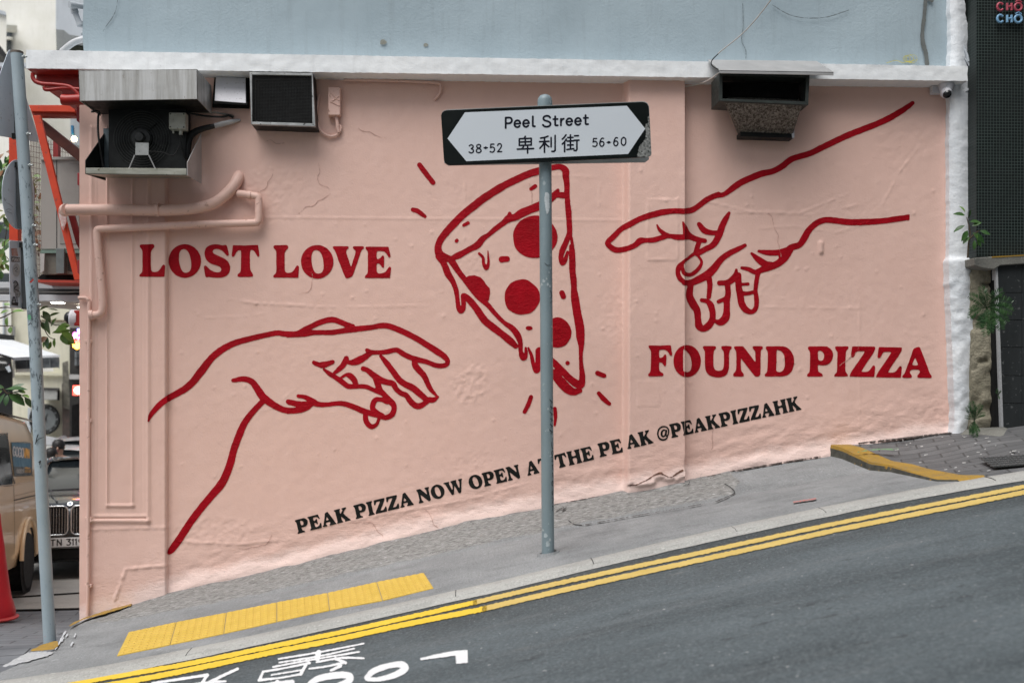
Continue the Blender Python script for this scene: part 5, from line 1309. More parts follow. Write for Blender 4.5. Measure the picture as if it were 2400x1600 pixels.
for p in ([(1158, 166, 5.6), (1390, 128, 5.6), (1668, 74, 5.0)], [(1162, 188, 5.0), (1400, 150, 5.6), (1612, 104, 5.0)], [(1125, 214, 5.6), (1340, 174, 5.6), (1640, 124, 5.6)], [(1398, 128, 16.1), (1390, 165, 14.9)], [(1065, 243, 7.4), (1200, 220, 5.6), (1345, 190, 7.4)], [(1118, 262, 5.0), (1300, 232, 5.0)], [(1040, 294, 8.1), (1180, 278, 5.6), (1290, 258, 6.8)], [(1320, 205, 9.9), (1290, 258, 9.9)], [(1065, 245, 7.4), (1045, 290, 8.1)], [(1385, 186, 5.6), (1530, 160, 6.8), (1668, 163, 6.2)], [(1500, 165, 8.7), (1560, 190, 8.7)], [(1342, 225, 5.6), (1440, 212, 5.6), (1545, 190, 7.4)], [(1470, 236, 7.4), (1530, 208, 9.9)]): ch.st(p, smooth=3, **zr_)
rmark(ch, "white upside down Chinese character painted on the road")
c2 = Ink()
for p in ([(400, 312, 7.2), (560, 288, 8.0), (732, 262, 8.8)], [(732, 262, 8.8), (700, 310, 9.6), (670, 350, 9.6)], [(912, 226, 8.8), (820, 268, 8.8), (730, 312, 9.6), (640, 350, 8.0)], [(500, 345, 7.2), (700, 312, 8.0), (840, 300, 7.2)]): c2.st(p, smooth=3, **zr_)
rmark(c2, "white upside down Chinese character cut by the bottom of the picture")

# yellow tactile tiles, each a tile of its own
TT = [(301.4, 1481.5), (413.8, 1457.7), (531, 1435.6), (649, 1411.7), (768, 1389.6), (883, 1364), (994, 1342.6)]
TBt = [(273.5, 1537.7), (398.5, 1511.5), (524.5, 1485.6), (649, 1457.7), (772.5, 1430.5), (897, 1407.6), (1017, 1378.7)]
zf2 = zf
pos = ["lowest yellow tactile tile at the downhill end of the strip", "second yellow tactile tile up from the downhill end", "third yellow tactile tile up from the downhill end", "fourth yellow tactile tile up from the downhill end", "second yellow tactile tile down from the uphill end near the sign pole", "topmost yellow tactile tile at the uphill end of the strip"]
for i in range(6):
    c4 = [hit(*p, zf2) for p in (TT[i], TT[i + 1], TBt[i + 1], TBt[i])]
    cen = sum(c4) / 4
    c4 = [cen + (p - cen) * .988 for p in c4]
    up = np.array([-.19, .03, 1]) ; up /= np.linalg.norm(up)
    mb = MB().prism([tuple(p - up * .004) for p in c4], tuple(up * .0075))
    lerp = lambda a, b, t: a * (1 - t) + b * t
    for a in range(7):
        for b in range(10):
            u, v = (a + .5) / 7, (b + .5) / 10
            p = lerp(lerp(c4[0], c4[1], u), lerp(c4[3], c4[2], u), v) + up * .0032
            d = (c4[2] - c4[1]); d = d / np.linalg.norm(d) * .013
            e_ = (c4[1] - c4[0]); e_ = e_ / np.linalg.norm(e_) * .016
            mb.add([tuple(p - d - e_), tuple(p + d - e_), tuple(p + d + e_), tuple(p - d + e_), tuple(p - .6 * d - .6 * e_ + up * .0055), tuple(p + .6 * d - .6 * e_ + up * .0055), tuple(p + .6 * d + .6 * e_ + up * .0055), tuple(p - .6 * d + .6 * e_ + up * .0055)], [(4, 5, 6, 7), (0, 1, 5, 4), (1, 2, 6, 5), (2, 3, 7, 6), (3, 0, 4, 7)])
    tag(mb.build("tactile_tile", M_TACT), pos[i], "tile", "yellow tactile paving tiles on the footpath")

# raised paving at the right with an ochre painted edge step
def zR(X, Y):
    a = PY(1950, 1047, -.02); b = PY(2229, 1013, -.02)
    sl = (b.z - a.z) / (b.x - a.x)
    X = np.asarray(X); Y = np.asarray(Y)
    base = a.z + sl * (X - a.x)
    k = zK(X) + .006
    t = np.clip(-Y / 1.70, 0, 1) ** 0.75
    return base * (1 - t) + k * t
e0 = PY(1948, 1062, -.015); e3p = hit(2250, 1128, zf, -6, -1.0)
ed = [(e0.x, -.01)] + [(p[0], p[1]) for p in (hit(1975, 1074, zf), hit(2087, 1105, zf), hit(2196, 1127, zf))] + [(e3p[0], -1.70)]
Yv = np.concatenate([np.linspace(-.01, -1.70, 40), [-1.735]])
rows = []; skirt = []; mid_ = []; top_in = []; top_out = []
for Y in Yv:
    xe = float(np.interp(-Y, [-p[1] for p in ed], [p[0] for p in ed]))
    tt_ = min(1.0, -Y / 1.70)
    he = .072 * (1 - tt_) ** 1.15 + .004
    def zs(x):
        if Y < -1.72: return float(zK(np.array(x))) - .004
        z_e = float(zf(xe, Y)) + he
        k_ = float(sstep(0, .75, np.array(x - xe)))
        return max(z_e * (1 - k_) + float(zR(x, Y)) * k_, float(zf(x, Y)) + .006)
    rows.append([(x, Y, zs(x) + .002) for x in np.linspace(xe + .09, 7.5, 60)])
    zt_ = zs(xe) + .004
    top_out.append((xe, Y, zt_)); top_in.append((xe + .14, Y, zs(xe + .14) + .005))
    mid_.append((xe - .004, Y, zt_ - .32 * he))
    skirt.append((xe - .012, Y, float(zf(xe, Y)) - .02))
rp = struct(MB().grid(rows).build("raised_pavement", M_RAISEPAVE))
MB().grid([top_in, top_out, mid_]).build("painted_edge", M_YEL_EDGE, rp)
MB().grid([mid_, skirt]).build("edge_riser", mk("dark_riser_edge", (.09, .09, .075), (.04, .042, .035), 14, .9, .3, 40, spots=22, spot_c=(.30, .18, .03)), rp)  # dark riser face with scattered ochre spots
# drain grating set in the raised paving
gp = [hit(x, y, lambda X, Y: zR(X, Y) + .004, -3, 0) for x, y in ((2296, 1075), (2420, 1068), (2440, 1090), (2330, 1098))]
def on_raised(lift): return lambda a, b: hitv(a, b, lambda X, Y: np.maximum(zR(X, Y), zf(X, Y) + .006) + .004, -3, 0) + np.array([0, 0, lift])
ink_mesh("dirt_line", Ink().st([(2000, 1039, .8), (2060, 1033, 1.0), (2120, 1027, 1.2), (2180, 1020, 1.5), (2228, 1015, 1.4)], smooth=4), M_GRIME, on_raised(.004), rp, step=.9, wob=1.8, wscale=5, chip=.25)
ink_mesh("chalk_marks", Ink().st([(2010, 1060, .8), (2045, 1054, 1), (2105, 1052, .7)]).st([(2030, 1057, .7), (2070, 1053, .9), (2100, 1056, .6)]), mk("green_chalk", (.16, .30, .15), None, 40, .9, 0), on_raised(.003), rp, step=.9, wob=1.2, wscale=4, chip=.3)
pf = Ink()
for _ in range(46):
    x, y = random.uniform(1985, 2390), random.uniform(1020, 1105)
    if y > 1035 + (x - 1985) * .30: continue
    pf.st([(x, y, random.uniform(.5, 1.1)), (x + random.uniform(1, 9), y - random.uniform(0, 1.5), .5)], smooth=0)
fk = ink_mesh("pale_flecks", pf, mk("pale_fleck", (.50, .50, .49), (.36, .36, .35), 60, .9, 0), on_raised(.003), rp, step=.7, wob=.5, wscale=3); fk["kind"] = "stuff"
dg = thing("drain_grating", "dark cast drain grating set in the raised paving at the right edge", "drain cover", gp[0])
MB().prism([tuple(p + np.array([0, 0, .004])) for p in gp], (0, 0, .004)).build("frame", M_DARKMETAL, dg)
mb = MB()
for a in np.linspace(.04, .96, 12):
    for b in np.linspace(.1, .9, 5):
        p = lerp(lerp(gp[0], gp[1], a), lerp(gp[3], gp[2], a), b) + np.array([0, 0, .010])
        mb.box(tuple(p - np.array([.016, .018, .004])), tuple(p + np.array([.016, .018, .004])))
mb.build("bars", mk("cast_iron", (.13, .133, .135), (.09, .092, .093), 30, .7, .2), dg)

# ------------------------------------------------------------------ street name sign on its pole
base = hit(1284.5, 1298, zf); base = Vector(base)
SP = base.y
sg = thing("street_sign", "black and white street name sign on a blue grey pole in front of the mural", "street sign", base)
topp = PY(1277, 246, SP)
MB().tube([base - Vector((0, 0, .05)), Vector((topp.x, SP, topp.z))], .0362, 28).build("pole", M_POLE, sg, smooth=60)
tc = Vector((topp.x, SP, topp.z))
MB().lathe([(.0425, -.03), (.0425, .022), (.0385, .038), (.028, .051), (.012, .058), (0, .059)], tc, (0, 0, 1), 28).build("pole_cap", M_POLE, sg, smooth=60)
MB().lathe([(.0385, -.03), (.05, .0), (.062, .004), (.072, -.015)], base + Vector((0, 0, .012)), (-.18, 0, 1), 24).build("mortar_collar", M_FOOT, sg)
# scuffs of pale paint on the pole
def on_pole(px, py):
    P = []
    for a, b in zip(px, py):
        p = PY(a, b, SP); ax = base.x + (topp.x - base.x) * (p.z - base.z) / (topp.z - base.z)
        dx = max(-.0355, min(.0355, p.x - ax)); P.append((ax + dx, SP - math.sqrt(max(0, .0370 ** 2 - dx * dx)), p.z))
    return np.array(P)
zc = dict(o=(950, 370), k=5.2267)
sc1 = Ink().st([(1730, 465, 28), (1728, 520, 30), (1732, 580, 28), (1735, 640, 24), (1732, 690, 10)], **zc)
ink_mesh("paint_scuff", sc1, mk("pale_scuff", (.55, .60, .62), None, 30, .5, .1), on_pole, sg, step=.8, wob=1.2, wscale=3)
sk = Ink()
for x, y, r in ((1264, 672, 1.2), (1273, 660, 3.2), (1283, 668, 2.6), (1269, 668, 2.4), (1280, 655, 2.2), (1288, 672, 2.4), (1266, 598, 1.6), (1289, 630, 2), (1286, 640, 1.6), (1292, 766, 2.0), (1282, 807, 1), (1285, 842, 1.2), (1293, 836, 1.5), (1274, 915, 1), (1283, 957, 2), (1272, 1240, 2), (1278, 1252, 4), (1288, 1262, 3), (1283, 1272, 5)): sk.el((x, y), r, r * 1.3, wob=.1)
ink_mesh("paint_scuff", sk, mk("pale_scuff_b", (.38, .44, .46), None, 30, .5, .1), on_pole, sg, step=.7, wob=1.0, wscale=3)
gr = Ink()
def vt(pts): gr.st([(a, b, .55) for a, b in pts], smooth=2)
vt([(1275, 618), (1282, 624), (1288, 622)]); vt([(1288, 682), (1293, 690), (1290, 700)]); vt([(1289, 710), (1295, 705)])
for y0 in range(935, 1010, 14):
    vt([(1286 + (y0 * 7 % 5), y0), (1292, y0 + 5), (1287 + (y0 * 3 % 6), y0 + 11)]); vt([(1288, y0 + 3), (1296, y0 + 8)])
vt([(1292, 1035), (1293, 1048), (1297, 1050)])
vt([(1294, 1055), (1291, 1060), (1294, 1066), (1297, 1060), (1294, 1055)])
vt([(1291, 1070), (1295, 1069), (1296, 1074), (1292, 1080), (1297, 1080)])
vt([(1293, 1090), (1295, 1087), (1295, 1099)]); vt([(1294, 1108), (1295, 1106), (1295, 1117)])
vt([(1294, 1125), (1292, 1130), (1294, 1137), (1296, 1131), (1294, 1125)]); vt([(1296, 1148), (1293, 1152), (1294, 1158), (1296, 1154)])
vt([(1292, 1165), (1297, 1165), (1293, 1178)]); vt([(1293, 1185), (1296, 1183), (1294, 1195)])
ink_mesh("marker_scribble", gr, mk("marker_ink", (.03, .04, .05), None, 30, .6, 0), lambda a, b: on_pole(a, b) - np.array([0, .0008, 0]), sg, step=.5, wob=0.15)

PLY = SP - .075                     # street face of the plate
zs_ = (1020, 210); ks = 2352 / 520
def sp(x, y, Y=None): return PY(zs_[0] + x / ks, zs_[1] + y / ks, PLY if Y is None else Y)
cr = [(62, 275), (72, 245), (95, 226), (125, 219), (1200, 172), (2190, 131), (2220, 134), (2250, 152), (2264, 185), (2276, 400), (2290, 690), (2284, 702), (2255, 716), (1200, 764), (160, 803), (130, 797), (103, 775), (92, 745), (77, 510)]
MB().prism([sp(*p) for p in cr], (0, .012, 0)).build("plate", M_SIGNBLACK, sg, bevel=.0015)
MB().prism([sp(x + 3, y - 5, PLY + .0125) for x, y in cr], (0, .004, 0)).build("plate_backing", M_ALU, sg)
# second plate on the far side of the pole
cr2 = [(80, 260), (2240, 225), (2262, 250), (2262, 745), (2225, 775), (140, 808), (95, 780)]
MB().prism([PY(zs_[0] + x / ks, zs_[1] + y / ks, SP + .075) for x, y in cr2], (0, -.012, 0)).build("back_plate", M_ALU, sg)
mb = MB()
for y in (330, 640):
    p = sp(1178, y, PLY + .016)
    mb.box((p.x - .06, PLY + .0166, p.z - .02), (p.x + .06, SP + .063, p.z + .02))
mb.build("bracket", M_ALU, sg)
def on_sign(lift): return lambda a, b: PYa(a, b, PLY - lift)
hexa = [(130, 520), (315, 243), (2032, 173), (2226, 415), (2045, 683), (330, 760)]
ink_mesh("sign_face", Ink().po(hexa, zs_, ks), M_SIGNWHITE, on_sign(.0008), sg, step=.8, wob=0)
RS = -0.0386
def dl(x, y): return (x, y + RS * (x - 1178))
txt = Ink()
def sst(pts, r, sm=4):
    txt.st([(*dl(a, b), r) for a, b in pts], zs_, ks, smooth=sm)
def arc(cx, cy, rx, ry, a0, a1, n=16): return [(cx + rx * math.cos(R(a0 + (a1 - a0) * i / n)), cy + ry * math.sin(R(a0 + (a1 - a0) * i / n))) for i in range(n + 1)]
rr = 10.5
def gl_e(x):
    sst([(x + 6, 352), (x + 66, 350)], rr * .9, 1)
    sst(arc(x + 36, 352, 31, 36, -2, -318, 22), rr, 1)
sst([(747, 392), (747, 283)], rr, 1); sst([(747, 283), (785, 283)] + arc(785, 313, 28, 30, -90, 90, 10) + [(747, 343)], rr, 1)
gl_e(835); gl_e(927)
sst([(1035, 281), (1035, 372), (1040, 384), (1056, 386)], rr, 3)
sst([(1218, 300), (1205, 285), (1180, 280), (1155, 288), (1147, 306), (1157, 324), (1182, 334), (1210, 346), (1222, 364), (1213, 386), (1186, 395), (1158, 390), (1142, 374)], rr, 4)
def gl_t(x): sst([(x + 20, 290), (x + 20, 370), (x + 27, 384), (x + 46, 385)], rr, 3); sst([(x, 318), (x + 46, 318)], rr * .9, 1)
gl_t(1252)
sst([(1333, 386), (1333, 318)], rr, 1); sst([(1333, 345), (1345, 325), (1362, 318)], rr, 3)
gl_e(1386); gl_e(1478); gl_t(1574)
L1 = txt; txt = Ink()
rn = 7.2
def digit(c, x, y, w_=50, h_=86):
    f = lambda pts, sm=4: sst([(x + a * w_, y + b * h_) for a, b in pts], rn, sm)
    if c == '3': f([(.08, .12), (.45, 0), (.85, .1), (.88, .32), (.5, .46), (.9, .6), (.95, .85), (.5, 1), (.05, .88)])
    if c == '8': f([(.5, .46), (.12, .3), (.15, .08), (.5, 0), (.85, .08), (.88, .3), (.5, .46), (.05, .64), (.05, .88), (.5, 1), (.95, .88), (.95, .64), (.5, .46)])
    if c == '5': f([(.85, .02), (.2, .02), (.12, .45)], 1); f([(.12, .45), (.5, .37), (.9, .5), (.95, .78), (.6, 1), (.05, .93)])
    if c == '2': f([(.08, .2), (.3, .02), (.7, .02), (.9, .22), (.75, .5), (.08, .98)]); f([(.08, .98), (.95, .98)], 1)
    if c == '6': f([(.85, .06), (.5, .02), (.15, .35), (.05, .7), (.3, .98), (.7, .98), (.95, .7), (.7, .45), (.3, .45), (.07, .65)])
    if c == '0': f([(.5, 0), (.9, .2), (.98, .5), (.9, .8), (.5, 1), (.1, .8), (.02, .5), (.1, .2), (.5, 0)])
for c, x in (('3', 357), ('8', 436), ('5', 580), ('2', 657)): digit(c, x, 556)
for cx, cy in ((535, 593),):
    txt.po([dl(cx - 28, cy), dl(cx, cy - 16), dl(cx + 28, cy), dl(cx, cy + 16)], zs_, ks)
L2 = txt; txt = Ink()
for c, x in (('5', 1668), ('6', 1742), ('6', 1890), ('0', 1972)): digit(c, x, 538)
for cx, cy in ((1840, 586),):
    txt.po([dl(cx - 28, cy), dl(cx, cy - 16), dl(cx + 28, cy), dl(cx, cy + 16)], zs_, ks)
L3 = txt; txt = Ink()
rc = 9.0
def hanzi(x, y, strokes, s_=1.76):
    for st_ in strokes: sst([(x + a * s_, y + b * s_) for a, b in st_], rc, 1)
hanzi(867, 487, [[(50, 1), (44, 12)], [(14, 14), (86, 14), (86, 54), (14, 54), (14, 14)], [(14, 34), (86, 34)], [(50, 14), (50, 54)], [(42, 54), (36, 68), (28, 76)], [(2, 76), (100, 76)], [(64, 60), (64, 102)]])
hanzi(1104, 487, [[(52, 5), (34, 11), (8, 15)], [(2, 36), (58, 36)], [(31, 11), (31, 101)], [(30, 40), (18, 60), (3, 76)], [(32, 42), (44, 58), (57, 68)], [(71, 14), (71, 70)], [(95, 2), (95, 92), (89, 98), (76, 97)]])
hanzi(1344, 487, [[(24, 1), (15, 14), (2, 26)], [(26, 27), (15, 43), (2, 56)], [(16, 46), (16, 102)], [(35, 18), (66, 18)], [(51, 3), (51, 38)], [(31, 39), (70, 39)], [(34, 63), (67, 63)], [(51, 46), (51, 88)], [(30, 90), (71, 86)], [(76, 9), (99, 9)], [(73, 36), (102, 36)], [(90, 36), (90, 92), (84, 98), (73, 97)]])
for l_, n_ in ((L1, "street name in English letters"), (L2, "house numbers on the left"), (L3, "house numbers on the right"), (txt, "street name in Chinese characters")):
    ink_mesh("sign_lettering", l_, M_SIGNINK, on_sign(.0016), sg, step=.55, wob=0)["label"] = n_
ink_mesh("worn_corner", Ink().po([(2265, 280), (2250, 310), (2262, 350), (2232, 370), (2222, 400), (2238, 440), (2228, 520), (2200, 560), (2165, 600), (2150, 640), (2140, 712), (2255, 716), (2289, 700), (2290, 680), (2277, 420)], zs_, ks), mk("peeled_bare_sign_metal", (.30, .31, .30), (.06, .065, .06), 70, .8, .4, 90), on_sign(.0022), sg, step=.6, wob=1.6, wscale=3, chip=.30)
# ------------------------------------------------------------------ right neighbour: mosaic tiled front, coping, slate panels, rough pier
s = Sh("black_green_mosaic_tile")
sx = s.n("SeparateXYZ"); s.lk(s.pos, sx.inputs[0])
cb = s.n("CombineXYZ"); s.lk(s.math('ADD', sx.outputs[0], s.math('MULTIPLY', sx.outputs[1], -1.0)), cb.inputs[0]); s.lk(sx.outputs[2], cb.inputs[1])
br = s.n("TexBrick"); br.offset = 0.0; br.inputs["Scale"].default_value = 1
br.inputs["Brick Width"].default_value = 0.0215; br.inputs["Row Height"].default_value = 0.0215
br.inputs["Mortar Size"].default_value = 0.0016; br.inputs["Mortar Smooth"].default_value = 0.3
br.inputs["Color1"].default_value = (0.006, 0.010, 0.009, 1); br.inputs["Color2"].default_value = (0.011, 0.016, 0.015, 1); br.inputs["Mortar"].default_value = (0.075, 0.10, 0.095, 1)
s.lk(cb.outputs[0], br.inputs["Vector"])
c = s.mix(s.ramp(s.noise(2.5, 6, .6), .4, .7, 0, .5), br.outputs["Color"], (0.02, 0.022, 0.022))
M_TILE = s.done(c, s.ramp(br.outputs["Fac"], 0, 1, .34, .8), s.bump(s.math('SUBTRACT', 1.0, br.outputs["Fac"]), .4, .002), spec=.22)
M_SLATE = mk("dark_slate_panel", (.030, .034, .036), (.018, .021, .022), 3, .5, .12, 40, spots=42, spot_c=(.10, .105, .105), stretch=(2, 1, .4))
M_PIER = rough_plaster("rough_yellow_grey_render", (.235, .215, .155), (.34, .315, .245), (.075, .072, .060), 2.6, .6, False)
M_COPE = concrete("weathered_coping", (.13, .13, .115), (.22, .22, .20))
TYf = -0.18
TBd = thing("tiled_building", "black mosaic tiled shopfront on the right with raised coloured letters", "building", PY(2345, 600, TYf))
xt = PY(2289, 400, TYf).x
zb_, zt2 = PY(2289, 602, TYf).z, 6.5
MB().box((xt, TYf, zb_), (xt + 6, 5, zt2)).build("tiled_wall", M_TILE, TBd, bevel=.004)
MB().box((4.1, -1.95, 3.5), (9.6, TYf + .05, 9.5)).build("added_shading_storey", M_TILE, TBd)  # added out of view to block sky from the right and darken the wall
mb = MB()
cp = [PY(2283, 604, TYf - .05), PY(2330, 601, TYf - .05), PY(2440, 595, TYf - .05), PY(2440, 616, TYf - .05), PY(2345, 622, TYf - .05), PY(2330, 632, TYf - .05), PY(2300, 628, TYf - .05), PY(2284, 622, TYf - .05)]
mb.prism(cp, (0, .3, 0)).build("coping", M_COPE, TBd, bevel=.006)
MB().prism([PY(2325, 601, TYf - .053), PY(2440, 594.6, TYf - .053), PY(2440, 597.5, TYf - .053), PY(2325, 604, TYf - .053)], (0, .05, 0)).build("coping_paint_line", M_YEL_EDGE, TBd)
# slate panels below the coping
py_ = [620, 686, 750, 814, 880, 945, 1004]
SYf = TYf - .015
for i in range(6):
    xl = lambda y: 2337 + (y - 621) * 0.037
    a, b = py_[i] + .6, py_[i + 1] - .6
    MB().prism([PY(xl(a), a, SYf), PY(2395, a, SYf), PY(2395, b, SYf), PY(xl(b), b, SYf)], (0, .03, 0)).build("slate_panel", M_SLATE, TBd, bevel=.0015)
    MB().prism([PY(2396, a, SYf), PY(2460, a, SYf), PY(2460, b, SYf), PY(2396, b, SYf)], (0, .03, 0)).build("slate_panel", M_SLATE, TBd, bevel=.0015)
p0, p1 = PY(2330, 610, SYf + .02), PY(2470, 1030, SYf + .02)
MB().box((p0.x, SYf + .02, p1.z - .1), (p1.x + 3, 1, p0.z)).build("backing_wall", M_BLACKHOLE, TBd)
MB().prism([PY(2333, 618, SYf - .004), PY(2338, 618, SYf - .004), PY(2352, 1004, SYf - .004), PY(2346, 1004, SYf - .004)], (0, .05, 0)).build("edge_trim", M_PALECON, TBd)
# raised letters: two rows cut by the picture edge
def tube_letters(rowy, mat, nm):
    k = 2.94
    def T(pts, sm=4): MB().tube([PY(1600 + x / k, rowy + y / k, TYf - .03) for x, y in pts], .0085, 8, smooth=sm).build(nm, mat, TBd, smooth=60)
    T([(2205, 10), (2192, 0), (2176, 4), (2168, 22), (2174, 42), (2190, 50), (2206, 42)])
    mbh = MB()
    for pp in ([(2236, 0), (2236, 50)], [(2266, 0), (2266, 50)], [(2236, 24), (2266, 24)]):
        mbh.tube([PY(1600 + x / k, rowy + y / k, TYf - .03) for x, y in pp], .0085, 8)
    mbh.build(nm, mat, TBd)
    mbo = MB().tube([PY(1600 + (2312 + 24 * math.cos(t)) / k, rowy + (26 + 25 * math.sin(t)) / k, TYf - .03) for t in np.linspace(0, 2 * math.pi, 22)], .0085, 8, cap=False)
    mbo.tube([PY(1600 + x / k, rowy + y / k, TYf - .03) for x, y in ((2292, -8), (2312, -20), (2334, -8))], .006, 8)
    mbo.build(nm, mat, TBd)
tube_letters(24 / 2.94 - 0, mk("pink_red_sign_letter", (.46, .085, .12), (.36, .06, .09), 30, .4, 0), "sign_letter")
tube_letters(106 / 2.94 - 0, mk("sky_blue_sign_letter", (.22, .42, .62), (.17, .34, .52), 30, .4, 0), "sign_letter")
# rough rendered pier between the white strip and the slate
pr = thing("rough_pier", "crumbling yellow grey rendered pier between the white strip and the slate panels", "pier", PY(2310, 1000, -.12))
rows = []
for y in np.linspace(612, 1014, 90):
    xl_, xr_ = 2276, np.interp(y, [612, 1004], [2336, 2351])
    row = []
    for i in range(16):
        u = i / 15; x = xl_ + (xr_ - xl_) * u
        rec = 1 - sstep(0, 10, np.array(x - 2276)) * .0
        rough = .035 + .05 * sstep(840, 1000, np.array(y))
        Y = -.115 + rough * (float(vn(x, y, 26, 61, 5)) - .5) - .02 * math.sin(math.pi * u) - .03 * float(1 - sstep(4, 10, np.abs(np.array((y - 612) % 67 - 33)) + 30 * 0)) * 0
        Y += .03 * float(sstep(.62, .70, vn(x * .5, y, 40, 63, 3)))
        row.append(PY(x, y, Y))
    rows.append(row)
mb = MB().grid(rows)
for e_ in (0, -1): mb.grid([[r[e_] for r in rows], [r[e_] + Vector((0, .3, 0)) for r in rows]])
mb.build("render", M_PIER, pr, smooth=70)
# cement fillet at the foot
fl_ = [(2238, 1016), (2262, 1000), (2300, 992), (2350, 996), (2372, 1008), (2420, 1022), (2420, 1040), (2350, 1024), (2290, 1018)]
gz = lambda x, y, l: tuple(hit(x, y, lambda X, Y: zR(X, Y) + l, -3, 0))
MB().prism([gz(2250, 1020, .0), gz(2300, 1019, 0), gz(2352, 1024, 0), gz(2420, 1044, 0), PY(2420, 1022, -.25), PY(2352, 1000, -.20), PY(2300, 1002, -.14), PY(2262, 1006, -.1)][::-1], (0, .02, -.10)).build("cement_fillet", M_COPE, pr)

# ------------------------------------------------------------------ leaves and ferns
def leafmat(name, a, b, spots=None):
    s = Sh(name)
    c = s.mix(s.ramp(s.noise(14, 4), .35, .65), a, b)
    m = s.done(c, .38, s.bump(s.noise(60, 3), .1, .002), spec=.45)
    s.b.inputs["Transmission Weight"].default_value = 0.0
    return m
M_LEAF = leafmat("deep_green_leaf", (.022, .065, .018), (.045, .105, .026))
M_LEAF2 = leafmat("fresh_green_leaf", (.10, .20, .035), (.15, .26, .06))
M_LEAFR = leafmat("reddish_old_leaf", (.16, .055, .020), (.20, .10, .03))
M_LEAFO = leafmat("olive_leaf", (.11, .13, .025), (.16, .17, .04))
M_FERN = leafmat("fern_green", (.018, .055, .018), (.04, .09, .03))
M_STEM = mk("brown_twig", (.07, .05, .03), None, 30, .8, .1)
def leaf(mb, base, d, up, L, W, curl=.25, fold=.18):
    d = Vector(d).normalized(); up = Vector(up)
    sd_ = d.cross(up); sd_ = sd_.normalized() if sd_.length > 1e-4 else d.orthogonal().normalized()
    n_ = sd_.cross(d).normalized()
    prof = [(0, .02), (.12, .36), (.3, .82), (.5, 1.0), (.7, .80), (.87, .42), (1, .01)]
    vs = []
    for t, w_ in prof:
        c = Vector(base) + d * (L * t) - n_ * (curl * L * t * t)
        h_ = W * .5 * w_
        vs += [c - sd_ * h_ + n_ * (fold * h_), c, c + sd_ * h_ + n_ * (fold * h_)]
    fs = []
    for i in range(len(prof) - 1):
        a = 3 * i
        fs += [(a, a + 1, a + 4, a + 3), (a + 1, a + 2, a + 5, a + 4)]
    mb.add(vs, fs)
def rv(a=1.0): return Vector((random.uniform(-a, a), random.uniform(-a, a), random.uniform(-a, a)))
def sprig(name, label, specs, stems, mats):
    """specs: (px, py, depth, angle_deg_in_picture, length_px, width_px, matindex)"""
    st0 = stems[0][0]
    root = thing(name, label, "plant", PD(*st0))
    mb = MB()
    for stl in stems:
        mb.tube([PD(*q) for q in stl], [.006, .003], 6, smooth=4)
    mb.build("stem", M_STEM, root, smooth=60)
    mbs = {}
    for (x, y, D, a, L, W, mi) in specs:
        m = D / F
        d = RT * math.cos(R(a)) + UP * math.sin(R(a)) - FW * random.uniform(-.1, .55)
        upv = Vector(tuple(UP * .7 - FW * .8)) + rv(.5)
        leaf(mbs.setdefault(mi, MB()), PD(x, y, D), tuple(d), upv, L * m, W * m, random.uniform(.1, .35), random.uniform(.1, .3))
    for mi, mb in mbs.items(): mb.build("leaves", mats[mi], root, smooth=60)
    return root
dp = 6.82
sprig("wall_plant", "small broad leaved plant rooted in the corner above the coping on the right", [(2262, 505, dp, 165, 30, 12, 0), (2272, 520, dp, 10, 30, 13, 0), (2268, 512, dp, 70, 22, 10, 0), (2262, 528, dp, 200, 28, 12, 0), (2268, 540, dp, 235, 34, 14, 0), (2280, 545, dp, -40, 36, 15, 0), (2290, 545, dp, -75, 30, 14, 1), (2296, 540, dp, -20, 26, 12, 0), (2272, 555, dp, 215, 26, 11, 0), (2288, 556, dp, -60, 26, 10, 0), (2262, 498, dp, 120, 20, 9, 1), (2278, 530, dp, 30, 24, 10, 0), (2284, 562, dp, -95, 24, 9, 0)], [[(2268, 604, dp), (2270, 570, dp), (2274, 545, dp), (2266, 510, dp)], [(2272, 560, dp), (2288, 545, dp), (2296, 540, dp)]], [M_LEAF, M_LEAF2])
def fern(name, label, cx, cy, D, fronds):
    root = thing(name, label, "fern", PD(cx, cy, D))
    m = D / F
    mb = MB(); st = MB()
    for (a0, L, bend) in fronds:
        P = []; a = a0
        p = np.array([0., 0.]); z = 0
        N = 15
        for i in range(N + 1):
            P.append(PD(cx + p[0], cy - p[1], D - .10 * math.sin(math.pi * .5 * i / N) * min(1.0, L / 60)))
            p = p + np.array([math.cos(R(a)), math.sin(R(a))]) * L / N
            a += bend / N
        st.tube(P, [.0022, .0008], 4)
        for i in range(2, N + 1):
            t = (P[i] - P[i - 1]).normalized()
            w_ = L * m * .26 * math.sin(math.pi * min(1, .12 + .88 * (1 - i / (N + 1)))) ** .8
            for sg_ in (-1, 1):
                sd_ = t.cross(Vector(tuple(-FW))).normalized() * sg_
                leaf(mb, P[i], sd_ + t * .45 + rv(.10), Vector(tuple(-FW)) + rv(.35), w_, w_ * .22, .15, .1)
    mb.build("fronds", M_FERN, root, smooth=60); st.build("stems", M_FERN, root)
fern("wall_fern", "bushy green fern growing out of the rough pier halfway up", 2312, 722, 6.74, [(95, 52, 20), (70, 56, -50), (40, 62, -60), (15, 62, -50), (-15, 58, -40), (-40, 60, -30), (-70, 56, -20), (-95, 62, 10), (-120, 50, 20), (160, 40, 60), (125, 50, 40), (178, 48, 70), (-55, 40, 20), (110, 34, 10), (30, 40, -90), (-100, 46, -20)])
fern("wall_fern", "small green fern at the foot of the rough pier", 2284, 985, 6.78, [(95, 44, 10), (80, 40, -30), (110, 36, 20), (60, 30, -60), (-100, 34, -10), (-80, 30, 20), (140, 24, 40), (-120, 30, 30), (100, 30, -20), (-95, 40, 20)])
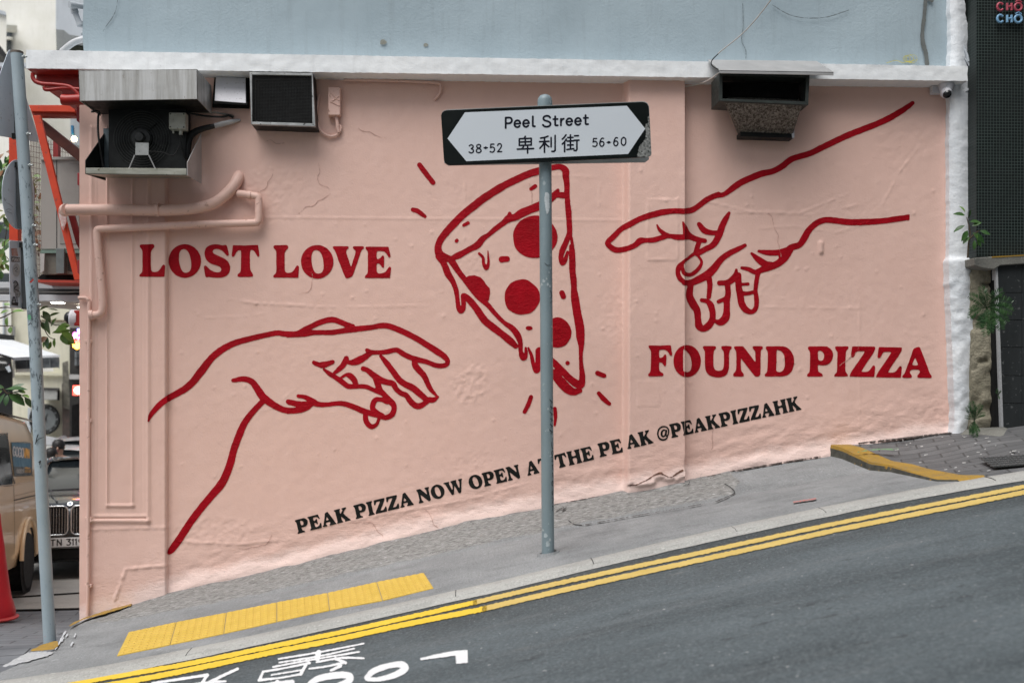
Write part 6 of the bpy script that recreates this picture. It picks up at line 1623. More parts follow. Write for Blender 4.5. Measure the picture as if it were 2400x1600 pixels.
fern("wall_fern", "tiny fern tuft beside the slate panels low on the pier", 2340, 925, 6.74, [(100, 14, 10), (60, 12, 0), (130, 10, 0), (-80, 10, 10)])
# ------------------------------------------------------------------ leaning sign pole at the left with the backs of three plates
D0 = 6.3
pb = PD(118, 1505, D0); pt = PD(39.5, 122, D0 + .02)
lp_ = thing("road_sign", "leaning grey pole carrying the backs of three plates beside the red traffic cone", "road sign", pb)
MB().tube([pb - Vector((0, 0, .05)), pb * .75 + pt * .25, pb * .5 + pt * .5 + Vector((.012, 0, 0)), pb * .25 + pt * .75 + Vector((.008, 0, 0)), pt], .0375, 24).build("pole", M_POLE2, lp_, smooth=60)
MB().lathe([(.0385, -.012), (.0385, .001), (.034, .004), (0, .004)], pt, (0, 0, 1), 24).build("pole_top", mk("rusty_cap", (.16, .14, .12), (.09, .07, .06), 30, .8, .2), lp_)
dz = lambda x, c=26: 6.40 + .0042 * (x - c)
def plate(name, pts, c, parent=lp_, mat=M_SIGNBACK):
    P = [PD(x, y, dz(x, c)) for x, y in pts]
    n_ = (P[1] - P[0]).cross(P[2] - P[0]).normalized()
    if n_.y < 0: n_ = -n_
    return MB().prism(P, n_ * .004).build(name, mat, parent, bevel=.001)
tri = plate("triangular_plate", [(19, 122), (23, 117), (27, 118), (30, 126), (90, 322), (91, 329), (88, 333), (-44, 312), (-48, 306), (-46, 298)], 26)
circ = plate("round_plate", [(43 + 38 * math.cos(t), 456 + 82 * math.sin(t) + 5 * math.cos(t)) for t in np.linspace(0, 2 * math.pi, 48)[:-1]], 44)
rect = plate("long_plate", [(22, 566), (24, 563), (60, 566), (66, 566), (70, 724), (62, 723), (24, 721)], 40)
for x0, y0, x1, y1 in ((30, 130, 34, 140), (27, 312, 38, 325), (30, 380, 40, 392), (39, 520, 52, 536), (43, 568, 56, 580), (50, 710, 62, 724)):
    D = dz((x0 + x1) / 2, 34) - .045
    MB().prism([PD(x0, y0, D), PD(x1, y0, D), PD(x1 + 12, y1, D - .02), PD(x0, y1, D)], (0, .03, 0)).build("clamp", M_DARKMETAL, lp_)
for x, y in ((62, 314), (66, 387), (74, 529), (78, 574), (86, 714), (52, 133)):
    p = PD(x, y, D0); MB().cyl(p, p + Vector(tuple(RT * .03)), .006, .006, 8).cyl(p + Vector(tuple(RT * .008)), p + Vector(tuple(RT * .016)), .011, .011, 6).build("bolt", M_ALU, lp_)
for x0, x1, y0, y1, c in ((30, 37, 132, 320, 26), (31, 48, 384, 535, 44), (44, 60, 570, 722, 40)):
    D = dz((x0 + x1) / 2, c) - .012
    MB().prism([PD(x0, y0, D), PD(x0 + 9, y0, D), PD(x1 + 2, y1, D), PD(x1 - 7, y1, D)], (0, .01, 0)).build("channel", mk("shadow_grey_channel", (.09, .10, .105), None, 10, .6, .05), lp_)
# stickers on the long plate
def on_plate(c, lift):
    def f(px, py):
        d = rays(px, py); D = 6.40 + .0042 * (np.asarray(px) - c) - lift
        return CAM + D[:, None] * d
    return f
fq = dict(o=(0, 380), k=3.918)
stk = lambda ink, mat, nm="sticker", lift=.004, **kw: ink_mesh(nm, ink, mat, on_plate(40, lift), rect, step=.7, wob=.25, **kw)
stk(Ink().po([(102, 792), (155, 790), (168, 862), (108, 860)], **fq), mk("torn_paper_sticker", (.42, .36, .33), (.38, .14, .11), 60, .8, 0))
stk(Ink().po([(104, 868), (182, 874), (182, 917), (105, 915)], **fq), mk("black_sticker", (.015, .015, .016), None, 20, .6, 0))
yu = Ink()
for pts in ([(111, 880), (118, 893), (126, 880)], [(118, 893), (118, 908)], [(131, 881), (131, 903), (137, 908), (143, 903), (143, 881)], [(160, 887), (153, 882), (148, 890), (148, 902), (154, 909), (161, 905), (161, 897), (155, 897)], [(166, 885), (172, 882), (178, 888), (178, 903), (172, 909), (166, 903), (166, 885)]):
    yu.st([(a, b, 2.6) for a, b in pts], smooth=0, **fq)
ink_mesh("sticker_lettering", yu, mk("white_sticker_ink", (.62, .62, .62), None, 20, .6, 0), on_plate(40, .006), rect, step=.4, wob=0)
stk(Ink().el((150, 990), 34, 62, **fq), mk("grey_oval_sticker", (.40, .42, .43), (.33, .35, .36), 60, .7, 0))
stk(Ink().el((150, 1150), 26, 56, wob=.08, **fq).el((163, 1205), 24, 40, wob=.06, **fq), mk("faded_sticker", (.34, .36, .37), (.15, .16, .16), 70, .7, 0), chip=.25)
stk(Ink().st([(128, 985, 2), (150, 965, 2), (160, 985, 2), (140, 1000, 2), (165, 1010, 2)], **fq).st([(112, 1290, 4), (128, 1235, 4), (148, 1290, 4)], **fq).st([(118, 1270, 3), (143, 1270, 3)], **fq).st([(155, 1240, 3), (160, 1280, 3)], **fq).st([(125, 1110, 4), (140, 1090, 4), (165, 1120, 4), (130, 1160, 4), (170, 1180, 4)], **fq).po([(110, 1290), (170, 1285), (165, 1320), (104, 1310)], **fq), mk("scribble_ink", (.03, .035, .04), None, 20, .6, 0), lift=.007)
ink_mesh("sticker_lettering", Ink().st([(60, 375, 2), (85, 385, 2), (118, 412, 2)], **fq).st([(55, 440, 2), (80, 430, 2), (105, 440, 2)], **fq).st([(62, 452, 2), (110, 472, 2)], **fq).st([(40, 330, 2.5), (46, 355, 2.5), (55, 345, 2.5)], **fq), mk("grey_stamp_ink", (.26, .29, .33), None, 20, .6, 0), on_plate(44, .004), circ, step=.5, wob=.2)
MB().prism([PD(70, 452, dz(70, 44) - .008), PD(76.5, 452, dz(76, 44) - .008), PD(76.5, 490, dz(76, 44) - .008), PD(71, 488, dz(71, 44) - .008)], (0, .003, 0)).build("sticker", mk("dark_blue_label", (.05, .07, .11), (.2, .22, .25), 60, .6, 0), circ)
stp = Ink().po([(265, 1105), (308, 1065), (310, 1085), (285, 1108), (268, 1112)], **fq).po([(170, 1265), (188, 1240), (200, 1235), (185, 1280), (175, 1288)], (0, 0), 3.918)
def on_lpole(px, py):
    d = rays(px, py); return CAM + (D0 - .0395) * d
ink_mesh("paint_scuff", Ink().po([(268, 1105), (306, 1066), (308, 1085), (285, 1108)], **fq), mk("red_scuff", (.38, .03, .02), None, 30, .5, 0), on_lpole, lp_, step=.6, wob=.6)
ink_mesh("paint_scuff", Ink().el((270, 1425), 15, 26, wob=.05, **fq), mk("green_scuff", (.12, .36, .20), None, 30, .5, 0), on_lpole, lp_, step=.6, wob=.8)
# dark threaded scribbles on the pole
ink_mesh("marker_scribble", Ink().st([(326, 1330, 5), (335, 1290, 4), (345, 1255, 5), (352, 1245, 3)], (0, 700), 3.918).st([(325, 1330, 4), (350, 1290, 3), (400, 1270, 2.5)], (0, 700), 3.918).st([(358, 1500, 5), (372, 1488, 5), (364, 1520, 4)], (0, 700), 3.918).st([(262, 240, 3), (280, 225, 4), (292, 232, 3)], (0, 700), 3.918), mk("black_tag_ink", (.02, .022, .025), None, 30, .6, 0), on_lpole, lp_, step=.5, wob=.5)

# ------------------------------------------------------------------ red steel frame with an outdoor unit on the canopy, left of the corner
def slabD(pts, D, th=.03, **kw):
    return MB().prism([PD(x, y, D) for x, y in pts], (0, th, 0))
zz = lambda pts, oy=0: [(x / 3.918, oy + y / 3.918) for x, y in pts]
fr = thing("steel_frame", "orange red steel frame on the white canopy beside the corner", "frame", PD(120, 655, 7.9))
slabD(zz([(262, 965), (685, 965), (692, 985), (690, 1030), (285, 1022)]), 7.6, .10).build("top_beam", M_ORANGE, fr, bevel=.003)
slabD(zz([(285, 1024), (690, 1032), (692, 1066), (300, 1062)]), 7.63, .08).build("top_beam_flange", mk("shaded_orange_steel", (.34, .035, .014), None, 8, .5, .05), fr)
slabD([(76.5, 271), (94, 270), (188, 655), (174, 656)], 7.5, .03).build("brace", M_ORANGE, fr, bevel=.002)
slabD([(20.5, 322), (42, 324), (42, 664), (21.5, 664)], 7.75, .07).build("post", M_ORANGE, fr, bevel=.003)
slabD([(124, 330), (136, 338), (136, 372), (124, 372)], 8.1, .05).build("inner_post", mk("deep_red_steel", (.25, .02, .02), None, 8, .5, .05), fr)
# dark inclined I beam behind the brace
P0, P1 = PD(96, 278, 7.7), PD(188, 352, 7.75)
dn = Vector((0, 0, -1))
mb = MB()
for off, h_, th in ((0.0, .012, .09), (.012, .075, .012), (.085, .012, .09)):
    a, b = P0 + dn * off, P1 + dn * off
    mb.prism([a, b, b + dn * h_, a + dn * h_], (0, th, 0))
mb.build("inclined_beam", mk("brown_red_steel", (.11, .030, .020), (.07, .022, .016), 9, .5, .2, 40), fr)
slabD([(83, 655), (190, 657), (190, 663), (83, 661)], 7.6, .3).build("base_rail", mk("red_rail", (.42, .05, .03), None, 9, .5, .1), fr)
ink = MB()
for x in np.linspace(64, 168, 30):
    ink.tube([PD(x, 328, 8.35), PD(x - 0, 650, 8.35)], .0022, 4, cap=False)
for y in np.linspace(334, 646, 26):
    ink.tube([PD(62, y - 6, 8.36), PD(170, y + 14, 8.36)], .0022, 4, cap=False)
ink.build("wire_mesh", mk("dark_red_wire", (.13, .05, .045), None, 20, .6, 0), fr)
# fractured clip and clamp where the pink pipe meets the frame
slabD(zz([(532, 455), (590, 442), (610, 540), (580, 628), (565, 600)], 380), 7.47, .01).build("flaked_paint", mk("flaked_white_paint", (.55, .52, .50), (.35, .08, .06), 30, .7, .2), fr)

ou = thing("outdoor_unit", "grey outdoor air conditioning unit standing on the red framed canopy", "air conditioner", PD(140, 640, 7.9))
M_OUT = mk("grey_beige_unit_casing", (.33, .315, .29), (.28, .265, .245), 2, .5, .04, 30)
slabD([(94.5, 370), (250, 369), (250, 586), (94.5, 586)], 7.85, .32).build("casing", M_OUT, ou, bevel=.012)
slabD([(94, 368), (250, 367), (250, 373), (94, 375)], 7.83, .36).build("lid", mk("pale_lid", (.42, .41, .38), None, 4, .5, .03), ou, bevel=.003)
slabD([(140, 384), (185, 384), (186, 572), (140, 572)], 7.845, .01).build("service_panel", mk("unit_panel", (.30, .285, .265), None, 3, .5, .03), ou, bevel=.003)
slabD([(132, 376), (133, 376), (133, 586), (132, 586)], 7.846, .006).build("seam", M_DARKMETAL, ou)
slabD([(95, 586), (250, 586), (250, 593), (95, 593)], 7.84, .32).build("teal_band", mk("teal_strip", (.17, .25, .21), None, 6, .5, .05), ou)
slabD([(97, 593), (250, 593), (250, 643), (100, 643)], 7.86, .30).build("lower_casing", mk("grimy_lower_casing", (.16, .15, .125), (.08, .078, .065), 12, .6, .2, 40), ou, bevel=.004)
slabD([(131, 582), (150, 582), (150, 641), (131, 641)], 7.80, .03).build("corner_bracket", mk("grey_green_bracket", (.14, .165, .165), None, 10, .5, .05), ou, bevel=.003)
slabD([(94, 594), (104, 594), (103, 634), (95, 640)], 7.82, .01).build("paper_label", mk("dirty_paper", (.46, .45, .43), None, 14, .8, .1), ou)
slabD([(150, 477.5), (190, 478), (190, 487), (149, 487)], 7.843, .004).build("label_strip", mk("pale_label", (.48, .47, .46), None, 9, .6, 0), ou)
lt = Ink()
for pts in ([(158, 480.5), (155.5, 479.3), (153.5, 481), (153.3, 484), (155.5, 486), (158, 485)], [(164.5, 479.5), (161, 479.7), (160.3, 482.7), (161, 486), (164.5, 485.6)], [(161, 482.7), (164, 482.7)]): lt.st([(a, b, .45) for a, b in pts], smooth=2)
ink_mesh("label_lettering", lt, M_DARKMETAL, lambda a, b: CAM + 7.840 * rays(a, b), ou, step=.3, wob=0)
mb = MB()
for y in np.linspace(600, 632, 8): mb.prism([PD(159, y, 7.855), PD(172, y + 2, 7.855), PD(172, y + 3.6, 7.855), PD(159, y + 1.6, 7.855)], (0, .006, 0))
mb.build("louvres", M_BLACKHOLE, ou)
slabD([(98, 643), (190, 645), (190, 655), (86, 653)], 7.9, .3).build("support", M_BLACKHOLE, ou)

# white canopy beams, with two small lit downlights under the soffit
cn = thing("canopy", "white shop canopy edge with lit soffit lights at the left of the corner", "canopy", PD(100, 690, 8.0))
M_CAN = mk("white_canopy_metal", (.50, .52, .54), (.44, .46, .48), 4, .45, .03, 30)
slabD([(-80, 660), (250, 663), (250, 677), (-80, 674)], 7.9, .1).build("upper_beam", M_CAN, cn, bevel=.003)
slabD([(-80, 674), (250, 677), (250, 692), (-80, 688)], 8.05, .05).build("recess", mk("grey_recess", (.14, .145, .15), None, 5, .6, .05), cn)
MB().tube([PD(-60, 681, 7.98), PD(5, 682, 7.98), PD(100, 684, 7.98), PD(185, 684, 7.98), PD(192, 681, 7.98)], .007, 8, smooth=3).build("cable", M_CABLEW, cn)
slabD([(-80, 690), (250, 691), (250, 706), (-80, 705)], 7.9, .1).build("lower_beam", M_CAN, cn, bevel=.003)
S0 = [PD(60, 706, 7.92), PD(250, 706, 7.92), PD(250, 730, 10.2), PD(60, 718, 10.2)]
MB().prism(S0, (0, 0, .02)).build("soffit", mk("warm_grey_soffit", (.34, .32, .29), None, 3, .5, .03), cn)
M_LIT = glow("lit_downlight", (1.0, .93, .78), 6.0)
for x0, x1, y in ((118, 146, 709.3), (180, 196, 719.5)):
    D = 8.1 if y < 712 else 8.9
    slabD([(x0, y - .8), (x1, y - .8), (x1 - 2, y + 1.2), (x0 + 2, y + 1.2)], D - .1, .06).build("soffit_light", M_LIT, cn)

# red pipes hugging the cornice and the side of the corner
rp_ = thing("red_pipe", "glossy red pipe curving under the red cornice at the left end of the ledge", "pipe", PD(100, 190, 6.70))
MB().tube([PD(77, 172, 6.70), PD(77, 182, 6.70), PD(84, 192, 6.70), (PD(100, 197, 6.70)), PD(130, 199, 6.70), PD(160, 203, 6.70), PD(175, 212, 6.70), PD(186, 224, 6.70)], .014, 10, smooth=4).build("tube", M_REDPAINT, rp_, smooth=60)
MB().tube([PD(103, 205, 6.70), PD(110, 211, 6.70), PD(150, 207, 6.70), PD(190, 210, 6.70)], .012, 10, smooth=4).build("tube", M_REDPAINT, rp_, smooth=60)
MB().tube([PD(146, 234, 6.70), PD(160, 235, 6.70), PD(200, 233, 6.70)], .036, 14).build("stub", M_REDPAINT, rp_, smooth=60)
rv_ = thing("riser_pipe", "red painted riser pipe with box fittings running down behind the corner edge", "pipe", PD(189, 450, 7.06))
xr = XL - .012
MB().tube([(xr, .10, PD(189, 236, 7.0).z), (xr, .10, PD(189, 660, 7.0).z)], .016, 12).build("tube", mk("crimson_pipe_paint", (.34, .02, .03), (.26, .015, .02), 8, .4, .1), rv_, smooth=60)
for y0, y1, x0 in ((243, 284, 179), (405, 434, 181), (609, 640, 181)):
    a, b = PD(x0, y1, 7.05), PD(194, y0, 7.05)
    MB().box((a.x, a.y, a.z), (b.x, a.y + .08, b.z)).build("box_fitting", mk("crimson_box", (.33, .03, .035), None, 8, .4, .1), rv_, bevel=.004)
MB().prism([PD(160, 505, 7.6), PD(175, 505, 7.6), PD(190, 560, 7.6), PD(190, 592, 7.6), PD(178, 570, 7.6)], (0, .02, 0)).build("gusset", mk("maroon_plate", (.15, .012, .012), None, 8, .4, .1), rv_)
# drencher inlet sticking out below the canopy
dr = thing("fire_inlet", "white ringed pipe inlet with a black dome and red body beside the corner", "inlet", PD(175, 747, 7.1))
ax = Vector((-1, -.15, 0.04)).normalized(); o_ = PD(186, 746, 7.12)
MB().box((o_.x - .02, o_.y - .05, o_.z - .055), (o_.x + .03, o_.y + .06, o_.z + .055)).build("body", M_REDPAINT, dr, bevel=.006)
MB().lathe([(.056, .012), (.060, .02), (.060, .055), (.052, .062)], o_, ax, 26).build("ring", M_OFFWHITE, dr)
MB().lathe([(.046, .058), (.047, .066), (.040, .085), (.024, .098), (0, .102)], o_, ax, 26).build("dome", mk("black_dome", (.012, .013, .014), None, 10, .25, 0), dr)

# pipes and fittings on the corner of the upper wall
wp = thing("vent_pipe", "white painted pipe end with couplings at the left edge of the upper wall", "pipe", PD(180, 30, 7.0))
mb = MB()
a, b = PY(167, 12, -.02), PY(200, 16, .05)
mb.lathe([(.020, -.012), (.024, -.012), (.024, .03), (.019, .03), (.019, .12)], a, (b - a).normalized(), 18)
mb.tube([PY(172, 20, .03), PY(180, 40, .03), PY(187, 56, .03), PY(197, 60, .05)], .019, 12, smooth=3)
mb.lathe([(.025, -.012), (.025, .012)], PY(175, 27, .03), (.3, 0, -1), 16).lathe([(.025, -.012), (.025, .012)], PY(188, 57, .03), (.3, 0, -1), 16)
mb.lathe([(.014, 0), (.014, .07)], PY(191, 79, .03), (1, 0, 0), 12)
mb.build("tube", mk("grey_white_pipe_paint", (.46, .50, .53), (.38, .41, .44), 9, .5, .15, 40), wp, smooth=60)
wb = thing("white_hose", "thick white hose arching off the ledge into the upper wall", "hose", PD(165, 110, 7.2))
MB().tube([PY(145, 122, .2), PY(155, 113, .2), PY(168, 103, .2), PY(182, 96, .2), PY(202, 91, .2)], .022, 12, smooth=4).build("tube", mk("white_hose_rubber", (.60, .62, .64), None, 8, .5, .05), wb, smooth=60)

# ------------------------------------------------------------------ traffic cone
cz = float(z_brick(np.array(8.55 - 7)))
cpos = PD(-8, 1446, 8.55); cpos.z = cz
co = thing("traffic_cone", "tall red traffic cone cut by the left edge of the picture", "traffic cone", cpos)
M_CONE = mk("red_cone_plastic", (.50, .012, .022), (.40, .008, .018), 5, .42, .1, 30)
MB().lathe([(.172, 0), (.176, .012), (.150, .022), (.146, .03)], cpos, (0, 0, 1), 32).build("base", mk("dirty_red_rim", (.52, .06, .06), None, 9, .5, .1), co, smooth=50)
MB().lathe([(.148, .024), (.150, .06), (.132, .13), (.112, .20), (.096, .32), (.080, .46), (.060, .64), (.036, .82), (.030, .90), (0, .905)], cpos, (0, 0, 1), 36).build("body", M_CONE, co, smooth=60)
p = cpos + Vector((.06, -.132, .155))
MB().box((p.x - .025, p.y - .004, p.z - .018), (p.x + .012, p.y + .03, p.z + .018)).build("handle_slot", M_BLACKHOLE, co)
# ------------------------------------------------------------------ leaves and twigs at the left
def bush(name, label, box, D, n, mats, wts, L=(16, 34), stems=()):
    specs = []
    for _ in range(n):
        x, y = random.uniform(box[0], box[2]), random.uniform(box[1], box[3])
        mi = random.choices(range(len(mats)), wts)[0]
        l = random.uniform(*L)
        specs.append((x, y, D + random.uniform(-.25, .25), random.uniform(-150, 60), l, l * random.uniform(.38, .5), mi))
    return sprig(name, label, specs, stems, mats)
bush("leafy_shrub", "leafy green shrub behind the leaning sign pole under the triangular plate", (-30, 355, 22, 470), 8.6, 46, [M_LEAF, M_LEAF2, M_LEAFR], [5, 3, 1], (18, 36), [[(-20, 480, 8.6), (0, 430, 8.6), (18, 370, 8.6)], [(-30, 470, 8.6), (10, 400, 8.6)]])
bush("leafy_shrub", "loose green branch between the long plate and the left edge", (-30, 500, 18, 650), 8.6, 34, [M_LEAF, M_LEAF2, M_LEAFO], [4, 4, 2], (20, 38), [[(-20, 650, 8.6), (6, 590, 8.6), (20, 510, 8.6)], [(-20, 560, 8.6), (22, 610, 8.6)]])
bush("red_leafed_shrub", "rusty red and olive leaves seen through the wire mesh", (68, 405, 92, 590), 8.7, 44, [M_LEAFR, M_LEAFO, M_LEAF2], [5, 4, 1], (14, 28), [[(76, 640, 8.7), (82, 540, 8.7), (80, 430, 8.7)], [(90, 600, 8.7), (76, 480, 8.7)]])
sprig("tree_branch", "thin branch of fresh green leaves hanging below the canopy", [(90, 730, 8.3, 40, 28, 14, 1), (100, 728, 8.3, -50, 30, 16, 0), (137, 728, 8.4, 165, 24, 12, 1), (140, 733, 8.4, 200, 26, 12, 1), (110, 775, 8.3, 120, 26, 14, 0), (118, 785, 8.3, 100, 40, 20, 0), (122, 780, 8.3, 15, 44, 15, 1), (128, 778, 8.2, 35, 48, 18, 1), (140, 775, 8.2, -30, 44, 24, 1), (150, 778, 8.3, -70, 30, 22, 1), (112, 790, 8.3, 205, 24, 16, 2), (112, 790, 8.3, -85, 30, 15, 0), (128, 792, 8.3, -95, 22, 10, 1), (140, 795, 8.3, -20, 30, 12, 1), (120, 765, 8.3, 60, 26, 12, 1), (105, 800, 8.3, 240, 16, 10, 1), (150, 760, 8.2, 10, 26, 14, 1), (158, 790, 8.3, -40, 24, 14, 1), (120, 800, 8.3, 250, 20, 10, 1)],
      [[(86, 720, 8.3), (92, 745, 8.3), (106, 775, 8.3), (116, 790, 8.3), (130, 795, 8.3)], [(96, 740, 8.3), (125, 760, 8.35), (140, 762, 8.35)]], [M_LEAF, M_LEAF2, M_LEAFR])
sprig("tree_branch", "small twig with pale green leaves crossing behind the leaning pole", [(28, 730, 8.3, 10, 36, 12, 1), (8, 712, 8.3, 0, 20, 9, 1), (18, 742, 8.3, -100, 24, 12, 1), (0, 735, 8.3, 30, 22, 9, 1), (2, 722, 8.3, 170, 24, 10, 1), (24, 765, 8.3, -80, 18, 12, 1)], [[(-10, 762, 8.3), (15, 764, 8.3), (30, 763, 8.3)], [(-10, 748, 8.3), (10, 742, 8.3), (34, 730, 8.3), (62, 727, 8.3)], [(-5, 722, 8.3), (15, 720, 8.3), (26, 722, 8.3)]], [M_LEAF, M_LEAF2])
sprig("tree_branch", "low branch with large dark green leaves at the left edge above the van", [(12, 912, 7.6, 12, 54, 17, 0), (18, 918, 7.6, 35, 40, 14, 0), (20, 922, 7.6, -30, 46, 26, 0), (12, 922, 7.6, 235, 44, 18, 0), (18, 925, 7.6, -95, 26, 14, 0), (42, 914, 7.6, -15, 18, 11, 1), (52, 924, 7.6, -5, 24, 12, 1), (58, 930, 7.6, -55, 28, 16, 0), (10, 908, 7.6, 165, 20, 10, 0), (6, 915, 7.6, 200, 24, 12, 1), (30, 918, 7.6, 5, 30, 10, 0), (64, 935, 7.6, -70, 16, 10, 0)], [[(-20, 900, 7.6), (4, 907, 7.6), (16, 921, 7.6), (36, 920, 7.6), (60, 931, 7.6)]], [M_LEAF, M_LEAF2])

# ------------------------------------------------------------------ background street, far side
DB = 24.0
def slabD(pts, D, th=.03):      # far solids: depth runs along the camera's line of sight
    P = [PD(x, y, D) for x, y in pts]
    c = sum(P, Vector()) / len(P) - Vector(CAM); c.z = 0
    return MB().prism(P, c.normalized() * th)
def wallmat(name, a, b, d, k=.4): return rough_plaster(name, a, b, d, k, .5, False)
M_CREAM = wallmat("cream_stained_wall", (.62, .60, .47), (.72, .70, .57), (.38, .36, .28))
M_CREAM2 = wallmat("pale_tower_wall", (.76, .75, .68), (.84, .83, .78), (.58, .57, .50))
M_GREYW = wallmat("pale_grey_wall", (.46, .50, .54), (.52, .56, .60), (.25, .27, .29))
M_WINDOW = mk("dim_window_glass", (.05, .06, .07), (.03, .04, .045), 4, .15, 0, spec=.6)
M_DKW = mk("dark_shopfront", (.02, .02, .021), (.012, .012, .013), 6, .5, .05)
tw = thing("tower_block", "pale cream tower block wall rising behind the canopy at the upper left", "building", PD(90, 650, 30))
slabD([(-500, -420), (330, -420), (330, 760), (-500, 760)], 30.0, 4).build("wall", M_CREAM2, tw)
slabD([(-60, 12), (12, 33), (15, 44), (14, 250), (-60, 250)], 28.0, 1.5).build("side_block", M_CREAM2, tw)
slabD([(-60, 5), (13, 28), (15, 36), (-60, 16)], 27.9, 1.7).build("parapet_cap", M_GREYW, tw)
slabD([(14, 54), (40, 56), (40, 60), (15, 58)], 29.2, .7).build("window_hood", M_CREAM2, tw)
slabD([(15, 59), (36, 60), (26, 86), (26, 118), (15, 118)], 29.9, .3).build("window", M_WINDOW, tw)
slabD([(16, 86), (30, 87), (28, 92), (15, 92)], 29.8, .4).build("sill", M_CREAM2, tw)
gb = [(131, -60), (260, -60), (260, 96), (163, 82), (150, 71), (131, 69)]
slabD(gb, 26.5, 3.4).build("grey_bay", M_GREYW, tw)
slabD([(131, 69), (150, 71), (163, 82), (200, 92), (200, 112), (160, 105), (160, 95), (150, 82), (140, 78)], 27.2, 2.6).build("dark_bay_edge", mk("black_green_edge", (.035, .045, .03), (.015, .02, .015), 30, .9, .3), tw)  # near-black band along the bottom edge of the grey bay
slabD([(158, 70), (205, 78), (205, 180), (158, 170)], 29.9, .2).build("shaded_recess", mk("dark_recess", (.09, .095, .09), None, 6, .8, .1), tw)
slabD([(165, 268), (230, 268), (230, 352), (165, 336)], 29.8, .3).build("recess", M_GREYW, tw)
ld = thing("hanging_lamp", "small lit warm bulb hanging far behind the red brace", "lamp", PD(174, 326, 16))
MB().lathe([(0, -.045), (.03, -.035), (.042, 0), (.03, .035), (0, .045)], PD(174, 326, 16), (0, 0, 1), 16).build("bulb", glow("warm_bulb", (1, .72, .35), 9), ld)
MB().cyl(PD(174, 320, 16), PD(173, 300, 16), .006, .006, 6).build("cord", M_RUBBER, ld)
bs = thing("blue_shade", "small blue hanging panel beside the warm bulb", "sign", PD(168, 306, 16))
MB().prism([PD(166, 294, 16), PD(171, 294, 16), PD(172, 314, 16), PD(167, 315, 16)], (0, .05, 0)).build("panel", mk("blue_panel", (.02, .18, .36), None, 5, .5, 0), bs)
dkc = thing("dark_awning", "dark awning edge behind the triangular sign plate at the left", "awning", PD(0, 130, 20))
slabD([(-80, 70), (0, 107), (17, 130), (17, 138), (-5, 125), (-80, 104)], 20, 2.5).build("canvas", M_DKW, dkc)
slabD([(-80, 146), (62, 148), (62, 157), (-80, 156)], 19, .1).build("rail", M_GREYW, dkc)
slabD([(-80, 156), (12, 156), (10, 170), (2, 190), (-80, 200)], 19.5, .5).build("valance", M_DKW, dkc)
lb_ = thing("light_building", "pale building seen in the gap left of the wire mesh", "building", PD(0, 640, 26))
slabD([(-260, 250), (70, 250), (70, 860), (-260, 860)], 27, 2).build("wall", M_CREAM2, lb_)
for y in (420, 520, 640, 780): slabD([(-40, y), (22, y), (22, y + 46), (-40, y + 46)], 26.95, .1).build("window", M_WINDOW, lb_)

cb_ = thing("cream_building", "stained cream corner building far down the side street with a wall clock", "building", PD(120, 1100, DB))
slabD([(26, 700), (163, 700), (163, 1250), (26, 1250)], DB, 3).build("wall", M_CREAM, cb_)
slabD([(27, 873), (163, 876), (163, 880), (27, 878)], DB - .12, .1).build("ledge", M_CREAM, cb_)
slabD([(96, 749), (160, 750), (160, 753), (96, 752)], DB - .06, .06).build("conduit", mk("rusty_conduit", (.20, .16, .10), None, 8, .8, .1), cb_)
MB().tube([PD(33, 765, DB - .1), PD(33, 790, DB - .1)], .03, 8).build("conduit", M_STEEL, cb_)
slabD([(0, 700), (24, 700), (24, 790), (0, 790)], DB - .1, 1).build("wing_wall", M_CREAM2, cb_)
slabD([(6, 705), (10, 705), (10, 790), (6, 790)], DB - .16, .06).build("window_bar", M_GREYW, cb_)
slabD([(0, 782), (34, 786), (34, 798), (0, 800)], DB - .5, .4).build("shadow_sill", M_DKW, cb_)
slabD([(145, 900), (166, 880), (167, 1045), (146, 1045)], DB - .2, .2).build("brick_pier", mk("dirty_brick", (.12, .085, .075), (.075, .065, .06), 9, .9, .2, 40), cb_)
slabD([(146, 850), (160, 845), (164, 960), (148, 955)], DB - .25, .05).build("soot_stain", mk("sooty_render", (.21, .20, .165), (.11, .105, .09), 12, .9, .1), cb_)
slabD([(65, 955), (72, 955), (72, 1015), (65, 1015)], DB - .1, .08).build("shutter_box", M_GREYW, cb_)
slabD([(25, 985), (66, 985), (66, 1070), (25, 1070)], DB - .08, .06).build("shutter", mk("pale_shutter", (.55, .56, .55), None, 4, .6, .05), cb_)
slabD([(100, 1020), (145, 1028), (145, 1100), (100, 1100)], DB - .3, .1).build("white_board", mk("white_board", (.60, .62, .65), None, 4, .6, .03), cb_)
ck = thing("wall_clock", "big round dark rimmed clock on the cream building", "clock", PD(106, 982, DB - .2))
c_ = PD(106, 982, DB - .22)
MB().lathe([(.355, 0), (.37, -.03), (.34, -.05), (.26, -.03), (.26, 0)], c_, (0, 1, 0), 40).build("rim", mk("black_rim", (.02, .022, .022), None, 10, .5, .05), ck)
MB().lathe([(.0, -.012), (.262, -.012), (.262, 0)], c_, (0, 1, 0), 40).build("face", mk("grey_clock_face", (.19, .21, .215), None, 6, .5, 0), ck)
mb = MB()
for h_ in range(12):
    t = h_ * math.pi / 6; p = c_ + Vector((.30 * math.sin(t), -.055, .30 * math.cos(t)))
    mb.lathe([(.026, 0), (.026, -.008), (0, -.008)], p, (0, 1, 0), 8)
mb.build("hour_marks", mk("clock_grey_marks", (.16, .175, .18), None, 6, .5, 0), ck)
mb = MB()
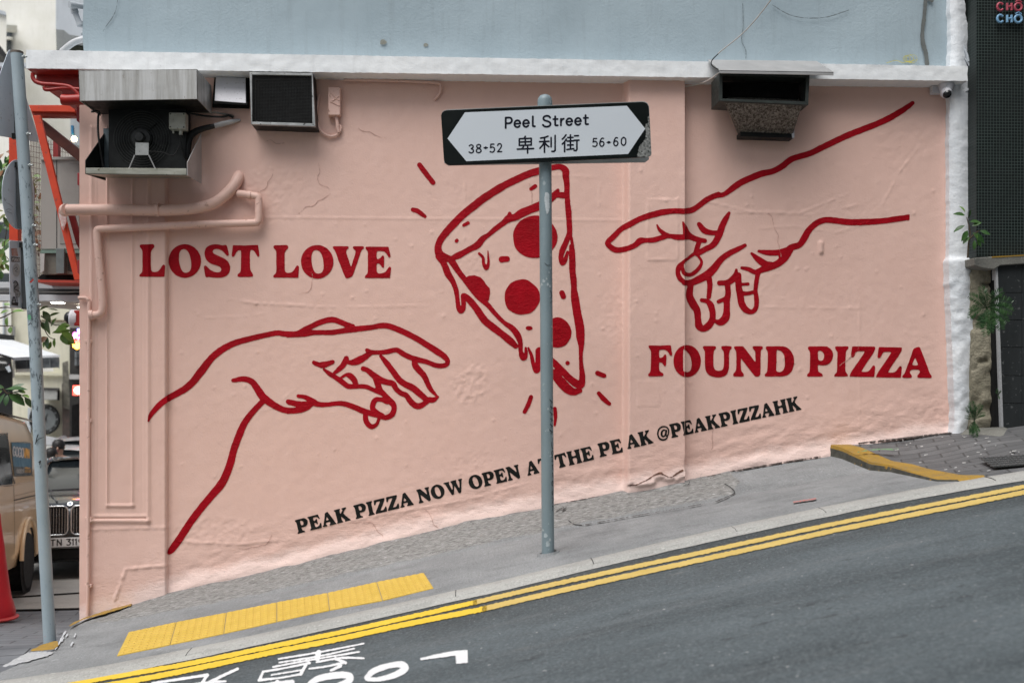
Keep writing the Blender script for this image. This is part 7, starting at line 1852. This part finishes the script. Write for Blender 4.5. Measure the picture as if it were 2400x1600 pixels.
for t, L in ((R(200), .2), (R(25), .15)):
    d = Vector((math.sin(t), 0, math.cos(t))); n_ = Vector((d.z, 0, -d.x)) * .012
    mb.prism([c_ + n_ + Vector((0, -.02, 0)), c_ - n_ + Vector((0, -.02, 0)), c_ + d * L - n_ * .4 + Vector((0, -.02, 0)), c_ + d * L + n_ * .4 + Vector((0, -.02, 0))], (0, -.006, 0))
mb.prism([c_ + Vector((.05 * math.cos(a), -.028, .05 * math.sin(a))) for a in (0, math.pi / 2, math.pi, 3 * math.pi / 2)], (0, -.01, 0))
mb.build("hands", M_DKW, ck)
ac = thing("wall_air_conditioner", "boxy white air conditioner on the cream building above the clock", "air conditioner", PD(120, 925, DB - .4))
slabD([(101, 912), (135, 913), (135, 937), (102, 937)], DB - .55, .5).build("casing", mk("aged_white_casing", (.48, .49, .47), None, 7, .5, .05), ac, bevel=.02)
slabD([(99, 908), (140, 909), (140, 913), (99, 912)], DB - .6, .6).build("shade", mk("dark_shade", (.07, .07, .07), None, 7, .6, .05), ac)
slabD([(135, 913), (140, 912), (140, 938), (135, 938)], DB - .5, .45).build("side_panel", M_DKW, ac)
tn = thing("awning_tent", "white canvas marquee with dark clear side panels far down the street", "tent", PD(60, 880, 21))
tv = [PD(-90, 790, 19.0), PD(30, 797, 22.6), PD(140, 832, 20.6), PD(32, 838, 19.4), PD(-90, 800, 17.5)]
MB().add([tuple(p) for p in tv], [(0, 1, 2, 3, 4)]).add([tuple(p + Vector((0, 0, -.05))) for p in tv], [(4, 3, 2, 1, 0)]).build("roof", mk("white_canvas", (.80, .82, .84), (.72, .74, .76), 3, .6, .05), tn)
slabD([(30, 836), (141, 831), (141, 836), (30, 841)], 19.9, .04).build("valance", mk("canvas_edge", (.62, .64, .66), None, 5, .6, 0), tn)
slabD([(34, 841), (139, 837), (138, 861), (36, 866)], 20.0, .03).build("side_panel", mk("clear_vinyl_dark", (.055, .065, .075), (.14, .15, .16), 5, .25, .05), tn)
for x in (36, 62, 92, 116, 138): slabD([(x, 840), (x + 1.6, 840), (x + 1.6, 864), (x, 864)], 19.97, .02).build("panel_seam", mk("seam_grey", (.25, .27, .28), None, 5, .6, 0), tn)
slabD([(36, 865), (124, 862), (126, 870), (36, 872)], 19.95, .3).build("sill_board", M_CREAM2, tn)
slabD([(30, 838), (35, 838), (34, 885), (29, 885)], 19.9, .1).build("post", M_CREAM2, tn)
lk_ = thing("dark_kiosk", "dark kiosk with a glossy black hood at the left edge behind the branch", "kiosk", PD(-10, 1000, 17))
slabD([(-120, 826), (26, 838), (30, 872), (30, 985), (-120, 985)], 17.5, 2).build("front", M_DKW, lk_)
slabD([(-120, 836), (20, 846), (26, 868), (-120, 874)], 17.2, .4).build("hood", mk("glossy_black_hood", (.02, .02, .02), None, 8, .15, .05, spec=.6), lk_, bevel=.05)
slabD([(12, 860), (22, 856), (26, 870), (20, 872)], 17.1, .1).build("pale_highlight_strip", M_GREYW, lk_)
rb_ = thing("dark_building", "dark building with small windows beyond the corner at the far right of the side street", "building", PD(180, 1080, 22))
slabD([(163, 790), (330, 790), (330, 1230), (163, 1230)], 23, 3).build("wall", mk("sooty_wall", (.050, .048, .046), (.03, .03, .029), 6, .9, .1), rb_)
slabD([(175, 824), (193, 824), (193, 856), (175, 856)], 22.9, .1).build("window", mk("grey_window", (.20, .22, .23), None, 6, .3, 0), rb_)
for a in (180, 186): slabD([(a, 824), (a + 1.3, 824), (a + 1.3, 856), (a, 856)], 22.86, .03).build("window_bar", M_DKW, rb_)
slabD([(175, 838), (193, 838), (193, 839.5), (175, 839.5)], 22.86, .03).build("window_bar", M_DKW, rb_)
slabD([(162, 877), (240, 879), (240, 889), (162, 888)], 22.3, .7).build("door_canopy", mk("off_white_awning", (.5, .5, .49), None, 5, .6, .05), rb_)
slabD([(168, 950), (200, 940), (200, 1060), (168, 1060)], 22.95, .06).build("doorway", M_BLACKHOLE, rb_)
ns = thing("neon_sign", "pink, red and yellow lit neon sign showing beside the pink corner", "neon sign", PD(185, 790, 19))
slabD([(164, 768), (240, 768), (240, 818), (164, 818)], 19.1, .1).build("backboard", M_DKW, ns)
def neon(pts, r, m): MB().tube([PD(x, y, 19.0) for x, y in pts], r, 6, smooth=3).build("neon_tube", m, ns)
NP = glow("pink_neon", (1, .18, .75), 4.5); NR = glow("red_neon", (1, .08, .06), 4.5); NY = glow("amber_neon", (1, .50, .06), 4.5); NB = glow("violet_blue_neon", (.35, .35, 1), 4.5)
neon([(182, 773), (196, 773)], .02, NB); neon([(183, 776), (196, 776)], .016, NB)
neon([(172, 788), (175, 780), (180, 784), (184, 779), (189, 783), (196, 778)], .018, NP); neon([(172, 792), (178, 789), (184, 792), (190, 787), (196, 789)], .018, NP); neon([(180, 779), (181, 793)], .015, NP); neon([(189, 778), (190, 793)], .015, NP)
neon([(174, 798), (178, 803), (183, 797), (187, 803), (192, 797), (198, 803)], .022, NR)
neon([(170, 806), (180, 807), (196, 806)], .02, NY); neon([(171, 811), (180, 812), (196, 811)], .02, NY); neon([(176, 806), (177, 815), (184, 815), (184, 806)], .018, NY); neon([(166, 789), (171, 789), (171, 800), (166, 801), (166, 790)], .02, NY)
ls = thing("lit_sign", "glowing white shop sign with a red border beside the pink corner", "sign", PD(185, 915, 20))
slabD([(170.5, 903), (240, 903), (240, 926), (170.5, 926)], 20.1, .12).build("box", glow("red_lit_border", (1, .10, .07), 1.6), ls)
MB().prism([PD(x, y, 20.07) for x, y in ((173, 914), (178, 907), (190, 905), (240, 905), (240, 924), (190, 924), (178, 922))], (0, .02, 0)).build("panel", glow("white_lit_panel", (1, .93, .86), 2.6), ls)
# ------------------------------------------------------------------ vehicles
M_TYRE = mk("tyre_rubber", (.016, .016, .017), (.010, .010, .010), 20, .75, .1)
M_RIM = mk("silver_alloy_rim", (.44, .42, .38), (.34, .33, .30), 8, .4, .05, 30, .6)
M_CARGLASS = mk("car_glass", (.012, .016, .018), (.008, .010, .012), 3, .04, 0, spec=.8)
M_CHROME = mk("chrome_trim", (.70, .71, .72), None, 4, .15, 0, 40, .95)
M_PLASTIC = mk("black_trim_plastic", (.014, .014, .015), None, 9, .5, .05)
def carpaint(name, c, rough=.25, metal=.3):
    s = Sh(name); s.b.inputs["Coat Weight"].default_value = .8; s.b.inputs["Coat Roughness"].default_value = .06
    return s.done(s.mix(s.ramp(s.noise(1.2, 3), .3, .7), c, tuple(x * .9 for x in c)), rough, None, metal, .5)
def wheel(root, x, y, r, w_, side):
    o = Vector((x, y, r)); ax = (side, 0, 0)
    t = MB().lathe([(r * .66, -w_ / 2), (r * .92, -w_ / 2), (r, -w_ * .36), (r, w_ * .36), (r * .92, w_ / 2), (r * .66, w_ / 2)], o, ax, 36).build("wheel", M_TYRE, root, local=True, smooth=40)
    rim = MB().lathe([(r * .67, -w_ * .4), (r * .67, w_ * .46), (r * .61, w_ * .48), (r * .58, w_ * .28), (r * .2, w_ * .34), (0, w_ * .36)], o, ax, 36).build("rim", M_RIM, t, local=True, smooth=40)
    mb = MB()
    for k in range(7):
        a = 2 * math.pi * k / 7
        c = o + Vector((side * w_ * .40, math.cos(a) * r * .42, math.sin(a) * r * .42))
        u = Vector((0, math.cos(a), math.sin(a))); v = Vector((0, -math.sin(a), math.cos(a)))
        mb.prism([c - u * r * .12 - v * r * .045, c + u * r * .10 - v * r * .085, c + u * r * .10 + v * r * .085, c - u * r * .12 + v * r * .045], (side * .004, 0, 0))
    mb.build("rim_openings", M_PLASTIC, t, local=True)
    return t
def loft(sections, closed_ends=True):
    """sections: (y, [(x, z) half profile from bottom centre to top centre])"""
    rings = []
    for y, hp in sections:
        rg = [(x, y, z) for x, z in hp] + [(-x, y, z) for x, z in hp[-2:0:-1]]
        rings.append(rg)
    n = len(rings[0])
    vs = [p for rg in rings for p in rg]
    fs = [(i * n + j, i * n + (j + 1) % n, (i + 1) * n + (j + 1) % n, (i + 1) * n + j) for i in range(len(rings) - 1) for j in range(n)]
    fs += [tuple(range(n))[::-1], tuple(range((len(rings) - 1) * n, len(rings) * n))]
    return MB().add(vs, fs)
def place(root_px, D, local, head, pitch):
    """root location so that local point lands under pixel root_px at depth D"""
    Mr = Euler((pitch, 0, head)).to_matrix()
    return PD(*root_px, D) - Mr @ Vector(local), Mr

# the sand coloured van, rear quarter in view
HEAD = R(13.5); PIT = -math.atan(.075)
vloc, vM = place((53, 1383), 11.0, (.80, 3.62, 0), HEAD, PIT)
van = thing("van", "sand coloured panel van with an advert on its rear side, cut by the left edge", "van", vloc, (PIT, 0, HEAD))
M_VAN = carpaint("sand_gold_paint", (.86, .66, .42), .30, 0)
vp = lambda s_, top, w_=.85, zb=.30: [(0, zb), (w_ * .93, zb), (w_ * .985, zb + .16), (w_, .78), (w_ * .995, 1.02), (w_ * .965, 1.16), (w_ * .90, 1.56), (w_ * .85, top - .22), (w_ * .78, top - .07), (w_ * .60, top - .01), (0, top + .02)]
secs = [(-.02, vp(1, 1.00, .74, .40)), (.12, vp(1, 1.16, .82)), (.55, vp(1, 1.45, .85)), (1.15, vp(1, 1.93)), (1.9, vp(1, 1.975)), (3.2, vp(1, 1.98)), (4.1, vp(1, 1.97)), (4.5, vp(1, 1.95, .845)), (4.62, vp(1, 1.93, .83)), (4.70, vp(1, 1.86, .79))]
body = loft(secs).build("body", M_VAN, van, local=True, smooth=40)
body["label"] = "sand coloured body"
rw = [(0, 1.955), (.50, 1.958), (.70, 1.92)]
MB().grid([[(x, y, z + .012 + dz_) for x, z in ((-.72, 1.915), (-.5, 1.972), (0, 2.0), (.5, 1.972), (.72, 1.915))] for y, dz_ in ((1.2, -.03), (2.5, 0), (4.2, -.004), (4.58, -.03))]).build("roof_skin", mk("white_roof_highlight", (.70, .68, .65), None, 3, .4, 0), van, local=True, smooth=60)  # paler than the body: bright roof highlight put into the colour
for side in (-1, 1):
    wheel(van, side * .76, .95, .325, .20, side); wheel(van, side * .76, 3.62, .325, .20, side)
def flank(z, off=.004):     # outward x of the van side at height z
    pr = [(p[1], p[0]) for p in vp(1, 1.975)[1:10]]
    return float(np.interp(z, [a for a, b in pr], [b for a, b in pr])) + off
def fl_quad(name, yz, mat, off=.004, th=.003):
    P = [(flank(z, off), y, z) for y, z in yz]
    return MB().prism(P, (th, 0, 0)).build(name, mat, van, local=True)
def to_flank(px, py, off=.006):
    d = rays(px, py) @ np.array(vM); o = (np.array(CAM) - np.array(vloc)) @ np.array(vM)
    x = np.full(np.shape(px), .78)
    for _ in range(5):
        t = (x - o[0]) / d[..., 0]; z = o[2] + t * d[..., 2]
        x = np.array([flank(q, off) for q in np.ravel(z)]).reshape(np.shape(z))
    t = (x - o[0]) / d[..., 0]
    P = o + t[..., None] * d; P[..., 0] = x
    return P
z5 = lambda pts: [(x / 2.9, 1000 + y / 2.9) for x, y in pts]
def van_ink(name, ink, mat, off, step=.5, wob=0, parent=van): return ink_mesh(name, ink, mat, lambda a, b: to_flank(a, b, off), parent, step=step, wob=wob, local=True)
van_ink("side_window", Ink().po(z5([(-120, 60), (40, 50), (55, 90), (88, 378), (84, 390), (-120, 405)])), M_CARGLASS, .004)
van_ink("window_seal", Ink().st(z5([(-60, 402), (90, 392), (84, 320), (52, 70), (42, 46), (-60, 52)]), r=.9), M_PLASTIC, .005)
van_ink("body_seam", Ink().st(z5([(94, 392), (98, 520), (100, 700), (98, 860)]), r=.35).st(z5([(98, 468), (250, 432)]), r=.3).st(z5([(100, 520), (250, 480)]), r=.35), mk("seam_shadow_line", (.14, .09, .05), None, 5, .7, 0), .005)
van_ink("sliding_rail", Ink().st(z5([(97, 498), (160, 482), (242, 464)]), r=1.1), M_PLASTIC, .006)
van_ink("waist_highlight_moulding", Ink().st(z5([(-60, 412), (100, 388), (250, 372)]), r=.7), mk("pale_moulding", (.62, .52, .42), None, 5, .4, 0), .006)
dec = van_ink("advert_panel", Ink().po(z5([(76, 104), (206, 110), (214, 180), (218, 318), (212, 328), (104, 334), (98, 322), (84, 190)])), mk("teal_blue_advert", (.035, .145, .235), None, 4, .4, 0), .007)
van_ink("advert_panel", Ink().po(z5([(96, 268), (218, 276), (218, 318), (212, 328), (104, 334), (98, 322)])), mk("charcoal_advert_band", (.055, .065, .07), None, 4, .4, 0), .009)
van_ink("advert_border", Ink().st(z5([(78, 105), (205, 110), (214, 180), (218, 318), (212, 328), (104, 334), (98, 322), (84, 190), (78, 105)]), r=.45), mk("dark_border", (.04, .045, .05), None, 4, .4, 0), .010, .35)
def zt4(pts, r=4.2): return [(x / 3.918, 700 + y / 3.918, r / 3.918) for x, y in pts]
wl = Ink()
def OO(ink, x, y, w_, h_, gap=None):
    n = 18; P = [(x + w_ * .5 * math.cos(t), y + h_ * .5 * math.sin(t)) for t in np.linspace(R(-35 if gap else 0), R(-325 if gap else 360), n)]
    ink.st(zt4(P), smooth=0)
    if gap: ink.st(zt4([(x + w_ * .5, y + h_ * .42), (x + w_ * .5, y + .05 * h_), (x + .1 * w_, y + .05 * h_)], 3.8), smooth=0)
OO(wl, 130, 1398, 22, 86, True); OO(wl, 157, 1404, 22, 86); OO(wl, 182, 1409, 22, 86, True); OO(wl, 207, 1413, 21, 86)
van_ink("advert_lettering", wl, mk("white_advert_letters", (.62, .62, .62), None, 4, .4, 0), .010, .35)
yl = Ink()
for P in ([(219, 1372), (228, 1456), (238, 1372)], [(238, 1458), (246, 1374), (256, 1458)], [(241, 1430), (253, 1430)], [(258, 1460), (257, 1378), (271, 1460), (270, 1382)]): yl.st(zt4(P), smooth=0)
yl.st(zt4([(228, 1552), (232, 1552)], 3)).st(zt4([(234, 1552), (240, 1546), (246, 1558), (252, 1546), (258, 1558), (272, 1550)], 4), smooth=0)
for P in ([(168, 292), (172, 300), (168, 308)],): pass
van_ink("advert_lettering", yl, mk("amber_advert_letters", (.72, .36, .03), None, 4, .4, 0), .010, .35)
ic = Ink()
for x0 in (116, 132, 148): ic.st(z5([(x0, 285), (x0, 312), (x0 + 9, 312), (x0 + 9, 288), (x0 + 4, 296)]), r=.55, smooth=0)
ic.st(z5([(163, 284), (163, 315)]), r=.3, smooth=0)
van_ink("advert_icons", ic, mk("white_icons", (.55, .55, .52), None, 4, .4, 0), .011, .3)
n2 = Ink()
for x0 in (170, 178, 186, 196, 204): n2.st(z5([(x0, 290), (x0 + 5, 290), (x0 + 5, 299), (x0, 299), (x0, 309), (x0 + 5, 309)]), r=.5, smooth=0)
van_ink("advert_icons", n2, mk("amber_icons", (.62, .33, .05), None, 4, .4, 0), .011, .3)
# wheel arch, mud flap, bumper
wa = MB()
pts_o = [(flank(.75, .014), 3.62 + .43 * math.cos(t), .36 + .43 * math.sin(t)) for t in np.linspace(0, math.pi, 18)]
wa.tube(pts_o, .022, 6).build("wheel_arch", M_VAN, van, local=True, smooth=60)
MB().lathe([(.345, 0), (.415, 0), (.415, .004), (.345, .004), (.345, 0)], (.842, 3.62, .345), (1, 0, 0), 36).build("arch_liner", M_BLACKHOLE, van, local=True)
MB().box((.60, 3.98, .10), (.83, 4.0, .46)).build("mud_flap", M_RUBBER, van, local=True)
MB().box((-.80, 4.66, .32), (.80, 4.80, .58)).build("rear_bumper", M_VAN, van, local=True, bevel=.04)
MB().box((.70, 4.60, .95), (.81, 4.72, 1.35)).build("tail_light", mk("red_tail_lamp", (.30, .01, .01), None, 5, .2, 0), van, local=True, bevel=.02)
MB().box((-.68, 4.69, 1.15), (.68, 4.715, 1.75)).build("rear_window", M_CARGLASS, van, local=True, bevel=.02)
MB().grid([[(-.62, .56, 1.43), (.62, .56, 1.43)], [(-.58, 1.12, 1.90), (.58, 1.12, 1.90)]]).build("windscreen", M_CARGLASS, van, local=True)

# passenger cars
def car(name, label, root_px, D, head, pitch, paint, H_=1.49, L=4.9, W=1.9, group=None, detailed=False):
    loc, M_ = place(root_px, D, (0, 0, 0), head, pitch)
    root = thing(name, label, "car", loc, (pitch, 0, head), group)
    h = W / 2; k = H_ / 1.49
    def hp(w_, zb, zs, zt, tw): return [(0, zb), (w_ * .9, zb), (w_ * .985, zb + .14), (w_, zs - .25), (w_ * .985, zs - .10), (w_ * .93, zs), (tw, zt - .015), (tw * .5, zt), (0, zt + .005)]
    secs = [(0.0, hp(h * .80, .22, .70 * k, .86 * k, h * .55)), (.05, hp(h * .90, .19, .74 * k, .90 * k, h * .62)), (.22, hp(h * .97, .18, .80 * k, .945 * k, h * .70)), (.6, hp(h, .18, .88 * k, .99 * k, h * .76)), (1.45, hp(h, .18, .97 * k, 1.06 * k, h * .80)), (2.6, hp(h, .18, .99 * k, 1.07 * k, h * .80)), (L - 1.1, hp(h, .18, 1.0 * k, 1.09 * k, h * .78)), (L - .3, hp(h * .97, .20, .98 * k, 1.07 * k, h * .74)), (L, hp(h * .86, .28, .92 * k, 1.0 * k, h * .62))]
    loft(secs).build("body", paint, root, local=True, smooth=38)
    zr = H_
    gs = [(1.35, h * .80, 1.03 * k, h * .78, 1.045 * k), (2.25, h * .78, 1.03 * k, h * .60, zr - .05), (2.9, h * .78, 1.03 * k, h * .62, zr - .02), (3.5, h * .78, 1.03 * k, h * .60, zr - .05), (4.45, h * .76, 1.05 * k, h * .72, 1.09 * k)]
    loft([(y, [(0, z0), (w0, z0), (w1, z1), (w1 * .6, z1 + .012), (0, z1 + .02)]) for y, w0, z0, w1, z1 in gs]).build("glasshouse", M_CARGLASS, root, local=True, smooth=30)
    rows = [[(x * wr, y, z_ + .028 - .03 * abs(x) ** 3) for x in (-1, -.7, -.3, 0, .3, .7, 1)] for y, wr, z_ in ((2.20, h * .60, zr - .045), (2.55, h * .62, zr - .018), (2.9, h * .63, zr - .006), (3.3, h * .62, zr - .020), (3.62, h * .60, zr - .06))]
    MB().grid(rows).build("roof", paint, root, local=True, smooth=60)
    for s_ in (-1, 1):
        mbp = MB().tube([(s_ * h * .80, 1.30, 1.04 * k), (s_ * h * .71, 1.8, 1.27 * k), (s_ * h * .615, 2.22, zr - .03), (s_ * h * .635, 2.9, zr), (s_ * h * .615, 3.5, zr - .04), (s_ * h * .74, 4.4, 1.09 * k)], .028, 8, smooth=4)
        mbp.build("roof_pillar", paint, root, local=True, smooth=60)
        wheel(root, s_ * (h - .13), .95, .33, .22, s_); wheel(root, s_ * (h - .13), L - 1.05, .33, .22, s_)
        m_ = MB().box((s_ * h * .92, 1.52, 1.02 * k), (s_ * (h * .92 + .20), 1.60, 1.16 * k))
        m_.build("wing_mirror", paint, root, local=True, bevel=.03)
        MB().box((s_ * h * .50 - .12, -.005, .66 * k), (s_ * h * .50 + .16, .08, .73 * k)).build("headlight", mk("headlight_glass", (.45, .48, .5), None, 5, .1, 0, spec=.7), root, local=True, bevel=.02)
    return root
M_DKCAR = carpaint("graphite_car_paint", (.055, .060, .066), .22, .6)
bm_ = car("car", "dark grey limousine with a tall twin chrome grille facing the camera beside the pink corner", (162, 1353), 12.3, HEAD, PIT, M_DKCAR)
M_BARS = mk("dark_chrome_bars", (.42, .43, .44), None, 4, .25, 0, 40, .9)
# twin grille with upright bars
for s_ in (-1, 1):
    cx = s_ * .148
    rect_ = lambda w_, h_, r_, y: [(cx + sx_ * (w_ - r_) + r_ * math.cos(a), y, .705 + sz_ * (h_ - r_) + r_ * math.sin(a)) for sx_, sz_, a0 in ((1, 1, 0), (-1, 1, 90), (-1, -1, 180), (1, -1, 270)) for a in np.radians(np.linspace(a0, a0 + 90, 5))]
    gr_ = MB().prism(rect_(.124, .172, .06, -.02), (0, .05, 0)).build("grille", M_BLACKHOLE, bm_, local=True)
    fr_ = MB().tube(rect_(.128, .176, .06, -.024) + rect_(.128, .176, .06, -.024)[:1], .011, 8, cap=False).build("grille_surround", M_CHROME, gr_, local=True, smooth=60)
    mb = MB()
    for x in np.linspace(-.098, .098, 7): mb.tube([(cx + x, -.034, .86 - .3 * max(0, abs(x) - .07)), (cx + x, -.030, .55 + .3 * max(0, abs(x) - .07))], .0042, 6)
    mb.build("grille_bars", M_BARS, gr_, local=True)
    MB().box((s_ * .38, -.03, .86), (s_ * .82, .03, .885)).build("light_strip", mk("daylight_strip", (.6, .62, .64), None, 5, .1, 0), bm_, local=True, bevel=.005)
pl = MB().box((-.26, -.062, .385), (.26, -.048, .495)).build("number_plate", mk("white_number_plate", (.82, .83, .84), None, 4, .4, 0), bm_, local=True, bevel=.004)
pin = Ink()
def pst(pts, sm=0): pin.st([(a, b, .0075) for a, b in pts], smooth=sm)
def pa(cx, cz_, rx, rz, a0, a1): return [(cx + rx * math.cos(R(a)), cz_ + rz * math.sin(R(a))) for a in np.linspace(a0, a1, 12)]
Z0, Z1 = .405, .475
pst([(-.205, Z1), (-.155, Z1)]); pst([(-.18, Z1), (-.18, Z0)])
pst([(-.13, Z0), (-.13, Z1), (-.085, Z0), (-.085, Z1)])
pst([(-.022, Z1), (.018, Z1), (-.004, .447)]); pst([(-.004, .447)] + pa(-.004, .426, .023, .021, 90, -130))
pst([(.050, Z0), (.050, Z1), (.040, .465)]); pst([(.085, Z0), (.085, Z1), (.075, .465)])
pst(pa(.135, .453, .021, .022, 0, 360)); pst([(.156, .453), (.153, .425), (.138, Z0)])
ink_mesh("plate_lettering", pin, M_DKW, lambda a, b: np.stack([a, np.full(a.shape, -.0632), b], 1), pl, step=.0022, wob=0, local=True)
MB().box((-.62, -.028, .22), (.62, .02, .37)).build("lower_intake", M_BLACKHOLE, bm_, local=True, bevel=.02)
MB().box((-.72, -.045, .365), (.72, -.01, .385)).build("chrome_strip", M_CHROME, bm_, local=True, bevel=.004)
em = MB().lathe([(.030, 0), (.030, .006), (.0, .007)], (0, .012, .905), (0, -.75, .66), 24).build("emblem", M_CHROME, bm_, local=True)
axn = Vector((0, -.75, .66)); u_ = Vector((1, 0, 0)); v_ = Vector((0, .66, .75))
for a0, m_ in ((0, "w"), (90, "b"), (180, "w"), (270, "b")):
    P = [Vector((0, .012, .905)) + axn * .0085] + [Vector((0, .012, .905)) + axn * .0085 + (u_ * math.cos(R(a)) + v_ * math.sin(R(a))) * .020 for a in np.linspace(a0, a0 + 90, 7)]
    MB().prism(P, axn * .001).build("emblem_quarter", mk("emblem_white", (.45, .45, .46), None, 4, .3, 0) if m_ == "w" else mk("emblem_blue", (.03, .16, .42), None, 4, .3, 0), em, local=True)
MB().tube([(-.6, 1.32, 1.045), (-.1, 1.36, 1.06), (.25, 1.42, 1.085)], .012, 6).tube([(0.0, 1.32, 1.05), (.5, 1.38, 1.07)], .012, 6).build("wiper", M_RUBBER, bm_, local=True)
# bonnet creases
for s_ in (-1, 1): MB().tube([(s_ * .16, .10, .935), (s_ * .30, .6, 1.004), (s_ * .42, 1.3, 1.055)], .010, 6, smooth=3).build("bonnet_crease", M_DKCAR, bm_, local=True, smooth=60)
zf_ = lambda D: float(z_brick(np.array(D - 7.0)))
M_WHCAR = carpaint("white_car_paint", (.66, .67, .68), .3, 0)
def gpx(D, px): 
    return (px, PCY + F * (CAM[2] - zf_(D)) / D)
car("car", "white saloon waiting behind the dark limousine", gpx(17.4, 168), 17.4, HEAD, 0, M_WHCAR, 1.50)
car("car", "white car half hidden between the leaning pole and the dark limousine", gpx(15.2, 72), 15.2, HEAD + R(4), 0, carpaint("pearl_white_paint", (.60, .62, .63), .3, 0), 1.46)

# ------------------------------------------------------------------ two people standing behind the cars
def person(label, px, D, hgt_, coat, turn):
    zg_ = zf_(D); o = PD(px, 900, D); o.z = zg_
    root = thing("person", label, "person", o, (0, 0, turn))
    k = hgt_ / 1.7
    J = {'pel': (0, 0, .95), 'sp': (0, 0, 1.12), 'ch': (0, -.01, 1.30), 'nk': (0, 0, 1.44), 'hd0': (0, -.01, 1.52), 'hd1': (0, -.015, 1.62),
         'shL': (.17, 0, 1.38), 'elL': (.23, .02, 1.12), 'wrL': (.22, -.06, .90), 'haL': (.22, -.09, .82), 'shR': (-.17, 0, 1.38), 'elR': (-.23, .02, 1.12), 'wrR': (-.22, -.06, .90), 'haR': (-.22, -.09, .82),
         'hiL': (.09, 0, .90), 'knL': (.10, -.01, .50), 'anL': (.10, .01, .09), 'toL': (.11, -.15, .04), 'hiR': (-.09, 0, .90), 'knR': (-.10, -.01, .50), 'anR': (-.10, .01, .09), 'toR': (-.11, -.15, .04)}
    Rr = {'pel': .15, 'sp': .14, 'ch': .155, 'nk': .06, 'hd0': .085, 'hd1': .098, 'sh': .072, 'el': .048, 'wr': .034, 'ha': .042, 'hi': .10, 'kn': .065, 'an': .05, 'to': .045}
    Eg = [('pel', 'sp'), ('sp', 'ch'), ('ch', 'nk'), ('nk', 'hd0'), ('hd0', 'hd1')]
    for s_ in 'LR': Eg += [('ch', 'sh' + s_), ('sh' + s_, 'el' + s_), ('el' + s_, 'wr' + s_), ('wr' + s_, 'ha' + s_), ('pel', 'hi' + s_), ('hi' + s_, 'kn' + s_), ('kn' + s_, 'an' + s_), ('an' + s_, 'to' + s_)]
    names = list(J)
    me = bpy.data.meshes.new("body")
    me.from_pydata([tuple(c * k for c in J[n_]) for n_ in names], [(names.index(a), names.index(b)) for a, b in Eg], [])
    ob = bpy.data.objects.new("body", me); col.objects.link(ob); ob.parent = root
    sk_ = ob.modifiers.new("Skin", 'SKIN')
    for i, n_ in enumerate(names):
        r = (Rr.get(n_) or Rr.get(n_[:-1])) * k
        me.skin_vertices[0].data[i].radius = (r, r * .8)
    me.skin_vertices[0].data[0].use_root = True
    ss = ob.modifiers.new("Sub", 'SUBSURF'); ss.levels = 2; ss.render_levels = 2
    s = Sh("skin_and_clothes"); sz = s.n("SeparateXYZ")
    tc_ = s.n("TexCoord"); s.lk(tc_.outputs["Object"], sz.inputs[0])
    f = s.ramp(sz.outputs[2], 1.42 * k, 1.43 * k); g = s.ramp(sz.outputs[2], .93 * k, .94 * k)
    c = s.mix(f, s.mix(g, (.03, .035, .05), coat), (.42, .25, .18))
    me.materials.append(s.done(c, .7))
    hd = Vector((0, -.015, 1.60)) * k
    prof = [(0, .125), (.06, .112), (.098, .07), (.108, .02), (.104, -.03), (.09, -.06)]
    MB().lathe([(r * k, z * k) for r, z in prof][::-1], hd + Vector((0, .018, .01)), (0, .18, 1), 20).build("hair", mk("black_hair", (.012, .010, .010), None, 40, .5, .3, 60), root, local=True, smooth=60)
    MB().lathe([(0, -.03), (.014, -.02), (.017, .0), (.008, .02), (0, .025)], hd + Vector((0, -.105 * k, -.02)), (0, .3, 1), 10).build("nose", mk("skin", (.42, .25, .18), None, 20, .6, 0), root, local=True, smooth=60)
    for s_ in (-1, 1):
        MB().lathe([(0, -.008), (.011, 0), (0, .008)], hd + Vector((s_ * .034, -.088 * k, .015)), (0, 1, 0), 10).build("eye", M_DKW, root, local=True)
        MB().lathe([(0, -.012), (.026, -.004), (.022, .008), (0, .01)], hd + Vector((s_ * .098 * k, 0, -.01)), (s_, .2, 0), 10).build("ear", mk("skin_ear", (.42, .25, .18), None, 20, .6, 0), root, local=True, smooth=60)
    MB().lathe([(0, -.006), (.02, 0), (0, .006)], hd + Vector((0, -.086 * k, -.065)), (0, 1, 0), 12).build("mouth", mk("lips", (.30, .11, .10), None, 20, .6, 0), root, local=True)
    return root
person("person with dark hair and dark coat standing behind the cars left of the other", 121, 16.2, 1.52, (.03, .035, .035), R(150))
person("person with dark hair and pale jacket standing behind the white car", 137, 16.6, 1.63, (.30, .36, .40), R(15))
# ------------------------------------------------------------------ low buildings across the street, behind the viewpoint (added out of view to block low sky light)
ob_ = thing("building", "plain grey low building added out of view across the street to shade the pink wall", "building", (12, -8.6, 0))
MB().box((0.0, -15, -1.2), (36, -8.6, 7.6)).build("wall", mk("grey_facing_wall", (.30, .29, .28), None, 1.0, .8, .1), ob_)
for i in range(9):
    x = 1.0 + 3.6 * i
    for z in (2.6, 5.2):
        MB().box((x, -8.62, z + .3 * (i * .35)), (x + 1.7, -8.58, z + 1.5 + .3 * (i * .35))).build("window", M_WINDOW, ob_)
